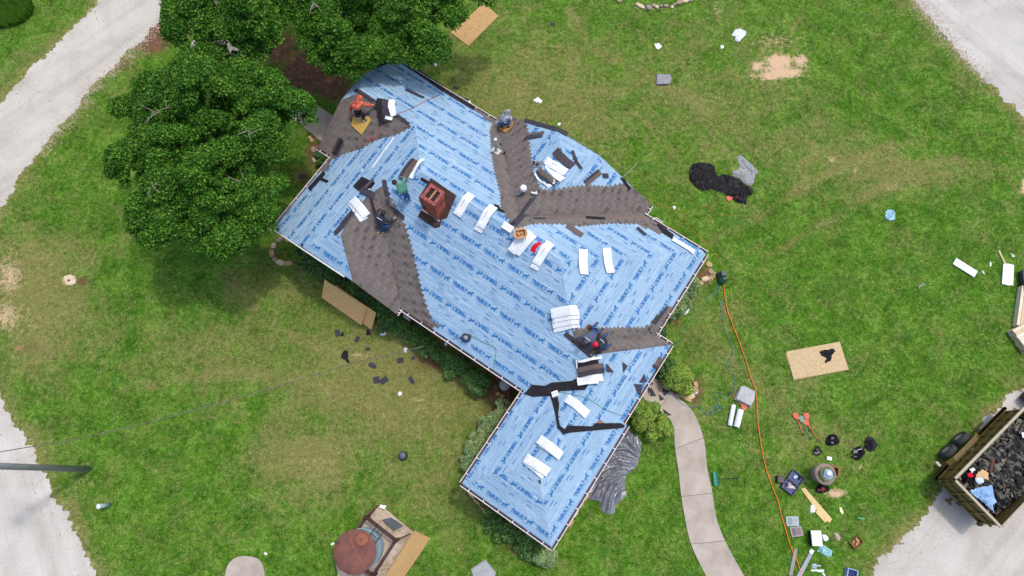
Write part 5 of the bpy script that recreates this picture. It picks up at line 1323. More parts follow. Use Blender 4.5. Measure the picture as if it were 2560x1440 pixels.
    for f in body.polygons:
        c = np.array(f.center); t = np.clip(((c-A)*D).sum(1)/LL, 0, 1); dist = ((A+D*t[:, None]-c)**2).sum(1)/np.array([(.6*R[a]+.4*R[b]+.03) for a, b in E_]); i = int(dist.argmin())
        a, b = E_[i]; reg = REG[b] if t[i] > .5 else REG[a]; f.material_index = regs[reg]; f.use_smooth = True
    # cloth folds
    for v in body.vertices:
        v.co += v.normal*.018*noise.noise(v.co*9)+v.normal*.008*noise.noise(v.co*24)
    root = empty('person', base, label, 'person', None)
    o = bpy.data.objects.new('body', body); o.parent = root; link(o)
    h = Q['head']; hn = hdir
    face = J.get('face'); fd = (rp(*face[:3])-h).normalized() if face else Vector((0, 0, -1)).cross(hn).normalized()
    fd = (fd-hn*fd.dot(hn)*.3).normalized(); sd2 = hn.cross(fd).normalized()
    mb = MB()
    for s in (-1, 1): mb.blob(h+fd*.083+sd2*.032*s+hn*.01, .013, 8, 6)
    mb.build('eye', simple('eye_white', lin(230, 226, 220), .3), root, True)
    mb = MB(); mb.blob(h+fd*.098-hn*.01, (.014, .014, .02), 8, 6); mb.build('nose', mats.get('skin', M_skin), root, True)
    mb = MB(); mb.blob(h+fd*.082-hn*.05, (.022, .022, .008), 8, 6); mb.build('mouth', simple('lips', lin(130, 70, 62), .5), root, True)
    mb = MB()
    for s in (-1, 1): mb.blob(h+sd2*.088*s, (.018, .018, .03), 8, 6)
    mb.build('ear', mats.get('skin', M_skin), root, True)
    if headwear:
        kind, mat = headwear; mb = MB()
        if kind == 'hair': mb.blob(h+hn*.035-fd*.018, (.105, .105, .1), 14, 9, .12, 3); mb.build('hair', mat, root, True)
        elif kind == 'hood': mb.blob(h+hn*.02-fd*.02, (.125, .125, .12), 14, 9, .2, 5); mb.blob(h-hn*.1-fd*.03, (.12, .12, .09), 12, 8, .2, 6); mb.build('hood', mat, root, True)
        elif kind == 'cap':
            mb.blob(h+hn*.045-fd*.01, (.108, .108, .085), 14, 9, .05, 3); q = h+fd*.13+hn*.03; mb.blob(q, (.075, .075, .014), 12, 6); mb.build('cap', mat, root, True)
            mb = MB(); mb.blob(h-fd*.03+hn*.0, (.1, .1, .09), 12, 8, .1, 2); mb.build('hair', M_hair, root, True)
    return root, Q
M_cap = simple('vent_white', lin(235, 236, 238), .4)
# worker in orange camouflage, bent forward over his pad
pr, Q1 = person('person in an orange camouflage hoodie and black trousers bent over the upper left shingles',
 dict(pelvis=(891, 279, .60), chest=(892, 259, .68), head=(899, 245, .70), LS=(882, 262, .64), RS=(905, 259, .66), LE=(876, 271, .5), LH=(877, 281, .22), RE=(919, 262, .5), RH=(933, 263, .22), LK=(895, 282, .38), RK=(908, 284, .4), LA=(896, 296, .12), RA=(909, 303, .12), LT=(890, 291, .08), RT=(917, 299, .08), face=(906, 232, .5)),
 dict(pants=M_bpants, shirt=M_ocamo, sock=simple('white_sock', lin(220, 220, 222), .8), shoe=M_shoe), ('hood', M_ocamo), scale=1.14)
def pad(label, pxs, h, mat, surf=True):
    pts = [rp(x, y, h) for x, y in pxs]; mb = MB(); mb.prism(pts, h*.9); return tag(mb.build('foam_pad', mat, None), label, 'foam pad')
M_foam = simple('mustard_foam', lin(196, 160, 84), .95, .1, 12, bump=.5, bscale=60, bdist=.008)
pad('mustard foam kneeling pad under the worker in orange camouflage', [(882, 292), (878, 313), (904, 337), (928, 300), (922, 291), (908, 291)], .09, M_foam)
pad('brown foam pad under the worker crouching at the back edge', [(1246, 320), (1263, 331), (1279, 319), (1284, 302), (1278, 300), (1262, 305)], .1, simple('brown_foam', lin(186, 136, 72), .95, .1, 12))
person('person in a white and black camouflage hoodie crouching at the back roof edge',
 dict(pelvis=(1259, 312, .42), chest=(1263, 292, .66), head=(1268, 281, .82), LS=(1256, 291, .64), RS=(1274, 292, .64), LE=(1250, 303, .42), LH=(1247, 313, .22), RE=(1279, 302, .42), RH=(1274, 312, .24), LK=(1252, 300, .42), RK=(1272, 300, .42), LA=(1255, 318, .14), RA=(1270, 318, .14), LT=(1249, 310, .1), RT=(1276, 310, .1), face=(1266, 270, .6)),
 dict(pants=M_jean, shirt=M_bcamo, shoe=M_shoe), ('hood', M_bcamo), scale=1.12)
crumple('tool_pouch', 'black tool pouch beside the crouching camouflage worker', 'tool pouch', [(1270, 296), (1278, 294), (1284, 301), (1281, 307), (1272, 306)], M_blk, .2, .03, 8, rzw)
mb = MB(); mb.tube([rp(1240, 308, .05), rp(1258, 287, .35)], .012, 6); tag(mb.build('white_rod', M_white, None), 'thin white rod slanting beside the crouching camouflage worker', 'rod')
person('person in a green shirt and blue jeans standing left of the chimney',
 dict(pelvis=(1012, 481, .88), chest=(1005, 468, 1.22), head=(987, 457, 1.42), LS=(999, 479, 1.2), RS=(1009, 455, 1.22), LE=(992, 480, .95), LH=(993, 474, .78), RE=(1012, 446, .98), RH=(1003, 443, .8), LK=(1013, 488, .47), RK=(1019, 488, .48), LA=(1013, 496, .08), RA=(1023, 497, .08), LT=(1008, 494, .05), RT=(1020, 503, .05), face=(972, 458, 1.3)),
 dict(pants=M_jean2, shirt=M_green, shoe=simple('grey_shoe', lin(150, 150, 156), .7)), ('hair', M_hair))
person('person in a black sweatshirt, jeans and tan boots kneeling on the front shingled slope',
 dict(pelvis=(953, 567, .42), chest=(950, 547, .66), head=(957, 533, .80), LS=(942, 543, .64), RS=(965, 550, .62), LE=(941, 531, .55), LH=(950, 523, .5), RE=(974, 556, .42), RH=(982, 552, .2), LK=(968, 562, .3), RK=(974, 563, .28), LA=(951, 578, .12), RA=(960, 578, .1), LT=(942, 582, .06), RT=(951, 586, .06), face=(960, 520, .4)),
 dict(pants=M_jean, shirt=M_navy, shoe=M_boot), ('hair', M_hair))
person('person in a slate grey shirt leaning forward, left of the red capped one',
 dict(pelvis=(1488, 829, .55), chest=(1474, 848, .66), head=(1459, 859, .62), LS=(1482, 856, .6), RS=(1462, 841, .6), LE=(1478, 868, .38), LH=(1469, 877, .12), RE=(1449, 844, .42), RH=(1439, 848, .2), LK=(1496, 832, .25), RK=(1482, 818, .25), LA=(1503, 826, .1), RA=(1490, 812, .1), LT=(1508, 822, .05), RT=(1494, 806, .05), face=(1450, 868, .3)),
 dict(pants=M_jean, shirt=M_slate, shoe=M_shoe, skin=simple('dark_skin', lin(92, 66, 58), .6, .1)), ('hair', M_hair))
person('person wearing a red cap, navy shirt and blue shoes kneeling on the right shingled valley',
 dict(pelvis=(1514, 855, .45), chest=(1502, 856, .66), head=(1491, 860, .78), LS=(1503, 870, .6), RS=(1497, 845, .6), LE=(1500, 881, .4), LH=(1489, 883, .15), RE=(1488, 846, .5), RH=(1484, 868, .15), LK=(1512, 872, .2), RK=(1506, 843, .28), LA=(1524, 862, .1), RA=(1517, 836, .12), LT=(1529, 858, .06), RT=(1521, 831, .06), face=(1480, 865, .5)),
 dict(pants=M_jean, shirt=M_navy, shoe=M_bshoe), ('cap', simple('red_cap', lin(222, 24, 58), .7, .1)))
def backprint(label, pxs, h):
    pts = [rp(x, y, h) for x, y in pxs]; mb = MB(); mb.tube(pts, .018, 4); return mb.build('shirt_print', simple('white_print', lin(220, 205, 215), .6, .15, 30), None)
for who, pxs, h in ((3, [(942, 543), (948, 547), (955, 551)], .83), (4, [(1463, 842), (1469, 848), (1475, 852)], .83), (5, [(1501, 848), (1507, 853), (1510, 858)], .82)):
    o = backprint('', pxs, h); par = [x for x in bpy.data.objects if x.name.startswith('person')][{3: 3, 4: 4, 5: 5}[who]]
    w_ = o.location.copy(); o.parent = par; o.location = w_-par.location
for x, y, nm in ((1473, 817, 'brown leather tool belt at the hip of the slate shirted worker'), (1497, 836, 'brown tool pouch between the two workers'), (1519, 868, 'olive tool pouch by the red capped worker')):
    crumple('tool_pouch', nm, 'tool pouch', [(x-7, y-3), (x, y-7), (x+7, y-4), (x+6, y+5), (x-2, y+7), (x-7, y+4)], simple('leather_%d' % x, lin(96, 56, 40) if x < 1510 else lin(120, 104, 56), .7, .4, 20), .26, .03, x, rzw)
crumple('brown_hair_bag', 'dark brown bag under the red capped worker', 'bag', [(1482, 866), (1492, 862), (1500, 868), (1496, 876), (1486, 876)], simple('brown_leather', lin(92, 58, 32), .6, .3, 12), .22, .03, 3, rzw)

# ================================================================ BOARDS, TARPS, TOOLS ON THE LAWN
def osb_mat(name, base):
    t = NT(name); co = t.coord(); w = t.noise(3, 3, .6, co)
    a = t.noise(1, 4, .75, t.mapping(co, (7, 48, 20), (0, 0, .5)), .8); b = t.noise(1, 4, .75, t.mapping(co, (48, 7, 20), (0, 0, .3)), .8)
    k = t.mix(t.step(t.noise(5, 2, .5, co), .45, .55), a, b)
    b_ = np.array(base[:3])
    c = t.ramp(k, [(.28, tuple(b_*.36)), (.44, tuple(b_*.78)), (.58, tuple(b_)), (.7, tuple(np.minimum(b_*1.4, .9)))])
    t.bump(k, .25, .004); return t.done(c, .75, 0, .25)
M_osb = osb_mat('strand_board', lin(196, 160, 108)); M_osb2 = osb_mat('pale_strand_board', lin(204, 180, 138)); M_osb3 = osb_mat('shade_lifted_strand_board', lin(236, 190, 128))  # last one, for the leaning boards, is lightened to offset the eave's shade
def board(label, pxz, mat, th=.016, name='strand_board', group='strand board sheets'):
    mb = MB(); pts = [at(x, y, z) for x, y, z in pxz]; n = (pts[1]-pts[0]).cross(pts[3]-pts[0]).normalized()
    if n.z < 0: n = -n
    vs = pts+[p-n*th for p in pts]
    c = sum(pts, Vector())/4; ar = (pts[1]-pts[0]).cross(pts[2]-pts[0]).z
    fs = [(0, 1, 2, 3), (7, 6, 5, 4), (0, 4, 5, 1), (1, 5, 6, 2), (2, 6, 7, 3), (3, 7, 4, 0)]
    if ar < 0: fs = [f[::-1] for f in fs]
    mb.add(vs, fs); o = mb.build(name, mat, None); return tag(o, label, 'board', group)
board('strand board sheet lying alone on the grass near the top edge, right of the oaks', [(1127, 81, .03), (1210, 7, .03), (1246, 40, .03), (1171, 115, .03)], M_osb)
board('lower pale strand board sheet peeking out under the one with the black hoodie', [(1964, 884, .03), (2096, 858, .03), (2119, 925, .03), (1984, 950, .03)], M_osb2)
board('top pale strand board sheet with a black hoodie lying on it', [(1966, 879, .06), (2099, 854, .06), (2122, 924, .06), (1984, 948, .06)], M_osb2)
board('strand board leaning on the hedge, the longer front one of the two', [(811, 699, .85), (918, 768, .85), (903, 813, .08), (804, 744, .08)], M_osb3)
board('strand board leaning on the hedge, mostly hidden behind the longer one', [(838, 712, .80), (940, 782, .80), (929, 824, .03), (826, 754, .03)], M_osb3)
board('strand board leaning against the concrete base of the rusty tank', [(1036, 1327, .62), (1077, 1345, .05), (1004, 1452, .05), (955, 1452, .62)], M_osb)
crumple('black_hoodie', 'black hoodie dropped on the pale strand board stack', 'hoodie', [(2046, 880), (2060, 875), (2084, 873), (2087, 880), (2078, 890), (2076, 902), (2062, 909), (2059, 905), (2066, 897), (2052, 890)], M_blk, .09, .04, 12, z0=.06)
crumple('black_hoodie', 'black hoodie lying on the bare patch of the front lawn', 'hoodie', [(852, 888), (860, 876), (869, 875), (872, 888), (869, 896), (877, 907), (870, 908), (861, 900), (854, 896)], M_blk, .1, .04, 14)
crumple('black_tarp', 'long crumpled black tarp on the lawn right of the roof', 'tarp', [(1722, 440), (1724, 422), (1733, 409), (1752, 406), (1774, 409), (1786, 416), (1788, 428), (1795, 441), (1806, 436), (1820, 437), (1850, 450), (1862, 462), (1882, 472), (1884, 484), (1868, 492), (1866, 511), (1845, 508), (1808, 484), (1780, 474), (1756, 478), (1740, 470), (1724, 452)], cloth_mat('black_tarp_cloth', lin(24, 23, 28), .6, .35), .22, .035, 21, fold=1.3)
crumple('grey_tarp', 'silvery grey tarp spread out above the black tarp', 'tarp', [(1842, 392), (1852, 388), (1864, 398), (1880, 412), (1896, 432), (1888, 436), (1884, 455), (1878, 466), (1858, 458), (1850, 446), (1832, 440), (1829, 430), (1848, 422), (1848, 410)], M_tarp2, .18, .035, 22, fold=1.5)
crumple('grey_tarp', 'big crumpled grey tarp heaped along the right gutter of the porch wing', 'tarp', [(1568, 1075), (1590, 1085), (1603, 1105), (1600, 1140), (1590, 1170), (1565, 1185), (1562, 1215), (1566, 1240), (1540, 1262), (1536, 1284), (1515, 1286), (1500, 1270), (1500, 1252), (1472, 1250), (1470, 1228), (1482, 1190), (1505, 1165), (1520, 1120), (1545, 1085)], cloth_mat('charcoal_tarp', lin(104, 108, 118), .28, .8), .22, .035, 23, fold=1.35, smooth_edge=.22)
def folded(label, pxs, h, mat, nm='folded_tarp'):
    pts = [at(x, y, h) for x, y in pxs]; root = empty(nm, Vector((pts[0].x, pts[0].y, 0)), label, 'tarp'); c = sum(pts, Vector())/len(pts)
    for i in range(4):
        mb = MB(); k = 1-.03*i; mb.prism([c+(p-c)*(k+random.uniform(-.02, .02))-Vector((0, 0, h-h*(i+1)/4)) for p in pts], h/4*.9); mb.build('fold', mat, root)
    return root
folded('small folded grey tarp on the lawn above the house', [(1641, 184), (1677, 185), (1680, 194), (1674, 210), (1641, 211)], .12, M_tarp)
folded('folded grey tarp lying beside the orange hose', [(1851, 966), (1862, 963), (1890, 978), (1888, 1000), (1878, 1017), (1838, 998)], .22, M_tarp2)
folded('folded grey tarp cut by the bottom edge below the porch wing', [(1177, 1424), (1213, 1398), (1241, 1432), (1230, 1460), (1186, 1460)], .15, M_tarp2)
def roll(label, p0, p1, r, mat):
    a, b = at(*p0, r), at(*p1, r); root = empty('wrapped_roll', Vector((a.x, a.y, 0)), label, 'roll'); d = (b-a)
    mb = MB(); mb.lathe(a, [(r*.9, 0), (r, .02), (r, d.length-.02), (r*.9, d.length)], 16, d); mb.build('wrapper', mat, root, True)
    mb = MB(); mb.lathe(a-d.normalized()*.006, [(.03, 0), (.03, d.length+.012)], 8, d); mb.build('core', M_card, root); return root
roll('narrow white roll lying left of the wider one beside the orange hose', (1834, 1012), (1824, 1064), .1, M_wpl)
roll('wide white roll right of the narrow one beside the orange hose', (1852, 1024), (1841, 1068), .13, M_wpl)
roll('pale blue white roll lying by the front hedge', (1052, 846), (1062, 870), .12, simple('pale_roll', lin(178, 200, 206), .5))
def shovel(label, p0, p1, col, wpx=1.0, nm='shovel'):
    a, b = at(*p0, .03), at(*p1, .05); d = (b-a).normalized(); w = Vector((-d.y, d.x, 0)); root = empty(nm, Vector((a.x, a.y, 0)), label, 'shovel', 'roofing shovels on the lawn' )
    mb = MB(); n = 6
    vs = []; prof = [(-.02, .105), (.06, .115), (.16, .10), (.24, .05), (.28, .02)]
    for x, h in prof:
        for k in (-1, 0, 1): vs.append(a+d*x+w*h*k+Vector((0, 0, .012+.025*(k*k))))
    m = len(vs); vs += [v-Vector((0, 0, .006)) for v in vs]; fs = []
    for i in range(4):
        for k in range(2): fs += [(i*3+k, (i+1)*3+k, (i+1)*3+k+1, i*3+k+1), (m+i*3+k, m+i*3+k+1, m+(i+1)*3+k+1, m+(i+1)*3+k)]
    mb.add(vs, fs); mb.build('blade', col, root)
    mb = MB(); mb.tube([a+d*.2+Vector((0, 0, .02)), b], .016, 8); mb.build('shaft', col, root)
    mb = MB(); mb.tube([b, b+d*.05+w*.055, b+d*.12+w*.06, b+d*.12-w*.06, b+d*.05-w*.055], .014, 6, close=True); mb.build('grip', M_hk, root)
    return root
M_rs = simple('red_tool', lin(206, 96, 74), .5, .2, 6); M_gs = simple('green_tool', lin(110, 150, 128), .5, .2, 6)
shovel('leftmost of the four tear-off shovels, with a rusty red blade', (1987, 1034), (2006, 1082), M_rs)
shovel('green handled tear-off shovel among the red ones', (2001, 1042), (2024, 1092), M_gs)
shovel('red tear-off shovel with its blade hidden under its neighbour', (2011, 1050), (2044, 1098), M_rs)
shovel('rightmost upper red tear-off shovel, blade nearest the top', (2014, 1034), (2025, 1070), M_rs)
shovel('red shovel lying between the grey folded tarp and the white rolls', (1864, 1022), (1828, 986), M_rs)
shovel('red shovel lying across the end of the black tarp', (1818, 498), (1862, 488), M_rs)
# green push broom
a = at(1788, 1197, .05); b = at(1841, 1195, .08); d = (b-a).normalized(); w = Vector((-d.y, d.x, 0)); root = empty('snow_pusher', Vector((a.x, a.y, 0)), 'green broad shovel with a thin dark handle beside the path', 'shovel')
mb = MB(); vs = []
for i in range(7):
    th_ = -.9+1.8*i/6
    for k in (-1, 1): vs.append(a+d*(math.sin(th_)*.13)+w*.28*k+Vector((0, 0, .16-.13*math.cos(th_)-.02+.02)))
mb.add(vs, [(2*i, 2*i+2, 2*i+3, 2*i+1) for i in range(6)]); mb.build('blade', simple('teal_plastic', lin(34, 124, 106), .5, .15, 8), root, True)
mb = MB(); mb.tube([a+d*.1+Vector((0, 0, .05)), b], .014, 6); mb.build('shaft', M_hk, root); mb = MB(); mb.tube([b, b+d*.05+w*.05, b+d*.1, b+d*.05-w*.05], .012, 5, close=True); mb.build('grip', M_hk, root)
# hoses on the ground
cord('bright orange hose running down the right lawn from the green compressor', [(1809, 702), (1812, 740), (1820, 780), (1835, 820), (1852, 865), (1866, 905), (1876, 940), (1887, 970), (1892, 1005), (1893, 1040), (1898, 1080), (1904, 1120), (1915, 1170), (1930, 1215), (1944, 1250), (1954, 1290), (1966, 1330), (1978, 1370), (1992, 1400), (2006, 1445)], .020, M_hO, 'ground', lift=.05, n=5)
cord('faint yellow hose looping over the right lawn', [(1665, 577), (1664, 566), (1680, 566), (1700, 563), (1712, 540), (1730, 526), (1755, 517), (1775, 520), (1795, 538), (1830, 539), (1870, 542), (1900, 550), (1912, 532), (1935, 536), (1950, 537), (1948, 510), (1960, 487), (1980, 480), (2010, 476), (2035, 477), (2055, 490), (2062, 510), (2050, 540), (2036, 565), (2010, 573), (1990, 600), (1950, 620), (1925, 640), (1905, 668), (1900, 700), (1905, 735), (1890, 752), (1875, 745)], .008, simple('faded_hose', lin(150, 118, 52), .7), 'ground', lift=.03, n=4)
cord('thin orange hose from the back gutter to the green compressor', [(1612, 480), (1640, 505), (1655, 515), (1685, 520), (1708, 532), (1712, 545), (1720, 565), (1745, 590), (1780, 625), (1800, 655), (1806, 680)], .007, M_ho, 'ground', lift=.03, n=4)
cord('long teal hose tangled on the lawn between the path and the folded tarp', [(1796, 705), (1798, 740), (1806, 790), (1815, 830), (1832, 870), (1828, 895), (1816, 912), (1832, 935), (1838, 965), (1828, 985), (1808, 995), (1800, 980), (1788, 985), (1795, 1005), (1800, 1020), (1780, 1015), (1778, 1030), (1795, 1015), (1802, 1022), (1785, 1032), (1765, 1035), (1745, 1015), (1730, 1018), (1705, 1010), (1690, 995), (1675, 985), (1660, 990)], .009, M_ht, 'ground', lift=.06, n=5)
cord('green hose from the wing corner up to the compressor', [(1680, 870), (1700, 850), (1722, 810), (1745, 780), (1770, 745), (1785, 740), (1775, 752), (1765, 745), (1780, 735), (1798, 712)], .007, M_hg, 'ground', lift=.04, n=4)
cord('short white string loop on the right lawn', [(2288, 712), (2300, 715), (2308, 707), (2312, 712), (2300, 716), (2297, 722)], .006, M_white, 'ground', name='string', cat='string', n=3)
# compressor
root = empty('air_compressor', at(1806, 694), 'green air compressor on the grass beside the right gutter corner', 'compressor')
p = at(1806, 694, .2); mb = MB(); mb.lathe(p-Vector((0, .28, 0)), [(.05, 0), (.15, .03), (.17, .1), (.17, .46), (.15, .53), (.05, .56)], 16, Vector((0, 1, 0))); mb.build('tank', simple('compressor_green', lin(24, 84, 76), .5, .2, 6), root, True)
mb = MB(); mb.box(p+Vector((0, .1, .22)), (.22, .2, .2)); mb.box(p+Vector((.02, -.12, .2)), (.12, .14, .12)); mb.build('motor', simple('motor_dark', lin(40, 60, 62), .5), root)
mb = MB(); mb.tube([p+Vector((-.15, -.2, .15)), p+Vector((-.15, -.2, .36)), p+Vector((.15, -.2, .36)), p+Vector((.15, -.2, .15))], .014, 6); mb.build('handle', M_hk, root)
for s in (-1, 1): mb = MB(); mb.lathe(p+Vector((s*.17, .18, -.1)), [(.09, 0), (.09, .04*s)], 14, Vector((1, 0, 0))); mb.build('wheel', M_hk, root)
# bags
for x, y, rx, ry, h, lb_, m_ in ((2080, 1100, 17, 17, .26, 'open black bag full of tools beside the shovel grips', M_blk), (2043, 1128, 11, 11, .2, 'small black bag above the mirrored ball', M_blk), (2145, 1133, 16, 17, .26, 'black backpack with white trim, left of the other backpack', M_blk), (2175, 1110, 17, 18, .26, 'plain black backpack, the farthest right of the bags', cloth_mat('dark_grey_cloth', lin(42, 40, 50), .8)),
    (2055, 1220, 18, 14, .26, 'open black bag with rust red clothes inside, below the stump', M_blk)):
    o = crumple('bag', lb_, 'bag', [(x+rx*math.cos(a)*(1+.16*math.sin(3*a+x)), y+ry*math.sin(a)*(1+.16*math.cos(2*a+y))) for a in np.arange(0, 6.28, .5)], m_, h, .035, x)
    for _ in range(5):
        q = at(x+random.uniform(-.5, .5)*rx, y+random.uniform(-.5, .5)*ry, h*.75); mb = MB(); mb.blob(q, (.07, .05, .035), 8, 5, .5, _)
        mb.build('contents', [simple('rust_cloth', lin(130, 50, 34), .8), simple('grey_stuff', lin(110, 108, 104), .7), M_blk][2 if x == 2175 else (0 if x == 2055 else random.choice((1, 2)))], o)
    mb = MB(); c0 = at(x-rx*.7, y, h*.7); c1 = at(x+rx*.6, y-ry*.6, h*.7); mb.tube(spline([c0, (c0+c1)/2+Vector((0, .06, .12)), c1], 4), .012, 5); mb.build('strap', M_blk if x != 2145 else M_white, o)
# suitcase
p = at(1979, 1206, .0); d = dirpx(1979, 1206, -55, 0); w = Vector((-d.y, d.x, 0)); root = empty('suitcase', p, 'open dark blue suitcase packed with clothes', 'suitcase'); M_sc = simple('navy_case', lin(34, 46, 80), .5, .15, 8); M_lin = simple('case_lining', lin(70, 84, 128), .7, .3, 10)
for s, nm in ((-1, 'base'), (1, 'lid')):
    c = p+d*s*.235; mb = MB(); mb.box(c+Vector((0, 0, .02)), (.44, .56, .03), d)
    for k in (-1, 1): mb.box(c+d*k*.21+Vector((0, 0, .09)), (.03, .56, .14), d); mb.box(c+w*k*.27+Vector((0, 0, .09)), (.38, .03, .14), d)
    o = mb.build(nm, M_sc, root); mb = MB(); mb.box(c+Vector((0, 0, .055)), (.37, .48, .03), d); mb.build('lining', M_lin, o)
    for _ in range(7 if s < 0 else 2):
        mb = MB(); mb.blob(c+d*random.uniform(-.13, .13)+w*random.uniform(-.2, .2)+Vector((0, 0, .12)), (.09, .07, .05), 8, 5, .5, _); mb.build('clothes', random.choice((simple('peach_cloth', lin(206, 160, 144), .8), M_jean, M_blk, simple('pale_cloth', lin(190, 206, 226), .8))), o)
# helmet pot, boxes, cooler
p = at(1948, 1199, .0); root = empty('black_tub', p, 'small glossy black tub left of the suitcase', 'tub'); mb = MB(); mb.box(p+Vector((0, 0, .1)), (.32, .3, .2), (1, -.1, 0), taper=.9); mb.build('tub', M_hk, root); mb = MB(); mb.box(p+Vector((0, 0, .205)), (.24, .22, .012), (1, -.1, 0)); mb.build('lid', simple('gloss_black', (.02, .02, .024), .12), root)
carton('open brown cardboard box right of the mirrored ball', 2083, 1178, 10, .42, .34, .25, M_card2, surf=gz, open_=True, inner=M_blk)
carton('open cardboard tray near the lower right gravel', 2142, 1356, -40, .46, .32, .14, M_card2, surf=gz, open_=True, flaps=False, inner=M_card)
# mirrored ball on pedestal
p = at(2042, 1186, .0); root = empty('gazing_ball_stand', p, 'concrete stump pedestal holding a mirrored ball beside the cardboard box', 'pedestal'); M_ped = simple('mossy_concrete', lin(140, 128, 112), .95, .35, 7, bump=.8, bscale=16, bdist=.03)
mb = MB(); mb.lathe(p, [(.30, 0), (.29, .1), (.22, .2), (.20, .5), (.27, .62), (.42, .72), (.44, .8), (.36, .84), (.3, .80)], 24); mb.build('pedestal', M_ped, root, True)
g_ = simple('mirror_glass', (.85, .88, .9), .03, .0, 1, 1.0, bump=0); mb = MB(); mb.blob(p+Vector((0, 0, .98)), .27, 28, 18); o = mb.build('gazing_ball', g_, None, True, origin=p+Vector((0, 0, .71))); tag(o, 'mirrored ball sitting on the concrete stump', 'gazing ball')
mb = MB(); mb.box(at(2073, 1146, .05), (.2, .14, .06), (1, -.2, 0)); tag(mb.build('white_box', M_wbox, None), 'tiny white box right of the small black bag', 'box')
# plank with a notched end
pts = [(2003, 1222), (2012, 1219), (2081, 1298), (2074, 1307), (2068, 1303), (2063, 1307), (2040, 1282), (2042, 1275), (2038, 1272)]
mb = MB(); mb.prism([at(x, y, .04) for x, y in pts], .03); tag(mb.build('plywood_offcut', simple('pine_ply', lin(212, 186, 128), .75, .08, 4), None), 'long notched pale plywood offcut among the bags', 'board')
def crate_lid(label, pxs, c1, c2):
    pts = [at(x, y, .06) for x, y in pxs]; root = empty('storage_lid', Vector((pts[0].x, pts[0].y, 0)), label, 'lid'); mb = MB(); mb.prism(pts, .05); mb.build('rim', simple('lid_'+str(c1), c1, .35, .1, 5), root)
    c = sum(pts, Vector())/4
    for a, b, cc, nm in ((0, .46, c2, 'dark_half'), (.54, 1, tuple(min(1, k*1.6) for k in c2[:3]), 'light_half')):
        q = [pts[0].lerp(pts[1], a), pts[0].lerp(pts[1], b), pts[3].lerp(pts[2], b), pts[3].lerp(pts[2], a)]; q = [c+(k-c)*.76+Vector((0, 0, .006)) for k in q]; mb = MB(); mb.prism(q, .01); mb.build('panel', simple('panel'+str(cc), cc, .4, .1, 5), root)
crate_lid('clear grey plastic lid beside the orange hose, upper one', [(1965, 1291), (1996, 1291), (1998, 1315), (1967, 1315)], lin(150, 166, 170), lin(110, 122, 132))
crate_lid('purplish plastic lid beside the orange hose, lower one', [(1974, 1318), (2004, 1316), (2009, 1339), (1980, 1343)], lin(140, 130, 134), lin(84, 68, 80))
p = at(2035, 1344, .0); root = empty('cooler', p, 'white lidded cooler on the grass with a dark left side', 'cooler'); p = p+Vector((-.04, 0, 0)); mb = MB(); mb.box(p+Vector((0, 0, .15)), (.38, .56, .3), (1, 0, 0)); mb.build('tub', simple('navy_plastic', lin(24, 30, 52), .5), root); mb = MB(); mb.box(p+Vector((0, 0, .335)), (.40, .58, .07), (1, 0, 0)); mb.build('lid', M_wbox, root)
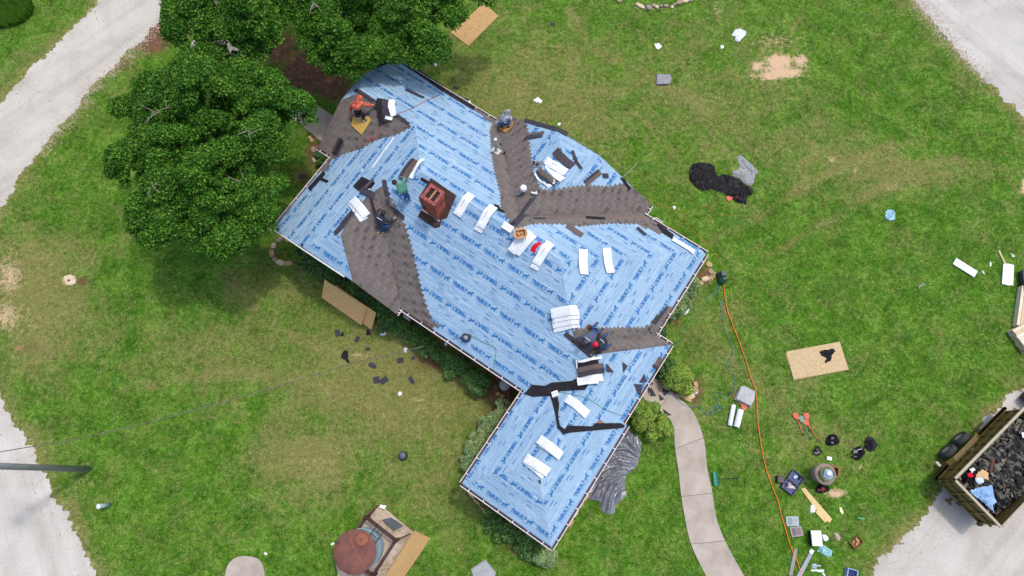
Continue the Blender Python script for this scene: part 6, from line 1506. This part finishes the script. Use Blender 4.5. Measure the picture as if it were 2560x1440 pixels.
for label, pxs, m_, h in (('clear plastic bag half under the notched plywood', [(2027, 1262), (2034, 1259), (2040, 1268), (2038, 1280), (2027, 1281), (2025, 1272)], M_wpl, .08), ('small white plastic bag right of the white cooler', [(2055, 1336), (2064, 1336), (2071, 1345), (2069, 1352), (2060, 1351), (2056, 1345)], M_wpl, .08),
    ('turquoise patterned bag beneath the white cooler', [(2045, 1366), (2056, 1361), (2068, 1368), (2080, 1378), (2078, 1390), (2068, 1393), (2055, 1386), (2043, 1378)], simple('turquoise_pattern', lin(30, 170, 170), .5, .2, 22, col2=lin(210, 244, 248)), .22),
    ('turquoise bag lying alone on the right lawn', [(2212, 530), (2220, 524), (2234, 526), (2238, 535), (2237, 550), (2222, 552), (2213, 546)], simple('turquoise_pattern2', lin(30, 150, 190), .5, .2, 14, col2=lin(200, 236, 244)), .14),
    ('white crumpled paper by the end of the path bush', [(1735, 976), (1741, 974), (1746, 979), (1742, 985), (1735, 984)], M_wpl, .06), ('large white crumpled wrapper on the lawn left of the bare sandy patch', [(1832, 82), (1838, 74), (1850, 72), (1866, 80), (1864, 88), (1856, 96), (1848, 105), (1838, 103), (1838, 92), (1829, 90)], M_wpl, .14),
    ('flat white paper left of the large wrapper near the top', [(1636, 110), (1648, 108), (1655, 117), (1646, 124), (1640, 121)], M_wpl, .03), ('small white wad between the wrapper and the sandy patch', [(1801, 112), (1808, 114), (1810, 121), (1802, 122)], M_wpl, .05),
    ('white crumpled paper right of the back eave', [(1331, 250), (1340, 246), (1346, 242), (1349, 248), (1356, 251), (1353, 258), (1345, 257), (1338, 256)], M_wpl, .07), ('small white wad above the dormer edge', [(1394, 308), (1401, 307), (1401, 314), (1395, 314)], M_wpl, .05),
    ('small white wad beside the yellow hose', [(1681, 516), (1688, 515), (1690, 522), (1684, 524)], M_wpl, .05), ('small white wad against the right end of the back gutter', [(1694, 587), (1702, 587), (1703, 593), (1696, 594)], M_wpl, .05),
    ('white paper beside the right gutter hedge', [(1707, 774), (1713, 773), (1723, 773), (1720, 782), (1712, 787), (1705, 784)], M_wpl, .04), ('white crumpled paper at the corner of the front hedge', [(949, 829), (954, 826), (960, 829), (966, 830), (964, 838), (955, 840), (950, 838)], M_wpl, .06),
    ('white paper at the end of the overhead cable', [(1010, 870), (1016, 867), (1020, 873), (1016, 881), (1010, 880)], M_wpl, .05), ('white paper by the bare reddish patch', [(995, 982), (1000, 978), (1006, 983), (1002, 989), (996, 988)], M_wpl, .05),
    ('white scrap caught in the front hedge', [(1116, 865), (1121, 862), (1124, 869), (1120, 874), (1116, 872)], M_wpl, .9), ('white scrap by the large shingle scrap on the path', [(1664, 975), (1670, 970), (1674, 977), (1667, 980)], M_wpl, .08),
    ('small white wad on the grass beneath the oak tip', [(1086, 159), (1092, 158), (1092, 165), (1086, 165)], M_wpl, .05), ('tiny white wad left of the tank base', [(661, 1381), (667, 1380), (668, 1386), (662, 1387)], M_wpl, .04),
    ('white bit below the two grey banded bundle', [(2454, 676), (2459, 679), (2462, 686), (2457, 685)], M_wpl, .03), ('white bit left of the stick on the right lawn', [(2474, 655), (2479, 656), (2478, 666), (2474, 665)], M_wpl, .03),
    ('white bit above the stick on the right lawn', [(2527, 634), (2532, 635), (2537, 642), (2531, 643)], M_wpl, .03), ('white tissue beside the dark scrap above the back gutter', [(1168, 252), (1174, 250), (1178, 256), (1170, 260)], M_wpl, .05),
    ('white and yellow packet right of the notched plywood', [(2098, 1268), (2102, 1267), (2109, 1279), (2108, 1287), (2101, 1282)], simple('yellow_packet', lin(240, 240, 235), .6, .05, 30, col2=lin(236, 220, 110)), .04),
    ('brown and white food packet right of the white cooler', [(2084, 1333), (2091, 1331), (2098, 1338), (2102, 1346), (2096, 1352), (2090, 1350)], simple('brown_packet', lin(90, 60, 50), .5, .3, 20, col2=lin(220, 200, 186)), .07),
    ('green plastic bottle scrap on the grass', [(2144, 1293), (2158, 1294), (2164, 1298), (2158, 1300), (2145, 1296)], simple('green_plastic', lin(40, 150, 90), .4), .04), ('blue and white tool case at the bottom edge', [(2029, 1408), (2040, 1410), (2042, 1420), (2030, 1421)], simple('tool_case', lin(24, 100, 110), .5, .2, 30, col2=lin(220, 234, 240)), .08),
    ('blue marker pair beside the tool case', [(2040, 1411), (2052, 1412), (2052, 1416), (2041, 1416)], simple('blue_marker', lin(30, 80, 160), .5, .1, 30, col2=lin(220, 230, 240)), .03), ('long white strip package under the tool case', [(2028, 1423), (2060, 1425), (2059, 1430), (2028, 1428)], M_wpl, .04), ('short white packet near the bottom edge', [(2053, 1431), (2058, 1431), (2065, 1438), (2060, 1440)], M_wpl, .04)):
    z0 = .0 if h < .8 else .8
    crumple('litter' if h < .12 or h > .8 else 'bag', label, 'litter' if h < .12 or h > .8 else 'bag', pxs, m_, min(h, .1) if h > .8 else h, .03, len(label), z0=z0, smooth_edge=.05, fold=4)
for label, pxs, m_ in (('thin grey plank crossing under the orange hose', [(1986, 1371), (1994, 1373), (1981, 1440), (1972, 1438)], simple('grey_plank', lin(140, 136, 134), .7, .1, 5)), ('wide grey plank with a white end near the bottom edge', [(2029, 1372), (2036, 1377), (2000, 1450), (1986, 1450)], simple('bluegrey_plank', lin(140, 148, 160), .5, .08, 5))):
    mb = MB(); mb.prism([at(x, y, .06) for x, y in pxs], .05); o = mb.build('metal_plank', m_, None); tag(o, label, 'plank')
    if 'wide' in label: mb = MB(); mb.prism([at(x, y, .066) for x, y in [(2028, 1372), (2036, 1377), (2031, 1386), (2023, 1380)]], .05); mb.build('white_end', M_wbox, o)
p = at(2124, 1433, 0); root = empty('cooler_bin', p, 'open pale blue bin at the bottom edge', 'bin'); mb = MB(); mb.box(p+Vector((0, 0, .02)), (.38, .34, .03), (1, -.3, 0)); d = Vector((1, -.3, 0)).normalized(); w = Vector((.3, 1, 0)).normalized()
for s in (-1, 1): mb.box(p+d*s*.19+Vector((0, 0, .13)), (.03, .36, .26), d); mb.box(p+w*s*.17+Vector((0, 0, .13)), (.34, .03, .26), d)
mb.build('bin', simple('pale_blue', lin(150, 176, 220), .45), root); mb = MB(); mb.box(p+Vector((0, 0, .1)), (.3, .26, .1), d); mb.build('contents', simple('navy_cloth', lin(24, 34, 90), .7, .4, 12), root)
# black capped vent in the front lawn
p = at(1008, 1140, 0); root = empty('yard_drain', p, 'black round drain riser with a bluish cap in the front lawn', 'drain'); mb = MB(); mb.lathe(p, [(.20, 0), (.19, .14), (.16, .2)], 20); mb.build('riser', simple('black_riser', lin(44, 46, 50), .6), root, True); mb = MB(); mb.lathe(p+Vector((0, .02, .19)), [(.15, 0), (.13, .05), (.02, .07)], 18); mb.build('cap', simple('slate_cap', lin(84, 96, 112), .4), root, True)
# marker post bottom left
a = at(274, 1262, 0); root = empty('marker_post', a, 'pale capped pipe post leaning left near the lower left gravel road', 'post'); b = at(246, 1266, .66); mb = MB(); mb.tube([a, b], .085, 16); mb.build('pipe', simple('pale_pipe', lin(150, 178, 186), .5, .08, 5), root, True); mb = MB(); mb.lathe(b-(b-a).normalized()*.02, [(.098, 0), (.098, .03), (.08, .045)], 16, b-a); mb.build('cap', simple('mint_cap', lin(210, 234, 224), .5), root, True)
# utility pole and cable
base = at(222, 1173, 0); top = base+Vector((0, 0, 0))
top = Vector((base.x*1.0, base.y*1.0, 9.2)); top += Vector((-.05, .0, 0))
root = empty('utility_pole', base, 'weathered grey wooden utility pole leaning out past the left edge', 'utility pole'); mb = MB(); mb.tube([base-Vector((0, 0, .1)), base.lerp(top, .5), top], [.125, .115, .10], 16)
t = NT('pole_wood'); co = t.coord(); k = t.noise(1, 5, .7, t.mapping(co, (30, 30, 1.2)), .4); c = t.ramp(k, [(.3, lin(112, 110, 110)), (.55, lin(150, 150, 154)), (.75, lin(172, 162, 150))]); t.bump(k, .5, .01); M_pole = t.done(c, .9)
mb.build('pole_shaft', M_pole, root, True); mb = MB(); mb.lathe(Vector((top.x-.3, top.y-.3, 7.6)), [(.2, 0), (.24, .05), (.24, .8), (.2, .86)], 16); mb.box(Vector((top.x, top.y, 8.6)), (1.6, .1, .12), (.6, -.8, 0)); mb.build('transformer', simple('transformer_grey', lin(130, 134, 138), .5), root, True)
A = at(1015, 878, 3.0); B = Vector((top.x+.05, top.y+.2, 7.2)); A = rp(1130, 848, .1); pts = []
A = at(1060, 866, 2.75)
ends = [at(1060, 866, 2.75), at(880, 910, 3.1), at(640, 982, 4.0), at(400, 1048, 5.0), at(180, 1100, 5.9), at(70, 1118, 6.4), Vector((top.x, top.y+.1, 7.4))]
mb = MB(); mb.tube(spline(ends, 14), .016, 6); tag(mb.build('overhead_cable', simple('cable_grey', lin(96, 92, 80), .6, .5, 3), None), 'thin twisted overhead cable from the front gutter to the utility pole', 'cable')
mb = MB(); mb.tube([at(1558, 443, .03), at(1592, 409, .9)], .014, 6); tag(mb.build('pale_rod', M_wbox, None), 'thin pale wooden stick propped against the back dormer edge', 'stick')
mb = MB(); mb.tube([at(1557, 438, 1.6), at(1556, 412, 2.9)], .01, 6); mb.tube(spline([at(1556, 412, 2.9)+Vector((.06*math.cos(a), .06*math.sin(a), 0)) for a in np.arange(0, 6, 1.0)], 3, True), .008, 4, close=True); tag(mb.build('shepherd_hook', M_hk, None), 'thin black garden hook beside the back dormer edge', 'hook')
# white tank, hose reel under front corner
p = at(1263, 965, .0); root = empty('water_barrel', p, 'white round barrel half hidden under the front gutter corner', 'barrel'); mb = MB(); mb.lathe(p, [(.24, 0), (.25, .4), (.23, .46), (.05, .5)], 22); mb.build('drum', simple('dirty_white', lin(176, 180, 182), .5, .1, 5), root, True); mb = MB(); mb.box(p+Vector((-.02, .03, .485)), (.12, .05, .02), (1, .4, 0)); mb.build('handle', M_hk, root)
root = empty('hose_reel', at(1286, 985), 'dark red garden hose coiled beside the white barrel', 'hose')
for i in range(6):
    mb = MB(); c = at(1288, 985, .1+.07*(i % 3)); rr_ = .30-.03*(i//2); mb.tube([c+Vector((rr_*math.cos(a), rr_*math.sin(a)*.9, 0)) for a in np.arange(0, 6.28, .35)], .024, 6, close=True); mb.build('coil', simple('maroon_hose', lin(112, 34, 40), .5), root, True)
# pump house box by front jog and right jog
mb = MB(); mb.box(LB(-5.72, -.05, 2.1), (.28, .22, .4), AX); o = mb.build('electric_meter', simple('meter_grey', lin(150, 158, 156), .5), HOUSE)
board('white metal panel leaning out from the corner under the back gutter', [(1614, 548, 2.3), (1643, 545, 2.3), (1659, 556, 1.9), (1633, 563, 1.9)], M_wbox, .03, 'metal_tray', None)

# ================================================================ TANK ON ITS BASE
TC = at(887, 1379.5, 2.02); tb = Vector((TC.x, TC.y, 0)); rT = .80
root = empty('water_tank', tb, 'round metal water tank with a rusty flat lid standing on a concrete base', 'water tank')
t = NT('rust_lid'); co = t.coord(); n1 = t.noise(1.6, 5, .7, co, .3); n2 = t.noise(24, 4, .8, co); c = t.ramp(n1, [(.3, lin(92, 58, 56)), (.5, lin(114, 74, 66)), (.72, lin(132, 86, 66))]); c = t.mix(t.math('MULTIPLY', t.step(n2, .55, .75), .35), c, lin(160, 108, 84)); t.bump(n2, .3, .005); M_rust = t.done(c, .85)
t = NT('galvanised'); co = t.coord(); n1 = t.noise(1.2, 4, .6, t.mapping(co, (1, 1, 4))); c = t.ramp(n1, [(.3, lin(148, 182, 198)), (.7, lin(176, 206, 218))]); c = t.mix(t.step(t.noise(3, 5, .7, co), .62, .75), c, lin(150, 130, 104)); M_galv = t.done(c, .5, .2)
mb = MB(); mb.lathe(tb, [(rT-.03, .12), (rT-.03, 1.05), (rT-.015, 1.06), (rT-.015, 1.1), (rT-.03, 1.11), (rT-.03, 1.98)], 64, cap=False); mb.build('shell', M_galv, root, False)
mb = MB(); mb.lathe(tb+Vector((0, 0, 1.975)), [(rT, 0), (rT+.01, .02), (rT, .04), (rT*.5, .043), (.02, .045)], 56); mb.build('lid', M_rust, root, True)
mb = MB(); hc = at(904, 1349, 2.08); mb.lathe(Vector((hc.x, hc.y, 2.04)), [(.25, 0), (.25, .03), (.2, .045), (.02, .05)], 30); hatch = mb.build('hatch', simple('rust_hatch', lin(138, 84, 64), .85, .15, 8), root, True)
mb = MB(); mb.box(Vector((hc.x-.01, hc.y, 2.105)), (.1, .03, .02), (1, 1, 0)); mb.build('handle', M_hk, hatch)
mb = MB(); a, b = at(873, 1325, 2.075), at(915, 1424, 2.075)
for q0, q1 in ((a, at(883, 1370, 2.09)), (at(883, 1370, 2.09), b), (at(905, 1347, 2.10), at(915, 1358, 2.10))): mb.box((q0+q1)/2, ((q1-q0).length, .012, .008), q1-q0)
mb.build('weld_seam', simple('pale_rust', lin(176, 120, 84), .9), root)
mb = MB(); q = at(847, 1355, 2.06); mb.tube([q-Vector((0, 0, .3)), q+Vector((0, 0, .06))], .045, 10); mb.tube([q, at(838, 1358, 2.05)], .04, 8); mb.build('overflow_pipe', simple('brown_pipe', lin(84, 64, 60), .7), root); mb = MB(); mb.tube([at(836, 1358, 2.05), at(828, 1361, 2.04)], .045, 8); mb.build('plastic_spout', simple('cream', lin(226, 222, 196), .6), root)
M_pipe = simple('brown_frame', lin(74, 50, 48), .7, .2, 6)
slab = [at(x, y, .12) for x, y in ((912, 1303), (953, 1264), (1032, 1334), (945, 1470), (860, 1440))]
base = empty('concrete_base', Vector((tb.x, tb.y, 0)), 'stained concrete base with brown pipe rails around the rusty tank', 'base')
t = NT('stained_concrete'); co = t.coord(); n1 = t.noise(2.2, 6, .8, co, .6); c = t.ramp(n1, [(.25, lin(110, 92, 72)), (.45, lin(178, 162, 140)), (.7, lin(212, 196, 180))]); c = t.mix(t.math('MULTIPLY', t.step(t.noise(1.1, 6, .85, co, 1.0), .5, .62), .6), c, lin(104, 84, 66)); c = t.mix(t.step(t.noise(12, 4, .9, co), .58, .66), c, lin(90, 70, 60)); t.bump(n1, .4, .02); M_stc = t.done(c, .95)
ext = [at(840, 1376, .12)]
mb = MB(); mb.prism([at(x, y, .12) for x, y in ((905, 1310), (950, 1262), (1036, 1332), (950, 1480), (850, 1470), (838, 1400))], .13); mb.build('slab', M_stc, base)
posts = [at(912, 1293, 1.0), at(987, 1352, 1.0), at(930, 1441, 1.0), at(852, 1385, 1.0)]
for p in posts: mb = MB(); mb.tube([Vector((p.x, p.y, .1)), p], .07, 12, caps=False); mb.lathe(p-Vector((0, 0, .02)), [(.05, 0), (.05, .005)], 12); mb.build('post', M_pipe, base, True)
for i in range(4):
    for z in (.92, .55): a, b = posts[i], posts[(i+1) % 4]; mb = MB(); mb.tube([Vector((a.x, a.y, z)), Vector((b.x, b.y, z))], .055 if z > .8 else .04, 10); mb.build('rail', M_pipe, base, True)
for (p, q) in ((posts[0], (947, 1263)), (posts[1], (1027, 1333))):
    e = at(*q, .12); d = e-p; vs = [Vector((p.x, p.y, .12)), Vector((e.x, e.y, .12)), Vector((e.x, e.y, .35)), Vector((p.x, p.y, .9))]; n = Vector((-d.y, d.x, 0)).normalized()*.02
    mb = MB(); mb.add([v-n for v in vs]+[v+n for v in vs], [(0, 1, 2, 3), (7, 6, 5, 4), (0, 4, 5, 1), (1, 5, 6, 2), (2, 6, 7, 3), (3, 7, 4, 0)]); mb.build('side_plate', simple('rusty_plate', lin(92, 54, 42), .85), base)
mb = MB(); cpts = [at(955, 1300, .3), at(978, 1294, .3), at(1008, 1314, .3), at(985, 1327, .3)]; mb.prism(cpts, .05); gr = mb.build('vent_grate', simple('dark_grate', lin(60, 68, 72), .4, .5, 30, .4), None); tag(gr, 'dark rectangular grate lying on the tank base', 'grate')
for i in range(9): a = cpts[0].lerp(cpts[3], i/8); b = cpts[1].lerp(cpts[2], i/8); mb = MB(); mb.tube([a+Vector((0, 0, .01)), b+Vector((0, 0, .01))], .008, 4); mb.build('bar', M_vent, gr)
mb = MB(); p = at(957, 1267, .2); mb.box(p, (.22, .12, .16), (.9, -.3, 0)); mb.box(p+Vector((.1, 0, .0)), (.06, .13, .2), (.9, -.3, 0)); tag(mb.build('white_fitting', M_wbox, None), 'small white metal fitting at the tip of the tank base', 'fitting')
lad = empty('ladder', at(930, 1335), 'narrow dark metal ladder leaning on the rusty tank lid', 'ladder')
for a, b in (((944, 1311, .95), (921, 1344, 2.02)), ((961, 1327, .95), (938, 1359, 2.02))): mb = MB(); mb.tube([at(*a), at(*b)], .016, 8); mb.build('rail', M_hk, lad)
for k in (.12, .4, .68, .92): mb = MB(); mb.tube([at(944, 1311, .95).lerp(at(921, 1344, 2.02), k), at(961, 1327, .95).lerp(at(938, 1359, 2.02), k)], .013, 6); mb.build('rung', M_hk, lad)

# ================================================================ TRAILER
M_ol = simple('olive_paint', lin(108, 90, 42), .55, .18, 4, bump=.1); M_old = simple('olive_dark', lin(84, 72, 44), .6, .3, 5); M_rim2 = simple('worn_edge', lin(170, 160, 142), .5, .2, 8)
zt = 1.75; c0 = at(2391, 1199, zt); c1 = at(2504, 1303, zt); e1 = at(2547, 1040, zt); du = (e1-c0); du.z = 0; du.normalize(); dv = Vector((du.y, -du.x, 0)); Wt = 2.25; Lt = 4.3
zb_ = .62; root = empty('dump_trailer', Vector((c0.x, c0.y, 0))+du*2+dv*1.1, 'olive dump trailer full of torn off shingles at the lower right edge', 'trailer')
def TP(u, v, z): p = c0+du*u+dv*v; return Vector((p.x, p.y, z))
def wall_(nm, u0, v0, u1, v1, z0, z1, th, mat, par=None):
    a, b = TP(u0, v0, 0), TP(u1, v1, 0); mb = MB(); mb.box((a+b)/2+Vector((0, 0, (z0+z1)/2)), ((b-a).length, th, z1-z0), b-a); return mb.build(nm, mat, par or root)
sideL = wall_('side_panel', 0.04, 0, Lt, 0, zb_, zt, .04, M_ol); sideR = wall_('side_panel', 0.04, Wt, Lt, Wt, zb_, zt, .04, M_ol); gate = wall_('tailgate', 0, .03, 0, Wt-.03, zb_, zt, .04, M_ol); wall_('headboard', Lt, .03, Lt, Wt-.03, zb_, zt, .04, M_ol)
mb = MB(); mb.box(TP(Lt/2, Wt/2, zb_+.03), (Lt-.1, Wt-.06, .05), du); mb.build('floor', M_old, root)
for i in range(9):
    u = .12+i*(Lt-.24)/8; mb = MB(); mb.box(TP(u, -.045, (zb_+zt)/2), (.07, .05, zt-zb_-.06), du); mb.build('rib', M_ol, sideL)
for z in (zb_+.04, zt-.02, (zb_+zt)/2+.05): mb = MB(); mb.box(TP(Lt/2, -.06, z), (Lt, .09, .07), du); mb.build('rail', M_ol if z < 1.6 else M_rim2, sideL)
mb = MB(); mb.box(TP(Lt/2, Wt+.0, zt+.02), (Lt, .08, .05), du); mb.build('rail', M_rim2, sideR)
for z in (zb_+.05, (zb_+zt)/2, zt-.0): mb = MB(); mb.box(TP(-.06, Wt/2, z), (.08, Wt, .07), du); mb.build('rail', M_ol if z < 1.6 else M_rim2, gate)
for i in range(5): mb = MB(); mb.box(TP(-.05, .15+i*(Wt-.3)/4, (zb_+zt)/2), (.06, .07, zt-zb_-.1), du); mb.build('rib', M_ol, gate)
for v in (.12, Wt/2, Wt-.12): mb = MB(); mb.box(TP(-.12, v, zb_+.02), (.1, .14, .1), du); mb.build('hinge', M_old, gate)
mb = MB(); mb.box(TP(-.22, Wt*.38, .5), (.22, .12, .06), du); mb.box(TP(-.32, Wt*.38, .5), (.08, .3, .08), du); mb.build('hitch_bracket', M_old, root)
for v in (-.12,): 
    mb = MB(); 
    for u in (.15, Lt-.1): mb.box(TP(Lt/2, v, .58), (Lt+.2, .1, .14), du)
    mb.build('frame_beam', M_ol, root)
M_tyre = simple('tyre_rubber', lin(56, 58, 62), .85, .2, 14); M_whl = simple('wheel_steel', lin(160, 152, 138), .5, .2, 6)
for side, v in ((-1, -.42), (1, Wt+.42)):
    for k, u in enumerate((1.28, 2.08)):
        c = TP(u, v, .37); ax_ = -dv if side < 0 else dv
        mb = MB(); mb.lathe(c-ax_*.11, [(.22, 0), (.34, .0), (.37, .04), (.37, .18), (.34, .22), (.22, .22), (.2, .2)], 28, ax_, False); w_ = mb.build('wheel', M_tyre, root, True)
        mb = MB(); mb.lathe(c-ax_*.08, [(.21, 0), (.215, .165), (.19, .17), (.16, .10), (.06, .12), (.05, .16), (.01, .17)], 22, ax_); mb.build('rim', M_whl, w_, True)
    pts = [(.62, .38), (.74, .66), (1.02, .84), (1.7, .88), (2.36, .84), (2.62, .66), (2.74, .38)]; mb = MB(); vi = v+side*.02; vo_ = 0.06 if side < 0 else Wt-.06
    vs = []
    for u, z in pts: vs += [TP(u, v-side*.12+side*.14*0, z), TP(u, vo_+side*.0, z)]
    vs2 = [p-Vector((0, 0, .03)) for p in vs]; m = len(vs)
    fs = [(2*i, 2*i+2, 2*i+3, 2*i+1) for i in range(6)]+[(m+2*i, m+2*i+1, m+2*i+3, m+2*i+2) for i in range(6)]+[(2*i, m+2*i, m+2*i+2, 2*i+2) for i in range(6)]+[(2*i+1, 2*i+3, m+2*i+3, m+2*i+1) for i in range(6)]
    mb.add(vs+vs2, fs); mb.build('fender', M_ol, root)
mb = MB(); mb.box(TP(.5, -.4, .5), (.1, .22, .1), du); mb.build('tail_lamp', simple('lamp_lens', lin(190, 180, 176), .3), root)
mb = MB(); mb.box(TP(Lt+.7, Wt/2, .55), (1.4, .12, .1), du); mb.box(TP(Lt+.3, Wt*.3, .8), (.5, .5, .4), du); mb.build('tongue', M_old, root)
# load
M_deb = island('old_shingle_debris', lin(28, 28, 32), lin(72, 72, 74), .9, .2, True, lin(136, 134, 120), 20)
mb = MB(); rr = random.Random(4)
def heap(u, v): return zb_+.12+.62*min(1, u/1.6)*(.75+.3*noise.noise(Vector((u*1.1, v*1.3, 3))))
for i in range(1500):
    u, v = rr.uniform(.1, Lt-.1), rr.uniform(.1, Wt-.1); z = heap(u, v)+rr.uniform(-.1, .1)
    n = Vector((rr.gauss(0, .35), rr.gauss(0, .35), 1)).normalized(); ang = rr.uniform(0, 6.28); e = Vector((math.cos(ang), math.sin(ang), 0)); e = (e-n*e.dot(n)).normalized()
    mb.box(TP(u, v, z), (rr.choice((.12, .2, .3, .5)), rr.choice((.08, .13, .16)), .012), e, None, n)
o = mb.build('shingle_rubble', M_deb, None); tag(o, 'dark torn shingles heaped inside the olive trailer', 'rubble', kind='stuff')
mb = MB(); nn_ = 18; vs = []
for i in range(nn_+1):
    for j in range(nn_+1): u, v = .06+i*(Lt-.12)/nn_, .05+j*(Wt-.1)/nn_; vs.append(TP(u, v, heap(u, v)-.06))
mb.add(vs, [(i*(nn_+1)+j, (i+1)*(nn_+1)+j, (i+1)*(nn_+1)+j+1, i*(nn_+1)+j+1) for i in range(nn_) for j in range(nn_)]); o = mb.build('debris_bed', simple('black_debris', lin(26, 25, 27), .95), None); tag(o, 'black crumbs under the torn shingles in the trailer', 'rubble', kind='stuff')
def incl(nm, label, cat, pxs, mat, h, z, seed=0, res=.04):
    return crumple(nm, label, cat, pxs, mat, h, res, seed, z0=z, zref=z, fold=3)
incl('underlayment_scrap', 'crumpled blue underlayment scrap in the rear corner of the trailer', 'underlayment', [(2424, 1226), (2455, 1216), (2480, 1214), (2484, 1240), (2492, 1256), (2482, 1262), (2484, 1282), (2460, 1258), (2430, 1236)], simple('blue_scrap', lin(136, 176, 222), .5, .2, 6), .18, 1.22, 3)
incl('red_bag', 'small red bag in the trailer by the left wall', 'bag', [(2418, 1184), (2428, 1180), (2434, 1190), (2428, 1194), (2420, 1192)], M_red, .1, 1.25, 4)
incl('white_box_scrap', 'white box scrap against the left wall of the trailer', 'litter', [(2424, 1172), (2434, 1168), (2438, 1176), (2428, 1182)], M_wpl, .08, 1.3, 5)
incl('brown_paper', 'tan paper sack in the trailer load', 'paper', [(2440, 1184), (2456, 1172), (2470, 1182), (2470, 1200), (2456, 1196), (2440, 1194)], simple('kraft', lin(206, 172, 128), .85, .1, 6), .12, 1.3, 6)
incl('bottle_bag', 'round blueish white plastic lump in the trailer load', 'litter', [(2438, 1194), (2448, 1190), (2459, 1196), (2458, 1208), (2446, 1210), (2439, 1204)], simple('bluish_plastic', lin(190, 210, 226), .4, .2, 20), .14, 1.28, 7)
incl('white_scrap', 'white scrap beside the rust timber in the trailer', 'litter', [(2464, 1166), (2472, 1163), (2474, 1172), (2466, 1176)], M_wpl, .08, 1.25, 8)
mb = MB(); mb.box((at(2484, 1145, 1.4)+at(2476, 1178, 1.35))/2, (.62, .12, .06), at(2484, 1145, 1.4)-at(2476, 1178, 1.35)); tag(mb.build('rusty_timber', simple('red_brown_timber', lin(92, 52, 42), .85, .2, 6), None), 'reddish brown timber lying on the trailer load', 'timber')
incl('white_plate', 'white round lid at the right edge of the trailer load', 'litter', [(2554, 1082), (2562, 1080), (2564, 1092), (2556, 1094)], M_wpl, .05, 1.4, 9)
# vehicle nose beyond the top right of trailer
p = at(2562, 998, .5); root = empty('parked_truck', Vector((p.x+1.2, p.y+1.3, 0)), 'dark vehicle cut off by the right edge above the trailer', 'truck')
mb = MB(); mb.box(p+du*1.9+dv*.9+Vector((0, 0, .2)), (3.6, 1.8, .6), du, taper=.95); mb.build('body', simple('dark_paint', (.02, .022, .03), .2, 0, 1, .3), root)
mb = MB(); mb.box(p+du*2.0+dv*.9+Vector((0, 0, .75)), (1.8, 1.5, .5), du, taper=.8); mb.build('cab', simple('cab_glass', lin(120, 150, 170), .15, .1, 2), root)
for k in (.4, 3.0): mb = MB(); c = p+du*k-dv*.05; c.z = .38; mb.lathe(c, [(.2, 0), (.37, 0), (.37, .2), (.2, .2)], 24, dv); mb.build('wheel', M_tyre, root, True)
# lumber stacks at right edge
M_pine = [simple('pine_board_%d' % i, lin(*c), .8, .1, 5) for i, c in enumerate(((222, 206, 178), (206, 184, 150), (232, 220, 200)))]
def lumber(label, px, py, ang, n, L, wd, nz=3):
    o = at(px, py, .1*nz); d = dirpx(px, py, ang, 0); w = Vector((-d.y, d.x, 0)); root = empty('lumber_stack', Vector((o.x, o.y, 0)), label, 'lumber')
    for z in range(nz):
        for i in range(n): mb = MB(); mb.box(Vector((o.x, o.y, .05+z*.1))+d*(L/2+random.uniform(-.03, .03))+w*(i*wd*-1+random.uniform(-.004, .004)), (L, wd-.012, .09), d); mb.build('plank', random.choice(M_pine), root)
lumber('straight stack of pale planks at the right edge, white wrapper on its end', 2546, 812, -82, 6, 1.9, .14)
lumber('pale plank stack lying slanted across the straight one at the right edge', 2534, 828, -28, 8, 2.2, .14, 4)
crumple('white_tarp', 'white and blue wrapper on the upright plank stack', 'litter', [(2546, 745), (2552, 734), (2570, 732), (2570, 755), (2552, 755)], M_wpl, .15, .04, 31, z0=.3)
mb = MB(); mb.box(at(2568, 708, .2), (.5, 1.1, .3), (1, -.1, 0)); tag(mb.build('dark_crate', simple('dark_crate', lin(40, 44, 52), .5), None), 'dark crate at the right edge above the plank stack', 'crate')
